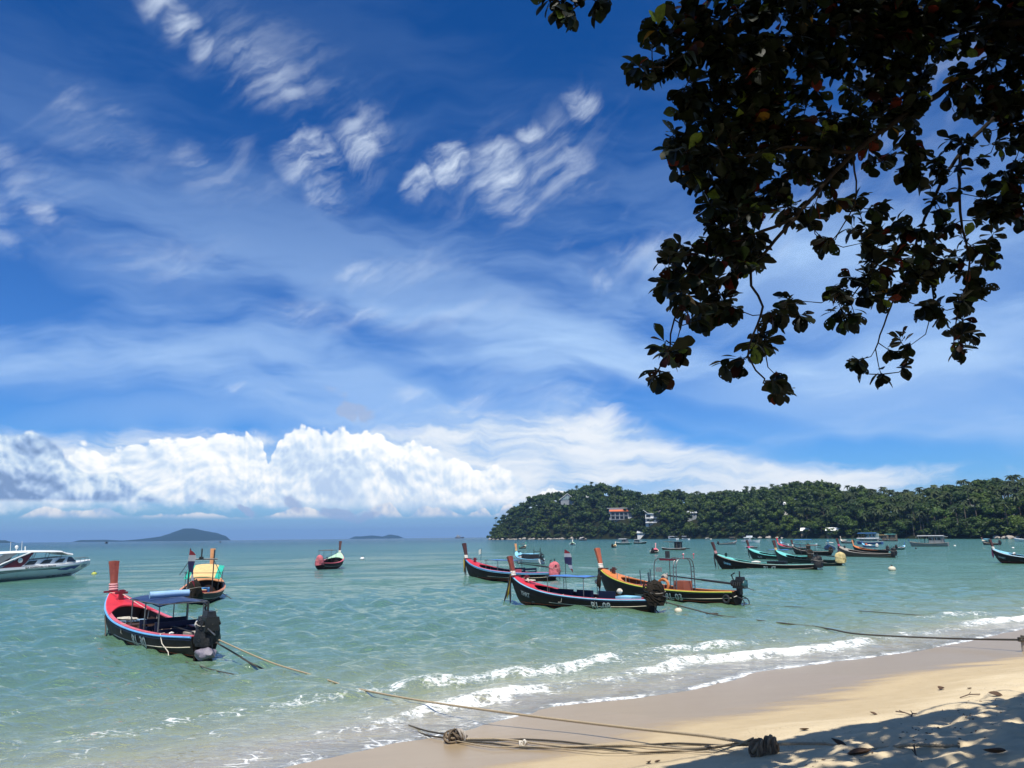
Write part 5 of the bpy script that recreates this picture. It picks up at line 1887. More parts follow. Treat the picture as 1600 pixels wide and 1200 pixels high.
longtail('dark green longtail with turquoise deck and dark prow, farthest left of the three grouped boats', (1170, 874), (1264, 876.4), L=11,
         hull=M_DKGREEN, deck=M_TURQ, gun=M_TURQ, inner=M_DKGREEN, prow=M_DKPROW, sash=M_RIBBONP, ribs=5, rails=(M_TURQ, M_DKGREEN), text=[('RL 52', .74, .5, .34, 1, None)],
         ribbon=[(M_RIBBON, 1.5, .0)], canopy=dict(t0=.30, t1=.62, z=1.35, w=1.4, mat=M_BLUETARP, n=3, arch=.05), engine=dict(cover=M_NET, size=(.42, .36, .5), top=1.0),
         extras=lambda r, H, hs: [MB().tube([(H.x(t), y, .3), (H.x(t), y, 2.3)], .03, 5).tube([(H.x(t), y, 2.3), (H.x(t) + 2.0, y, 2.3)], .03, 5).tube([(H.x(t), y, 1.2), (H.x(t) + 1.2, y, 2.25)], .022, 5).build('roof_frame', M_DKSTEEL, r) for t in (.08,) for y in (-.6, .6)])

longtail('green longtail with a yellow sheeted engine at its stern, right of the boat lettered 47', (1219, 880.6), (1311, 884.6),
         hull=M_DKGREEN, deck=M_TURQ, gun=M_DKGREEN, inner=M_DKGREEN, prow=M_DKPROW, sash=M_YELCLOTH, ribs=5, rails=(M_DKGREEN, M_BLACK), ladder=True, text=[('RL 55', .22, .45, .34, 1, None)],
         engine=dict(cover=M_YELLOWTARP, size=(.60, .5, .5), top=1.0, shaft=3.6, up=.03))

longtail('long brown longtail with pink ribbons on a dark prow, right of the grouped boats', (1317, 869.6), (1395, 871.8),
         hull=M_BROWNHULL, deck=M_GREYWOOD, gun=M_GREYWOOD, inner=M_DARKWOOD, prow=M_DKPROW, sash=M_RIBBONP, ribs=0, rails=(M_GREYWOOD, M_BROWNHULL), ladder=True, samson=M_DKSTEEL,
         ribbon=[(M_RIBBONP, 1.1, .25), (M_RIBBONP, 1.0, .1)], engine=dict(cover=M_BLACKTARP, size=(.4, .4, .5), top=.95, shaft=3.2, up=.03))

longtail('black longtail with pale deck and pink ribbon cut by the right edge of the photo', (1562, 878), (1690, 881.5),
         hull=M_BLACK, deck=M_LTBLUE, gun=M_LTBLUE, inner=M_DARKWOOD, prow=M_DKPROW, sash=M_WHITECLOTH, ribs=3, rails=(M_WHITEHULL, M_BLACK), stripe=M_GREYWOOD,
         ribbon=[(M_RIBBONP, 1.2, .12), (M_RIBBONP, 1.1, .0)], text=[('DINHERT', .86, .5, .26, 1, None)], engine=dict(cover=M_BLACKTARP, size=(.5, .4, .5)),
         extras=lambda r, H, hs: [MB().tube([(H.x(.90), .1, H.s(.9)), (H.x(.905), .1, H.s(.9) + 1.7)], .02, 5).build('antenna_pole', M_STEEL, r), MB().blob((H.x(.74), 0, H.s(.75) + .15), (.2, .2, .18), 2, .1, 1).build('float_ball', M_WHITEPL, r, True)])

# ------------------------------------------------------------------ far longtails, each with its own look
FARG = 'small boats moored across the bay'
longtail('tiny longtail with a brown sheet roof, just behind the pale blue longtail', (829, 856.2), (812, 857.3), L=7.5, detail=1, hull=M_BROWNHULL, deck=M_CREAM, gun=M_CREAM, rails=(M_CREAM,), prow=M_GREENCLOTH, ribs=0, group=FARG,
         canopy=dict(t0=.25, t1=.8, z=1.9, w=1.8, mat=M_THATCH, n=2, arch=.1), engine=dict(cover=M_GREENCLOTH, size=(.45, .4, .5)))
longtail('tiny white longtail seen end on, left of the dark speedboat by the headland', (898, 850.3), (894, 852.2), L=9, detail=1, beam=.28, hull=M_WHITEHULL, deck=M_MINT, gun=M_WHITEHULL, rails=(M_WHITEHULL,), prow=M_WHITECLOTH, ribs=0, group=FARG, engine=dict(cover=M_BLACKTARP, size=(.5, .5, .5)))
longtail('tiny dark longtail heaped with yellow gear, in front of the green cabin boat', (971, 854.2), (957, 855.8), L=7, detail=1, hull=M_BLACK, deck=M_YELCLOTH, gun=M_CREAM, rails=(M_CREAM,), prow=M_WHITECLOTH, ribs=0, group=FARG, engine=dict(cover=M_NET, size=(.5, .45, .5), top=1.3))
longtail('small brown longtail with a pink prow, left of the dark cabin boat', (1032, 861.8), (1020, 864.8), L=7, detail=1, beam=.25, hull=M_BROWNHULL, deck=M_PINK, gun=M_CREAM, rails=(M_CREAM,), prow=M_PINKCLOTH, ribs=0, group=FARG, engine=dict(cover=M_BLACKTARP, size=(.5, .45, .5), top=1.2), prow_h=1.5)
longtail('longtail with a red prow half hidden behind the turquoise decked boats', (1184, 858.5), (1262, 860), L=10.5, detail=1, hull=M_TEALHULL, deck=M_RED, gun=M_PINK, rails=(M_GREYWOOD,), prow=M_RED, sash=M_PINKCLOTH, ribs=0, group=FARG, engine=dict(cover=M_NET, size=(.4, .4, .5)))
longtail('pale longtail near the far shore, left of the blue roofed boat', (1290, 848.4), (1333, 849.2), L=10, detail=1, hull=M_BROWNHULL, deck=M_CREAM, gun=M_WHITEHULL, rails=(M_WHITEHULL,), prow=M_GREYWOOD, ribs=0, group=FARG, engine=dict(cover=M_BLACKTARP, size=(.4, .4, .5)), canopy=dict(t0=.45, t1=.75, z=1.2, w=1.3, mat=M_WHITECLOTH, n=2))
longtail('blue longtail seen bow on with a white canopy, left of the brown longtail', (1287, 862.8), (1299, 858.8), L=9.5, detail=1, beam=.25, hull=M_BLUEHULL, deck=M_LTBLUE, gun=M_WHITEHULL, rails=(M_WHITEHULL,), prow=M_LTBLUE, ribs=0, group=FARG, canopy=dict(t0=.2, t1=.55, z=1.7, w=1.7, mat=M_WHITECLOTH, n=2), prow_h=.9)
longtail('blue longtail loaded with pale gear, in front of the white canopied boat', (1336, 854.9), (1370, 855.8), L=7.4, detail=1, hull=M_BLUEHULL, deck=M_LTBLUE, gun=M_LTBLUE, rails=(M_LTBLUE,), prow=M_BLUEHULL, ribs=0, group=FARG, prow_h=.7, engine=dict(cover=M_WHITECLOTH, size=(.5, .45, .5)),
         extras=lambda r, H, hs: [MB().blob((H.x(.5), 0, .7 * hs), (1.4, .5, .3), 3, .3, 2).build('gear_heap', M_WHITECLOTH, r, True), MB().blob((H.x(.72), 0, 1.0 * hs), (.35, .35, .3), 1, .1, 2).build('orange_float', M_ORANGEBUOY, r, True)])
longtail('small teal and white longtail with a dark engine, left of the grey trawler', (1424, 856.8), (1401, 858), L=5.5, detail=1, hull=M_TEALHULL, deck=M_LTBLUE, gun=M_WHITEHULL, rails=(M_WHITEHULL,), prow=M_BLUEHULL, ribs=0, group=FARG, engine=dict(cover=M_BLACKTARP, size=(.7, .6, .6), top=1.4))
longtail('brown longtail with a white cabin top, right of the grey trawler', (1519, 850.8), (1562, 851.8), L=9.5, detail=1, hull=M_BROWNHULL, deck=M_CREAM, gun=M_CREAM, rails=(M_CREAM,), prow=M_DKPROW, ribs=0, group=FARG, canopy=dict(t0=.55, t1=.85, z=1.7, w=1.5, mat=M_LTBLUE, n=2), engine=dict(cover=M_BLACKTARP, size=(.4, .4, .5)), prow_h=.8)
longtail('low grey longtail near the far shore, left of the white cabin boat', (1155, 850.8), (1123, 851.4), L=8.8, detail=1, hull=M_GREYHULL, deck=M_GREYHULL, gun=M_GREYWOOD, rails=(M_GREYWOOD,), prow=M_GREYWOOD, ribs=0, group=FARG, prow_h=.3, engine=dict(cover=M_BLACKTARP, size=(.5, .4, .5)), canopy=dict(t0=.3, t1=.55, z=1.1, w=1.4, mat=M_DKBLUETARP, n=2))
longtail('dark longtail under a low thatched canopy, behind the turquoise decked boat lettered 47', (1236, 865.4), (1297, 867), L=10, detail=1, hull=M_BLACK, deck=M_DKGREEN, gun=M_GREYWOOD, rails=(M_GREYWOOD,), prow=M_DKPROW, sash=M_WHITECLOTH, ribs=0, group=FARG, canopy=dict(t0=.3, t1=.6, z=1.6, w=1.5, mat=M_THATCH, n=3, post=M_DKSTEEL), engine=dict(cover=M_NET, size=(.4, .36, .5), shaft=3.0, up=.1))
longtail('small white longtail with a dark tarpaulin, left of the blue canopied boat', (1208, 851.2), (1232, 852), L=7.5, detail=1, hull=M_WHITEHULL, deck=M_LTBLUE, gun=M_WHITEHULL, rails=(M_WHITEHULL,), prow=M_GREYWOOD, ribs=0, group=FARG, prow_h=.8, canopy=dict(t0=.3, t1=.7, z=1.2, w=1.3, mat=M_DKBLUETARP, n=2))
longtail('dark longtail with an orange prow close behind the long brown longtail', (1340, 862.6), (1386, 863.6), L=9, detail=1, hull=M_BLACK, deck=M_ORANGEDK, gun=M_ORANGEDK, rails=(M_ORANGEDK,), prow=M_TANPROW, ribs=0, group=FARG, engine=dict(cover=M_BLACKTARP, size=(.4, .36, .5)))

# ------------------------------------------------------------------ cabin boats, far boats
def work_boat(label, px0, px1, yw, L, hull, roof, cabin=None, name='cabin_boat', group=FARG, parts=None, bow_left=True, house=(.25, .7), hh=2.0, rail=None, hscale=1.0):
    """decked wooden boat with a wheelhouse; px0, px1 are the ends of its water line"""
    a, b = on_z(px0, yw), on_z(px1, yw)
    d = (a - b) if bow_left else (b - a)
    c = (a + b) / 2
    root = empty(name, (c.x, c.y, 0), math.atan2(d.y, d.x))
    tag(root, label, 'boat', group)
    k = L / 10 * hscale
    B_ = L * .28 / 2
    m = MB()
    rings = []
    for i in range(13):
        t = i / 12
        w = B_ * (.75 + .5 * t if t < .5 else (1.0 - ((t - .5) / .5) ** 2.2 * .97))
        top = (.85 + .35 * (t - .5) ** 2 * 4 * (1.4 if t > .5 else .5)) * k
        x = (t - .5) * L
        rings.append([(x, w, top), (x - (.25 * (t > .95)), w * .88, .25 * k), (x - (.8 * k * (t > .95)), w * .5, -.3), (x - (.8 * k * (t > .95)), -w * .5, -.3), (x - (.25 * (t > .95)), -w * .88, .25 * k), (x, -w, top)])
    m.loft(rings, closed=False)
    m.loft([[r[0] for r in rings], [r[-1] for r in rings]], closed=False)
    m.v += [tuple(p) for p in rings[0]]
    m.f.append(tuple(range(len(m.v) - 6, len(m.v))))
    m.build('hull', hull, root, True)
    mr = MB()
    for sy in (0, -1):
        mr.tube([Vector(r[sy]) + Vector((0, 0, .03)) for r in rings], .06 * k, 5)
    mr.build('rub_rail', rail or M_WHITEHULL, root)
    x0, x1 = (house[0] - .5) * L, (house[1] - .5) * L
    z0, z1 = .85 * k, (.85 + hh) * k
    if cabin is not None:
        xc = x0 + (x1 - x0) * .25
        cb = MB().box(((xc + x0) / 2 + (x1 - x0) * .15, 0, (z0 + z1) / 2), ((x1 - x0) * .62, B_ * 1.3, z1 - z0)).build('wheelhouse', cabin, root)
        for kx in range(3):
            for sy in (1, -1):
                MB().box((x0 + (x1 - x0) * (.14 + .19 * kx), sy * B_ * .655, z0 + (z1 - z0) * .62), ((x1 - x0) * .12, .04, (z1 - z0) * .34)).build('window', M_TINT, cb)
    mp = MB()
    for kx in range(4):
        x = x0 + (x1 - x0) * kx / 3
        for sy in (1, -1):
            mp.tube([(x, sy * B_ * .8, z0), (x, sy * B_ * .8, z1)], .045 * k, 5)
    mp.build('roof_post', M_GREYWOOD, root)
    mc = MB()
    rg = []
    for i in range(5):
        x = x0 - .4 * k + (x1 - x0 + .8 * k) * i / 4
        rg.append([(x, B_ * .95 * v, z1 + .18 * k * (1 - v * v)) for v in [-1 + .25 * j for j in range(9)]])
    mc.loft(rg, closed=False)
    mc.loft([[(p[0], p[1], p[2] - .08 * k) for p in row] for row in rg], closed=False)
    mc.build('roof', roof, root, True)
    MB().tube([(x0 + .3 * (x1 - x0), 0, z1), (x0 + .3 * (x1 - x0), 0, z1 + 1.6 * k)], .04 * k, 5).build('mast', M_STEEL, root)
    if parts:
        parts(root, L, B_, k, z0, z1)
    return root


work_boat('green boat with a white roofed cabin moored below the orange roofed building', 960, 988, 851, 8.2, M_TEALHULL, M_WHITEHULL, M_GREYHULL)
work_boat('low dark green boat with a small pale wheelhouse, right of the white roofed cabin boat', 990, 1012, 849.6, 7.2, M_DKGREEN, M_ROOFGR, M_PALEGLASS, bow_left=False, house=(.1, .5), hh=1.8,
          parts=lambda r, L, B_, k, z0, z1: MB().box((-.44 * L, 0, 1.4 * k), (.3, B_, 1.4 * k)).build('red_locker', M_PINK, r))
work_boat('dark wooden cabin boat with a tall black wheelhouse, in front of the white shore boats', 1042, 1062, 860.3, 6.0, M_BROWNHULL, M_DKSTEEL, M_BLACKTARP, hh=2.6, house=(.15, .6),
          parts=lambda r, L, B_, k, z0, z1: [MB().box((.2 * L, 0, z1 + .1), (.35 * L, B_ * 1.5, .08)).build('awning', M_THATCH, r), MB().tube([(-.5 * L, 0, .8 * k), (-.5 * L - 1.2, 0, .9 * k)], .22 * k, 6).build('engine_boom', M_ENGINE, r)])
work_boat('white motor cruiser with flybridge moored near the far shore', 1159, 1189, 848.4, 9.2, M_WHITEHULL, M_WHITEHULL, M_WHITEHULL, name='motor_cruiser', bow_left=False, hh=1.7, house=(.2, .6),
          parts=lambda r, L, B_, k, z0, z1: [MB().box((-.08 * L, 0, z1 + .5 * k), (.25 * L, B_, .7 * k)).build('flybridge', M_WHITEHULL, r), MB().tube([(-.4 * L, 0, z0), (-.46 * L, 0, z1 + 1.2 * k)], .06, 5).build('outrigger', M_STEEL, r)])
work_boat('small white boat with red cushions behind the turquoise decked longtail', 1167, 1181, 856.5, 3.2, M_DKSTEEL, M_PINK, None, name='dinghy', hh=.5, house=(.3, .8))
work_boat('white bowed boat under a blue canopy, left of the grouped shore boats', 1242, 1273, 853, 7.4, M_WHITEHULL, M_BLUETARP, None, hh=1.7, house=(.2, .85), rail=M_TURQ)
work_boat('dark blue boat under a long white canopy, right of the pale longtail', 1341, 1377, 850.6, 8.4, M_BLUEHULL, M_WHITEHULL, None, hh=1.5, house=(.12, .9))
work_boat('broad passenger boat with a bright blue roof against the far shore', 1342, 1374, 845.2, 10.5, M_GREYHULL, M_BLUETARP, M_PALEGLASS, hh=2.6, house=(.05, .95), name='passenger_boat')
work_boat('passenger boat with a cream roof against the far shore', 1374, 1387, 845.4, 5.0, M_BROWNHULL, M_YELCLOTH, M_THATCH, hh=4.6, house=(.05, .95), name='passenger_boat')
work_boat('passenger boat with a pale turquoise roof against the far shore', 1385, 1401, 845.6, 5.6, M_BROWNHULL, M_TURQ, M_THATCH, hh=4.6, house=(.05, .95), name='passenger_boat')
work_boat('large grey wooden trawler with cabins and awnings on the right of the bay', 1428, 1476, 853.8, 9.4, M_GREYHULL, M_ROOFGR, M_GREYHULL, name='trawler', hh=2.1, house=(.12, .72), rail=M_GREYWOOD,
          parts=lambda r, L, B_, k, z0, z1: [MB().box((-.36 * L, 0, z1 * .92), (.25 * L, B_ * 1.7, .1)).build('awning', M_ROOFGR, r), MB().box((.22 * L, 0, z1 * .9), (.18 * L, B_ * 1.5, .1)).build('awning', M_GREYHULL, r),
                                             MB().tube([(.1 * L, 0, z0), (.08 * L, 0, z1 + 3.2)], .08, 5).build('mast_pole', M_DKSTEEL, r), MB().tube([(-.3 * L, 0, z1), (-.3 * L, 0, z1 + 2.6)], .06, 5).build('mast_pole', M_DKSTEEL, r),
                                             MB().tube([(.5 * L, 0, z0 * 1.6), (.53 * L, 0, z0 * 2.6)], .1, 5).build('stem_post', M_BLUEHULL, r)])
work_boat('white speedboat cut by the right edge near the far shore', 1588, 1625, 846.2, 9.5, M_WHITEHULL, M_WHITEHULL, M_TINT, name='speedboat', hh=1.0, house=(.2, .5))
work_boat('dark hulled speedboat lying below the middle of the headland', 899, 921, 844.6, 11.5, M_DKSTEEL, M_WHITEHULL, M_TINT, name='speedboat', hh=1.1, house=(.3, .6))
work_boat('long white tour boat drawn up at the far shore, left', 1041, 1062, 843.6, 13, M_WHITEHULL, M_WHITEHULL, None, name='tour_boat', hh=1.2, house=(.2, .8))
work_boat('white tour boat with a high roof at the far shore, right of the long one', 1064, 1078, 843.6, 9.5, M_WHITEHULL, M_WHITEHULL, M_TINT, name='tour_boat', hh=2.0, house=(.2, .8))
work_boat('pale open boat beached on the far shore left of the motor cruiser', 1100, 1113, 843.0, 8, M_CREAM, M_CREAM, None, name='tour_boat', hh=.8, house=(.3, .7))
work_boat('small dark roofed boat at the far shore, left of the cruiser', 1140, 1150, 844, 6.5, M_BROWNHULL, M_GREYWOOD, None, hh=2.0, house=(.1, .9), name='passenger_boat')
work_boat('small dark fishing boat far out in front of the large island', 160, 171, 849.3, 14, M_DKSTEEL, M_DKSTEEL, M_DKSTEEL, hh=1.2, house=(.1, .3), name='fishing_boat')
work_boat('tiny fishing boat far out right of the large island', 341, 346, 847.6, 7, M_DKSTEEL, M_DKSTEEL, M_DKSTEEL, hh=1.5, house=(.2, .5), name='fishing_boat')


def build_ship():
    d = head_dir(718)
    p = d * 3000
    root = empty('ship', (p.x, p.y, 0), 0)
    tag(root, 'small brown ship on the horizon between the far island and the headland', 'ship')
    m = MB()
    m.loft([[(x, w, h), (x, w * .7, -1), (x, -w * .7, -1), (x, -w, h)] for x, w, h in ((-17, 3.5, 4.5), (-10, 4.2, 3.6), (0, 4.4, 3.4), (10, 4, 4.2), (17, .6, 6.2))], closed=False)
    m.quad((-17, 3.5, 4.4), (0, 4.4, 3.3), (0, -4.4, 3.3), (-17, -3.5, 4.4)).quad((0, 4.4, 3.3), (17, .6, 6.0), (17, -.6, 6.0), (0, -4.4, 3.3))
    m.build('hull', M_BROWNHULL, root)
    sp = MB().box((-5, 0, 6.5), (16, 6, 6)).box((-6, 0, 10.5), (9, 5, 3)).build('superstructure', M_ROOFGR, root)
    MB().box((-5, -3.05, 7.5), (14, .1, 1.4)).build('window_band', M_TINT, sp)
    MB().tube([(6, 0, 4), (6, 0, 15)], .5, 6).tube([(-8, 0, 12), (-8, 0, 16)], .4, 6).build('mast', M_GREYWOOD, root)


build_ship()


# ------------------------------------------------------------------ white speedboat at the left
def build_speedboat():
    a, b = on_z(122, 899.5), on_z(8, 906.0)
    d = (a - b).normalized()
    L = 13.2
    root = empty('speedboat', (a.x - d.x * L * .40, a.y - d.y * L * .40, 0), math.atan2(d.y, d.x))
    tag(root, 'white speedboat with maroon side fins and tinted windows at the left edge', 'speedboat')
    B_ = 1.75
    m = MB()
    rings = []
    N = 21

    def prof(t):
        w = B_ if t < .5 else B_ * (1 - ((t - .5) / .5) ** 2.0 * .985)
        top = 1.15 + .40 * t + .10 * max(0, (t - .7)) / .3
        ch = .30 + .15 * t + .75 * max(0, (t - .55) / .45) ** 1.6
        kl = -.35 + 1.55 * max(0, (t - .62) / .38) ** 2.0
        return w, top, ch, kl
    for i in range(N):
        t = i / (N - 1)
        w, top, ch, kl = prof(t)
        x = (t - .5) * L
        half = [(x, w, top), (x, w * 1.02, top - .22), (x, w * .97, top - .26), (x, w * .90, (top + ch) / 2), (x, w * .80, ch), (x, w * .4, (ch + kl) / 2 - .02), (x, 0, kl)]
        rings.append(half + [(p[0], -p[1], p[2]) for p in reversed(half[:-1])])
    m.loft(rings, closed=False)
    m.v += [tuple(p) for p in rings[0]]
    m.f.append(tuple(range(len(m.v) - len(rings[0]), len(m.v))))
    hl = m.build('hull', M_WHITEHULL, root, True)

    def side(t, z):
        w, top, ch, kl = prof(t)
        if z < ch:
            return w * .4 + (w * .8 - w * .4) * max(0, (z - (ch + kl) / 2)) / max(.05, ch - (ch + kl) / 2)
        zz = [ch, (top + ch) / 2, top - .26, top - .22, top]
        ww = [w * .80, w * .90, w * .97, w * 1.02, w]
        return float(np.interp(z, zz, ww))

    def patch(name, poly_top, poly_bot, mat, n=16, off=.018):
        mm = MB()
        r1, r2 = [], []
        for i in range(n):
            u = i / (n - 1)
            t = poly_top[0][0] + (poly_top[-1][0] - poly_top[0][0]) * u
            for arr, po in ((r1, poly_top), (r2, poly_bot)):
                z = float(np.interp(t, [p[0] for p in po], [p[1] for p in po]))
                arr.append((-(t * 0) + (t - .5) * L, -(side(t, z) + off), z))
        for i in range(n - 1):
            mm.quad(r1[i], r1[i + 1], r2[i + 1], r2[i])
        mm.build(name, mat, hl)
    # deck
    md = MB()
    rg = []
    for i in range(N):
        t = i / (N - 1)
        w, top, ch, kl = prof(t)
        rg.append([((t - .5) * L, w * v * .985, top + .14 * (1 - v * v) * (1 if t > .45 else .2)) for v in (-1, -.6, -.2, .2, .6, 1)])
    md.loft(rg, closed=False)
    md.build('deck', M_WHITEHULL, root, True)
    # painted graphics along the side that faces the beach
    patch('blue_flash', [(.62, .86), (.72, 1.10), (.86, 1.24)], [(.62, .80), (.72, .74), (.76, .90), (.80, .80), (.86, 1.20)], M_BLUEVINYL, 22)
    patch('green_flash', [(.40, .88), (.52, 1.0), (.64, 1.02)], [(.40, .86), (.52, .90), (.64, .92)], paint('dark_green_vinyl', (.02, .08, .05), .4, .1, 2.0))
    patch('black_flash', [(.03, .66), (.14, .86), (.30, .96), (.46, .97)], [(.03, .58), (.14, .80), (.30, .92), (.46, .955)], M_BLACKLET, 20)
    patch('black_flash', [(.01, .46), (.12, .70), (.26, .84), (.42, .88)], [(.01, .38), (.12, .63), (.26, .79), (.42, .865)], M_BLACKLET, 20)
    patch('boot_stripe', [(.0, .10), (.5, .16), (.80, .34)], [(.0, .02), (.5, .05), (.80, .26)], M_DKSTEEL, 20)
    for body, t, z, size, mat in (('81', .00, .45, .46, M_BLACKLET), ('SEA ADVENTURE TO BEAUTY', .42, 1.13, .26, M_BLACKLET), ('LOST', .88, .98, .40, M_BLUEVINYL)):
        v, f = text_points(body, size)
        w = v[:, 0].max()
        out = []
        for p in v:
            x = (t - .5) * L + p[0] - w / 2 + .5
            tt = min(.99, max(.0, x / L + .5))
            zz = z + p[1] + (p[0] - w / 2) * .028
            out.append((x, -(side(tt, zz) + .03), zz))
        me = bpy.data.meshes.new('lettering')
        me.from_pydata(out, [], f)
        link('lettering', me, mat, hl)
    # cabin sides with slanted windows
    cab = MB()
    for sy in (-1, 1):
        y = sy * 1.45
        cab.loft([[(-2.9, y, 1.30), (3.9, y * .8, 1.55)], [(-2.6, y * .97, 1.85), (3.0, y * .75, 2.22)]], closed=False)
        cab.loft([[(-2.9, y - sy * .05, 1.30), (3.9, (y - sy * .05) * .8, 1.55)], [(-2.6, (y - sy * .05) * .97, 1.85), (3.0, (y - sy * .05) * .75, 2.22)]], closed=False)
    cab.loft([[(3.9, -1.16, 1.55), (3.9, 1.16, 1.55)], [(3.0, -1.09, 2.22), (3.0, 1.09, 2.22)]], closed=False)
    cb = cab.build('cabin', M_WHITEHULL, root)
    for k, (xa, xb) in enumerate(((-2.2, -.7), (-.45, 1.05), (1.25, 2.6))):
        mw = MB()
        for sy in (-1, 1):
            ya, yb = sy * np.interp(xa, [-2.9, 3.9], [1.45, 1.16]) * 1.015, sy * np.interp(xb, [-2.9, 3.9], [1.45, 1.16]) * 1.015
            za, zb_ = np.interp(xa, [-2.9, 3.9], [1.44, 1.68]), np.interp(xb, [-2.9, 3.9], [1.44, 1.68])
            mw.quad((xa, ya, za - .04), (xb - .35, yb, zb_ - .04), (xb, yb * .975, zb_ + .38), (xa + .55, ya * .975, za + .38))
        mw.build('window', M_TINT, cb)
    MB().quad((2.75, -1.2, 1.62), (3.98, -1.17, 1.62), (3.35, -1.12, 2.16), (3.0, -1.14, 2.18)).quad((2.75, 1.2, 1.62), (3.98, 1.17, 1.62), (3.35, 1.12, 2.16), (3.0, 1.14, 2.18)).quad((3.95, -1.1, 1.60), (3.95, 1.1, 1.60), (3.08, 1.0, 2.2), (3.08, -1.0, 2.2)).build('windscreen', M_TINT, cb)
    # roof
    mr = MB()
    rg = []
    for x, z, w in ((-6.9, 2.62, 1.30), (-4.5, 2.78, 1.45), (-1, 2.86, 1.5), (1.9, 2.80, 1.42), (2.6, 2.60, 1.25), (3.6, 2.46, 1.05)):
        rg.append([(x, -w, z - .10), (x, -w * .9, z + .04), (x, 0, z + .10), (x, w * .9, z + .04), (x, w, z - .10), (x, w * .8, z - .16), (x, -w * .8, z - .16)])
    mr.loft(rg)
    rf = mr.build('roof', M_WHITEHULL, root, True)
    for x in (-1.2, .4, 1.9):
        for sy in (-1, 1):
            MB().tube([(x, sy * 1.25, 1.9), (x + .25, sy * 1.3, 2.75)], .03, 5).build('roof_post', M_STEEL, rf)
    for sy in (-1, 1):
        MB().loft([[(-4.6, sy * 1.60, 1.28), (-2.6, sy * 1.52, 1.30), (-2.1, sy * 1.48, 1.62), (-1.3, sy * 1.46, 2.72), (-1.9, sy * 1.46, 2.70)], [(-4.6, sy * 1.55, 1.28), (-2.6, sy * 1.47, 1.30), (-2.1, sy * 1.43, 1.62), (-1.3, sy * 1.41, 2.72), (-1.9, sy * 1.41, 2.70)]]).build('side_fin', M_MAROON, root)
        MB().tube([(-5.6, sy * 1.62, 1.25), (-4.4, sy * 1.60, 1.75), (-1.7, sy * 1.52, 2.74)], .08, 6).build('fin_edge', M_WHITEHULL, root)
        MB().loft([[(-6.6, sy * 1.55, 1.3), (-5.5, sy * 1.55, 1.35), (-3.0, sy * 1.45, 2.65), (-4.4, sy * 1.45, 2.65)], [(-6.6, sy * 1.5, 1.3), (-5.5, sy * 1.5, 1.35), (-3.0, sy * 1.4, 2.65), (-4.4, sy * 1.4, 2.65)]]).build('stern_curtain', M_GREYHULL if sy < 0 else M_BLUEVINYL, root)
    MB().tube([(-2.75, -1.54, 1.95), (-2.75, -1.58, 1.95)], .26, 16).build('fin_badge', M_WHITEPL, root)
    for x, h in ((-3.0, .95), (-1.8, 1.0), (-1.4, .45)):
        MB().tube([(x, -.2, 2.9), (x - .05, -.2, 2.9 + h)], .022 if h > .5 else .06, 5).build('antenna', M_WHITEPL, rf)
    MB().blob((-2.3, -.1, 3.3), (.17, .17, .19), 1, .0, 2).tube([(-2.3, -.1, 2.9), (-2.3, -.1, 3.2)], .05, 5).build('radar_dome', M_WHITEPL, rf, True)
    # bow rail
    mb = MB()
    for sy in (-1, 1):
        pts = []
        for t in (.80, .86, .92, .965):
            w, top, ch, kl = prof(t)
            pts.append(((t - .5) * L, sy * w * .9, top + .42))
            mb.tube([((t - .5) * L, sy * w * .9, top), ((t - .5) * L, sy * w * .9, top + .42)], .02, 5)
        mb.tube(pts, .022, 5)
    mb.build('bow_rail', M_STEEL, root)
    MB().blob((-6.9, 0, .75), (.35, 1.2, .45), 2, .08, 2).build('outboard_motor', M_DKSTEEL, root, True)
    return root


build_speedboat()


# ------------------------------------------------------------------ buoys
def buoy(px, py, r_, label, mat, z=0.0, stem=False):
    p = on_z(px, py, 0)
    root = empty('buoy', (p.x, p.y, 0))
    tag(root, label, 'buoy')
    MB().blob((0, 0, r_ * .35 + z), (r_, r_, r_ * .85), 3, .05, 2).build('float', mat, root, True)
    MB().tube([(0, 0, r_ * .9 + z), (0, 0, r_ * 1.5 + z)], r_ * .2, 6).build('eye', M_DKSTEEL, root)


buoy(566, 874.5, .42, 'round white buoy floating right of the small mint decked longtail', M_WHITEPL)
buoy(1060, 957, .20, 'cream buoy under the mooring rope behind the boat lettered 08', M_CREAM)
buoy(1394, 891.5, .38, 'pale yellow buoy floating alone right of the grouped longtails', M_CREAM)
buoy(147, 898.5, .30, 'yellow green buoy hanging below the speedboat bow', M_YELBUOY)
buoy(1492, 853.5, .30, 'small white buoy right of the grey trawler', M_WHITEPL)
buoy(1583, 857, .28, 'small white buoy above the pale decked longtail at the right edge', M_WHITEPL)
buoy(1431, 857, .22, 'small dark buoy below the bow of the grey trawler', M_DKSTEEL)


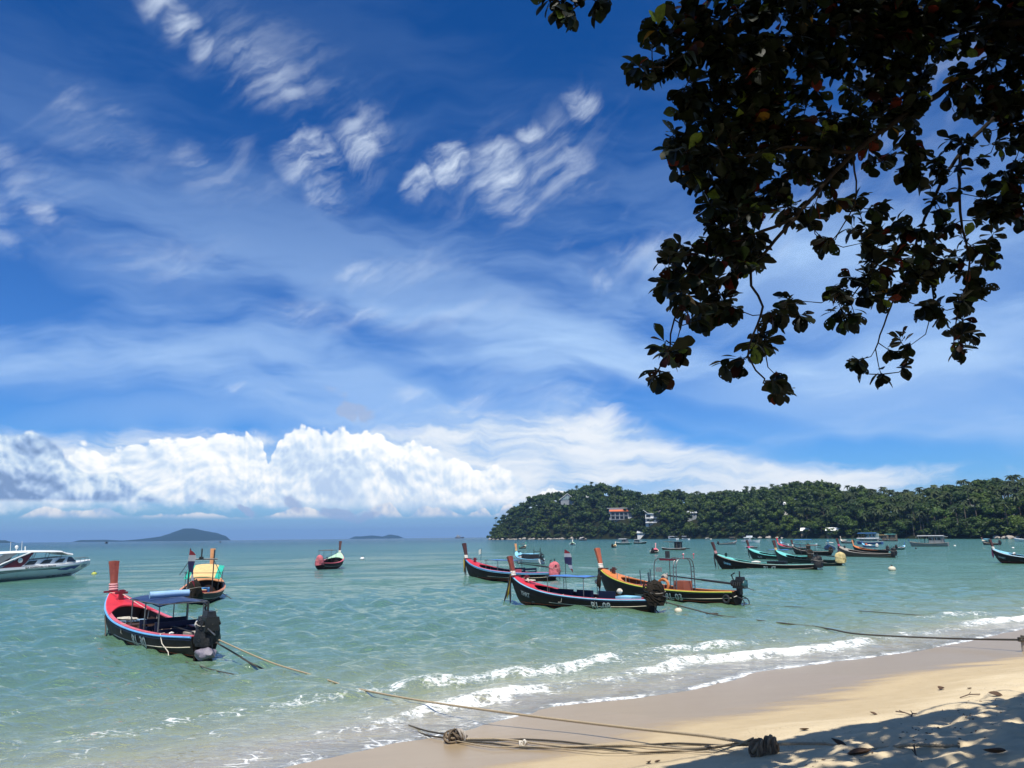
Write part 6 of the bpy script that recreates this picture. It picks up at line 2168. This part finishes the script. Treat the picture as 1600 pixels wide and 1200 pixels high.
# ------------------------------------------------------------------ ropes
def rope(label, pts, r_, mat, strands=3, group=None, name='mooring_rope', sag=None, pitch=5.5):
    """laid rope: three strands twisted round a smooth path"""
    P = [Vector(p) for p in pts]
    # resample with Catmull-Rom
    dense = []
    for i in range(len(P) - 1):
        p0, p1, p2, p3 = P[max(0, i - 1)], P[i], P[i + 1], P[min(len(P) - 1, i + 2)]
        n = max(2, int((p2 - p1).length / .35))
        for k in range(n):
            t = k / n
            dense.append(.5 * ((2 * p1) + (p2 - p0) * t + (2 * p0 - 5 * p1 + 4 * p2 - p3) * t * t + (3 * p1 - p0 - 3 * p2 + p3) * t ** 3))
    dense.append(P[-1])
    if strands == 1:
        o = MB().tube(dense, r_, 6).build(name, mat, None, True)
        return tag(o, label, 'rope', group)
    L = [0.0]
    for a, b in zip(dense[:-1], dense[1:]):
        L.append(L[-1] + (b - a).length)
    step = r_ * pitch / 5
    n = min(2600, int(L[-1] / step))
    root = empty(name, dense[0])
    tag(root, label, 'rope', group)
    ln = np.array(L)
    arr = np.array([p[:] for p in dense])
    q = np.linspace(0, L[-1], n)
    C = np.stack([np.interp(q, ln, arr[:, k]) for k in range(3)], -1)
    T = np.gradient(C, axis=0)
    T /= np.linalg.norm(T, axis=1)[:, None]
    S = np.cross(T, [0, 0, 1.0])
    S /= np.linalg.norm(S, axis=1)[:, None]
    U = np.cross(S, T)
    for s_ in range(strands):
        ph = q / (r_ * pitch) * 2 * math.pi + s_ * 2 * math.pi / strands
        c = C + (S * np.cos(ph)[:, None] + U * np.sin(ph)[:, None]) * r_ * .5
        m = 5
        V = []
        for i in range(m):
            a = 2 * math.pi * i / m
            V.append(c + (S * math.cos(a) + U * math.sin(a)) * r_ * .56)
        V = np.stack(V, 1).reshape(-1, 3)
        I, J = np.meshgrid(np.arange(n - 1), np.arange(m), indexing='ij')
        J2 = (J + 1) % m
        F = np.stack([I * m + J, I * m + J2, (I + 1) * m + J2, (I + 1) * m + J], -1).reshape(-1, 4)
        o = link('strand', np_mesh('strand', V - np.array(dense[0][:]), F), mat, root)
    return root


KNOT = on_sand(1185, 1181)


def build_ropes():
    zk = KNOT.z
    # long rope from the red decked boat to the knot on the beach
    a = on_z(342, 1000, .62)
    rope('long pale rope from the near left boat up to the knot on the sand',
         [a, on_z(420, 1034, .25), on_z(492, 1056, .04), on_z(545, 1073, .03), on_z(640, 1092, .16), on_z(800, 1115, .36), on_z(980, 1137, .62), on_z(1110, 1151, .86), (KNOT.x - .02, KNOT.y + .02, zk + .13)], .026, M_ROPE)
    rope('short dark rope dropping from the near left boat stern into the water', [on_z(338, 1004, .5), on_z(362, 1018, .32), on_z(395, 1038, .08), on_z(420, 1049, -.08)], .026, M_WETROPE, 1)
    rope('thin dark line drifting in the water below the near left boat', [on_z(290, 1034, -.02), on_z(330, 1046, .03), on_z(352, 1051, .035), on_z(380, 1056, .03), on_z(412, 1060, -.03)], .016, M_WETROPE, 1)
    rope('dark mooring rope from the boat lettered 08 sagging into the water', [on_z(1040, 941, .55), on_z(1075, 950, .38), on_z(1115, 960, .16), on_z(1165, 967, .05), on_z(1235, 975, .01), on_z(1290, 981, -.04)], .03, M_WETROPE, 1)
    e = on_sand(1599, 1018)
    rope('dark taut rope rising from the surf to the stake at the right edge', [on_z(1268, 978, -.03), on_z(1300, 983.5, .03), on_z(1345, 991, .10), on_z(1480, 997.5, .28), (e.x, e.y, e.z + .33)], .032, M_WETROPE, 1)
    rope('thin line on the water from the stern of the boat lettered 03', [on_z(1160, 944, .1), on_z(1200, 946.5, .03), on_z(1260, 949, .03), on_z(1330, 953.5, .03), on_z(1420, 960, .03), on_z(1530, 968, -.03)], .018, M_WETROPE, 1)
    # tangles of weed on those lines
    for px, py, lb in ((1113, 959.5, 'tangle of weed caught on the rope of the boat lettered 08'), (1347, 953.5, 'small tangle of weed floating on the thin line near the surf')):
        p = on_z(px, py, .12 if px < 1200 else 0)
        m = MB()
        for k in range(4):
            coil(m, (p.x + .1 * k - .15, p.y, p.z), .16, 1, .025, k)
        tag(m.build('weed_tangle', M_WETROPE, None, True), lb, 'seaweed')
    # bundle of ropes lying along the wet sand
    h = on_sand(712, 1160)
    path = [(712, 1160), (770, 1163), (815, 1166), (880, 1170), (940, 1172), (1000, 1174), (1060, 1174), (1120, 1172), (1178, 1179)]
    names = ['rope of the beach bundle lying farthest up from the water', 'rope of the beach bundle second from the water', 'slack rope of the beach bundle bowing towards the camera', 'thin rope of the beach bundle nearest to the camera']
    for k in range(4):
        pts = []
        for i, (x, y) in enumerate(path):
            off = (k - 1.5) * (4.2 if 0 < i < len(path) - 1 else 1.0) + 3.2 * math.sin(i * 1.9 + k * 2.1) * (0 < i < len(path) - 1)
            p = on_sand(x, y + off)
            pts.append((p.x, p.y, p.z + .03 + .015 * (k % 2)))
        pts[-1] = (KNOT.x - .05, KNOT.y, zk + .14 + .03 * k)
        rope(names[k], pts, .019 if k < 3 else .012, M_WETROPE if k in (0, 2) else M_ROPE)
    rope('upper wet rope running from the rope heap down into the shallows', [(h.x, h.y, h.z + .12), on_z(670, 1143, .05), on_z(640, 1134, -.01), on_z(612, 1127, -.1)], .018, M_WETROPE)
    rope('lower wet rope running from the rope heap down into the shallows', [(h.x, h.y, h.z + .06), on_z(672, 1150, .03), on_z(645, 1142, -.03), on_z(622, 1136, -.1)], .018, M_WETROPE)

    def heap(name, label, c, rx, rz_, n, th, mats, seed):
        """tangle of rope: loops wound through a lump"""
        root = empty(name, c)
        tag(root, label, 'rope knot')
        g = random.Random(seed)
        for k in range(n):
            ax = Vector((g.uniform(-1, 1), g.uniform(-1, 1), g.uniform(-.6, .6))).normalized()
            u = ax.orthogonal().normalized()
            v = ax.cross(u)
            cc = Vector((g.uniform(-.45, .45) * rx, g.uniform(-.25, .25) * rx, rz_ * .55 + g.uniform(-.2, .25) * rz_))
            pts = []
            for i in range(15):
                a = 6.283 * i / 14
                p = cc + (u * math.cos(a) + v * math.sin(a)) * (rx * g.uniform(.42, .5))
                p.z = max(th * .7, cc.z + (p.z - cc.z) * rz_ / rx * 1.1)
                pts.append(p)
            MB().tube(pts, th, 6, caps=False).build('loop', mats[k % len(mats)], root, True)
    heap('rope_heap', 'grey heap of tangled rope on the wet sand at the water edge', (h.x, h.y, h.z - .01), .26, .20, 20, .018, (M_GREYWOOD, M_KNOTD, M_KNOT), 3)
    heap('rope_knot', 'thick brown rope knot at the edge of the tree shade', (KNOT.x, KNOT.y, zk - .02), .13, .19, 22, .021, (M_KNOT, M_KNOTD), 8)
    heap('rope_knot', 'second brown rope knot touching the thick one on its right', (KNOT.x + .19, KNOT.y + .02, zk - .02), .115, .22, 22, .021, (M_KNOTD, M_KNOT), 14)
    q = on_sand(817, 1166)
    heap('rope_knot', 'small pale knot halfway along the rope bundle', (q.x, q.y, q.z + .0), .08, .08, 6, .016, (M_WHITEROPE,), 5)
    # continuation of the rope into the shade
    pts = [(KNOT.x + .25, KNOT.y + .03, zk + .14)]
    for x, y in ((1290, 1167), (1350, 1170), (1420, 1172), (1500, 1172)):
        p = on_sand(x, y)
        pts.append((p.x, p.y, p.z + .04))
    rope('rope half buried in the shaded sand right of the knots', pts, .022, M_ROPE)
    # stake at the right edge
    root = empty('mooring_stake', e)
    tag(root, 'wooden mooring stake with rope wound round it at the right edge of the beach', 'stake')
    MB().tube([(0, 0, -.3), (.02, 0, .40)], .045, 8).build('post', M_GREYWOOD, root, True)
    m = MB()
    m.tube([(.085 * math.cos(i * .6), .085 * math.sin(i * .6), .27 + .012 * i * .6) for i in range(24)], .028, 5)
    m.build('rope_turns', M_WETROPE, root, True)


build_ropes()


# ------------------------------------------------------------------ drift litter on the sand
def build_litter():
    g = random.Random(21)
    M_DRY = paint('dry_brown_leaf', (.085, .045, .022), .8, .35, 20.0)
    M_STICK = paint('drift_wood', (.12, .085, .06), .9, .3, 20.0)

    def leaf(px, py, ln, label):
        p = on_sand(px, py)
        m = MB()
        rg = []
        for i in range(7):
            t = i / 6
            w = ln * .28 * math.sin(min(1, t * 1.05) * 3.0) ** .8 if 0 < t < 1 else .003
            zc = ln * (.10 + .30 * (t - .5) ** 2)
            rg.append([(ln * (t - .5), -w, zc + w * .5), (ln * (t - .5), 0, zc - .1 * w), (ln * (t - .5), w, zc + w * .6)])
        m.loft(rg, closed=False)
        o = m.build('fallen_leaf', M_DRY, None, True)
        o.location = p
        o.rotation_euler = (g.uniform(-.3, .3), g.uniform(-.3, .3), g.uniform(0, 6.28))
        tag(o, label, 'leaf')
    leaf(1470, 1078, .22, 'dark curled leaf lying alone on the damp sand, left of the smaller one')
    leaf(1515, 1077, .12, 'small dark leaf on the damp sand near the right edge')
    leaf(1257, 1142, .16, 'dry leaf on the tide line just above the rope knots')
    leaf(1365, 1117, .14, 'dry leaf on the tide line in the middle of the dry sand')
    leaf(1014, 1193, .13, 'dry leaf on the sand at the bottom edge, left of the shade')
    leaf(1028, 1191, .10, 'tiny dry leaf beside another at the bottom edge left of the shade')
    leaf(1556, 1088, .24, 'dry leaf on the drift line at the right')
    leaf(1310, 1166, .26, 'dark leaf in the tree shade right of the rope knots')
    leaf(1345, 1182, .30, 'large dark leaf in the shaded sand at the bottom')
    leaf(1556, 1180, .26, 'dark leaf in the shade at the bottom right corner')
    for px, py, ln, rz, lb in ((1414, 1117, .30, 2.2, 'thin stick lying on the pale sand above the shade'), (1428, 1119, .16, .6, 'short forked twig beside the thin stick on the pale sand'), (1516, 1089, .5, .35, 'long thin stick on the drift line at the right'), (1431, 1180, .2, 1.5, 'short stick standing in the shaded sand')):
        p = on_sand(px, py)
        o = MB().tube([(-ln / 2, 0, .01), (0, .02, .04), (ln / 2, 0, .03)], .011, 5).tube([(0, .02, .04), (ln * .2, .06, .07)], .007, 4).build('stick', M_STICK, None, True)
        o.location = p
        o.rotation_euler = (0, -1.1 if 'standing' in lb else 0, rz)
        tag(o, lb, 'stick')
    # crumbs of the tide line
    m = MB()
    gn = np.random.RandomState(5)
    n = 620
    al = gn.uniform(6, 30, n)
    sd_ = -6.35 + gn.normal(0, .42, n) - .35 * np.sin(al * .8)
    X, Y = -3.3 + (al - 4.3) * .825 + sd_ * -.563, 12.5 + (al - 4.3) * .563 + sd_ * .825
    Z = sand_z(X, Y)
    for k in range(n):
        s = g.uniform(.006, .022)
        m.box((X[k], Y[k], Z[k] + s * .3), (s * g.uniform(.8, 3), s, s * .5), g.uniform(0, 3.1), .6)
    tag(m.build('drift_crumbs', M_DRY), 'crumbs of leaf and shell scattered along the tide line', 'litter', kind='stuff')


build_litter()

# ------------------------------------------------------------------ haze over the bay
def build_haze():
    o = MB().box((0, 0, 42), (21600, 21600, 167)).build('haze', None)

    def b(nt, out):
        v = nt.add('ShaderNodeVolumePrincipled', ins={'Color': (.30, .58, 1.0, 1), 'Density': 8.5e-5, 'Anisotropy': 0.2})
        nt.t.links.new(v.outputs[0], out.inputs['Volume'])
    o.data.materials.append(material('air', b))
    tag(o, 'thin blue haze in the air over the bay', 'haze', kind='stuff')


build_haze()

# ------------------------------------------------------------------ the sea almond tree overhead
def build_tree():
    g = np.random.RandomState(33)
    rg_ = random.Random(33)
    M_TBARK = paint('tree_bark', (.016, .013, .010), .9, .3, 9.0, .01, spec=.1)

    def b(nt, out):
        geo = nt.add('ShaderNodeNewGeometry')
        oi = nt.add('ShaderNodeObjectInfo')
        r_ = nt.math('FRACT', nt.math('ADD', geo.outputs['Random Per Island'], nt.math('MULTIPLY', oi.outputs['Random'], 7.31)))
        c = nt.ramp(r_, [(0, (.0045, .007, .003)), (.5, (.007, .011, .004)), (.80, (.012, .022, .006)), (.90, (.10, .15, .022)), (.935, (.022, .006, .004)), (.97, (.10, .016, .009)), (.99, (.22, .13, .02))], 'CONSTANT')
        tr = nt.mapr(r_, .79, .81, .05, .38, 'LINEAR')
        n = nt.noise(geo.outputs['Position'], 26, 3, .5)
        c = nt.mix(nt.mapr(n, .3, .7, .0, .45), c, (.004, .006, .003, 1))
        p = nt.add('ShaderNodeBsdfPrincipled', ins={'Base Color': c, 'Roughness': .5, 'Specular IOR Level': .12})
        t = nt.add('ShaderNodeBsdfTranslucent', ins={'Color': c})
        m = nt.add('ShaderNodeMixShader', ins={0: tr, 1: p.outputs[0], 2: t.outputs[0]})
        # holes eaten by insects
        vo = nt.add('ShaderNodeTexVoronoi', ins={'Vector': geo.outputs['Position']})
        vo.inputs['Scale'].default_value = 30
        hole = nt.math('MULTIPLY', nt.math('LESS_THAN', vo.outputs['Distance'], .17), nt.math('GREATER_THAN', nt.noise(geo.outputs['Position'], 5, 2, .5), .50))
        tp = nt.add('ShaderNodeBsdfTransparent')
        m2 = nt.add('ShaderNodeMixShader', ins={0: hole, 1: m.outputs[0], 2: tp.outputs[0]})
        nt.t.links.new(m2.outputs[0], out.inputs['Surface'])
    M_LEAF = material('sea_almond_leaf', b)

    root_p = (9.6, 4.2)
    zb = sz(*root_p)
    root = empty('sea_almond_tree', (root_p[0], root_p[1], zb - .2))
    tag(root, 'large leafed sea almond tree hanging dark branches over the beach from the right', 'tree')
    O = Vector((root_p[0], root_p[1], zb - .2))

    limbs = {
        'trunk': ([(9.6, 4.2, zb - .3), (9.3, 4.6, zb + 1.5), (8.9, 5.3, zb + 3.4), (8.3, 6.2, zb + 5.2)], .26, .17),
    }

    def P(l):
        return [tuple(at_y(q[0], q[1], q[2] * 1.19)) for q in l]
    fork = (8.3, 6.2, zb + 5.2)
    fork2 = (7.5, 7.0, 9.3)
    limbs['a'] = ([fork, fork2] + P([(1640, 20, 7.4), (1568, 80, 7.4), (1429, 171, 7.1), (1333, 240, 6.8), (1242, 341, 6.5), (1173, 427, 6.3), (1192, 480, 6.2), (1168, 555, 6.1), (1195, 592, 6.1)]), .10, .008)
    limbs['b'] = ([fork2] + P([(1600, 150, 8.2), (1500, 240, 8.0), (1450, 330, 7.9), (1420, 420, 7.8), (1392, 480, 7.7), (1368, 545, 7.7)]), .06, .008)
    limbs['c'] = ([fork2] + P([(1540, 40, 7.2), (1400, 70, 6.9), (1230, 60, 6.5), (1110, 80, 6.3), (1040, 100, 6.2), (1005, 125, 6.2)]), .07, .008)
    limbs['d'] = ([fork2] + P([(1500, -120, 6.6), (1250, -110, 6.2), (1000, -80, 6.0), (930, -20, 5.9), (890, 20, 5.9)]), .06, .008)
    limbs['e'] = (P([(1242, 341, 6.5), (1150, 380, 6.35), (1090, 430, 6.25), (1060, 480, 6.15), (1045, 540, 6.1), (1022, 590, 6.1)]), .022, .007)
    limbs['f'] = ([fork] + P([(1700, 160, 8.8), (1620, 250, 8.7), (1575, 320, 8.6)]), .05, .01)
    limbs['g'] = (P([(1500, 240, 8.0), (1500, 330, 7.9), (1515, 420, 7.9), (1495, 490, 7.8), (1492, 545, 7.8)]), .025, .007)
    limbs['h'] = (P([(1333, 240, 6.8), (1230, 230, 6.6), (1130, 250, 6.4), (1060, 245, 6.3)]), .028, .008)
    limbs['i'] = (P([(1420, 420, 7.8), (1350, 440, 7.7), (1315, 500, 7.65)]), .018, .006)
    limbs['j'] = (P([(1333, 240, 6.8), (1335, 320, 6.85), (1292, 385, 6.9)]), .015, .005)
    limbs['k'] = ([fork, (6.0, 7.4, 10.6), (4.2, 7.2, 11.2), (2.2, 6.6, 11.0)], .08, .015)
    limbs['l'] = ([fork, (9.2, 8.4, 10.0), (9.6, 10.6, 11.0)], .08, .015)
    limbs['m'] = ([fork, (7.2, 5.0, 10.4), (5.2, 4.6, 11.4)], .08, .015)
    samples = []
    for k, (pts, r0, r1) in limbs.items():
        V = [Vector(p) for p in pts]
        dense = []
        for i in range(len(V) - 1):
            p0, p1, p2, p3 = V[max(0, i - 1)], V[i], V[i + 1], V[min(len(V) - 1, i + 2)]
            n = max(2, int((p2 - p1).length / .12))
            for q in range(n):
                t = q / n
                dense.append(.5 * ((2 * p1) + (p2 - p0) * t + (2 * p0 - 5 * p1 + 4 * p2 - p3) * t * t + (3 * p1 - p0 - 3 * p2 + p3) * t ** 3) + Vector((rg_.gauss(0, .006), rg_.gauss(0, .006), rg_.gauss(0, .006))))
        dense.append(V[-1])
        n = len(dense)
        rad = [r0 + (r1 - r0) * (i / (n - 1)) ** .7 for i in range(n)]
        MB().tube([p - O for p in dense], rad, 8).build('trunk' if k == 'trunk' else 'limb', M_TBARK, root, True)
        if k != 'trunk':
            samples += dense[(4 if k in 'abcdfklm' else 0):]
    S = np.array([p[:] for p in samples])

    # shade line on the sand: foliage must not throw shade to seaward of it
    cot = math.cos(SUN_EL) / math.sin(SUN_EL)

    la, lb = on_sand(1062, 1199), on_sand(1600, 1087)
    ld = Vector((lb.x - la.x, lb.y - la.y)).normalized()

    def ok(p):
        k = (p.z - .8) * cot
        x, y = p.x - math.sin(SUN_AZ) * k, p.y - math.cos(SUN_AZ) * k
        return (x - la.x) * ld.y - (y - la.y) * ld.x > -.05

    blobs = [(1250, 50, 190, 80, 62), (1130, 140, 85, 80, 34), (1290, 160, 140, 75, 44), (1110, 255, 65, 55, 22), (1220, 255, 95, 65, 30), (1480, 40, 130, 60, 34), (1560, 130, 60, 60, 14),
             (1565, 285, 50, 60, 12), (1450, 255, 60, 40, 10), (1390, 230, 50, 40, 8), (1150, 330, 60, 45, 18), (1130, 410, 50, 42, 16), (1062, 430, 42, 40, 11), (1095, 480, 48, 36, 12),
             (1045, 560, 20, 26, 5), (1022, 600, 8, 8, 2), (1180, 400, 30, 30, 5), (1228, 498, 30, 20, 5), (1185, 545, 26, 22, 4), (1206, 612, 18, 14, 3), (1138, 575, 16, 16, 3),
             (1290, 385, 14, 14, 2), (1330, 330, 55, 35, 8), (1400, 385, 62, 34, 11), (1340, 470, 44, 36, 8), (1390, 450, 52, 34, 9), (1308, 500, 22, 18, 3), (1440, 425, 34, 34, 7),
             (1452, 495, 34, 24, 5), (1490, 525, 24, 22, 3), (1495, 555, 18, 14, 2), (1395, 548, 18, 14, 2), (1338, 576, 16, 10, 2), (1368, 592, 5, 5, 1), (1411, 578, 6, 6, 1), (1515, 440, 24, 24, 4),
             (1508, 398, 14, 12, 2), (1552, 370, 10, 10, 1), (1585, 330, 22, 24, 4), (890, 14, 42, 24, 7), (850, 2, 10, 8, 1), (1012, 60, 18, 22, 4), (1004, 120, 22, 18, 5), (1045, 112, 18, 18, 4),
             (1050, 232, 24, 20, 5), (1300, 250, 70, 40, 10), (1245, 340, 40, 30, 6), (1350, 60, 90, 70, 22), (1080, 60, 45, 40, 10), (1170, 200, 60, 50, 14), (1500, 330, 40, 30, 5), (1450, 350, 30, 30, 4), (1580, 50, 50, 60, 22), (1525, 140, 60, 45, 14), (1585, 210, 26, 60, 10), (1400, 140, 60, 40, 14), (1560, 330, 40, 40, 8), (1420, 30, 120, 45, 26), (1535, 400, 26, 26, 4), (1505, 470, 24, 20, 4), (1470, 390, 36, 30, 5), (1360, 400, 40, 30, 5)]
    ros = []
    for bx, by, rx, ry, n in blobs:
        for i in range(int(n * 1.7 + .5) if n > 8 else int(n * 1.25 + .5)):
            a = g.uniform(0, 6.283)
            q = math.sqrt(g.uniform(0, 1))
            px, py = bx + 6 + rx * q * math.cos(a), by - 10 + ry * q * math.sin(a)
            d = ray(px, py)
            Y = 7.2 + 3.0 * min(1, max(0, (px - 1000) / 600)) + g.normal(0, .35)
            p = CAM + d * (Y / d.y)
            for _ in range(12):
                if ok(p):
                    break
                Y *= .96
                p = CAM + d * (Y / d.y)
            ros.append((p, True))
    k = 0
    while k < 1700:
        p = Vector((g.uniform(1.0, 12.5), g.uniform(3.5, 13.0), g.uniform(7.5, 12.5)))
        v = p - CAM
        zf = v.dot(_f)
        px, py = 800 + FPX * v.dot(_r) / zf, 600 - FPX * v.dot(_u) / zf
        if zf < .5 or not (py < -45 or px > 1650) or not ok(p):
            continue
        ros.append((p, False))
        k += 1

    # leaf shape: obovate blade folded along its midrib, on a short stalk
    def leaf_mesh(curl, fold, wid):
        V, F = [], []
        n = 6
        prof = [.10, .34, .62, .88, .98, .78, .12]
        for i in range(n + 1):
            t = i / n
            w = prof[i] * wid
            zc = -curl * t * t
            V += [(.14 + t * .86, -w, zc + fold * w), (.14 + t * .86, 0, zc), (.14 + t * .86, w, zc + fold * w)]
        for i in range(n):
            F += [(i * 3, i * 3 + 1, i * 3 + 4, i * 3 + 3), (i * 3 + 1, i * 3 + 2, i * 3 + 5, i * 3 + 4)]
        b0 = len(V)
        V += [(0, -.012, 0), (0, .012, 0), (.16, .014, 0), (.16, -.014, 0)]
        F.append((b0, b0 + 1, b0 + 2, b0 + 3))
        return np.array(V), np.array(F)
    protos = [leaf_mesh(c, f, w) for c, f, w in ((.10, .25, .30), (.22, .10, .33), (.05, .40, .27), (.30, .20, .31))]
    pmesh = []
    for v, f in protos:
        me = np_mesh('leaf', v, f, False)
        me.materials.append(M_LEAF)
        pmesh.append(me)

    leaves = []
    tw = MB()
    # twigs grow outwards: each rosette joins the nearest limb or the nearest rosette already joined
    ros.sort(key=lambda r: float(((S - np.array(r[0][:])) ** 2).sum(1).min()))
    pool = S
    for p, vis in ros:
        pa = np.array(p[:])
        j = int(np.argmin(((pool - pa) ** 2).sum(1)))
        base = Vector(pool[j])
        pool = np.concatenate([pool, pa[None]])
        ax = (p - base)
        dist = ax.length
        if dist > .03:
            mid = (base + p) / 2 + Vector((g.normal(0, .1 * dist), g.normal(0, .1 * dist), -.12 * dist))
            tw.tube([base - O, mid - O, p - O], .008, 4, r1=.004, caps=False)
        ax = ax.normalized() if dist > .05 else Vector((g.normal(), g.normal(), -.3)).normalized()
        ax = (ax + Vector((0, 0, -.25))).normalized()
        u = ax.orthogonal().normalized()
        w = ax.cross(u)
        nl = rg_.randint(6, 10) if vis else rg_.randint(8, 12)
        for q in range(nl):
            a = q * 2.4 + g.uniform(-.3, .3)
            op = g.uniform(.45, 1.35)
            d = (ax * math.cos(op) + (u * math.cos(a) + w * math.sin(a)) * math.sin(op) + Vector((0, 0, -.30))).normalized()
            ln = g.uniform(.13, .245) * (1 if vis else 1.4)
            zv = Vector((g.normal(0, .45), g.normal(0, .45), 1.0))
            yv = zv.cross(d).normalized()
            zv = d.cross(yv).normalized()
            st = p - ax * g.uniform(0, .10)
            M = Matrix(((d.x * ln, yv.x * ln, zv.x * ln, st.x - O.x), (d.y * ln, yv.y * ln, zv.y * ln, st.y - O.y), (d.z * ln, yv.z * ln, zv.z * ln, st.z - O.z), (0, 0, 0, 1)))
            leaves.append((vis, (p - CAM).length / ln, rg_.randrange(4), M))
    tw.build('twig', M_TBARK, root)['kind'] = 'stuff'
    big = sorted([i for i, l in enumerate(leaves) if l[0]], key=lambda i: leaves[i][1])[:300]
    bs = set(big)
    LV, LF, nb = [], [], 0
    for i, (vis, _, k, M) in enumerate(leaves):
        if i in bs:
            o = link('leaf', pmesh[k], None, root)
            o.matrix_local = M
        else:
            v, f = protos[k]
            A = np.array(M)
            LV.append(v @ A[:3, :3].T + A[:3, 3])
            LF.append(f + nb)
            nb += len(v)
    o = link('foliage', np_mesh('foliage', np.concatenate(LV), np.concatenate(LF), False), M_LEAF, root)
    o['kind'] = 'stuff'
    print('LEAVES', len(leaves), len(ros))


build_tree()
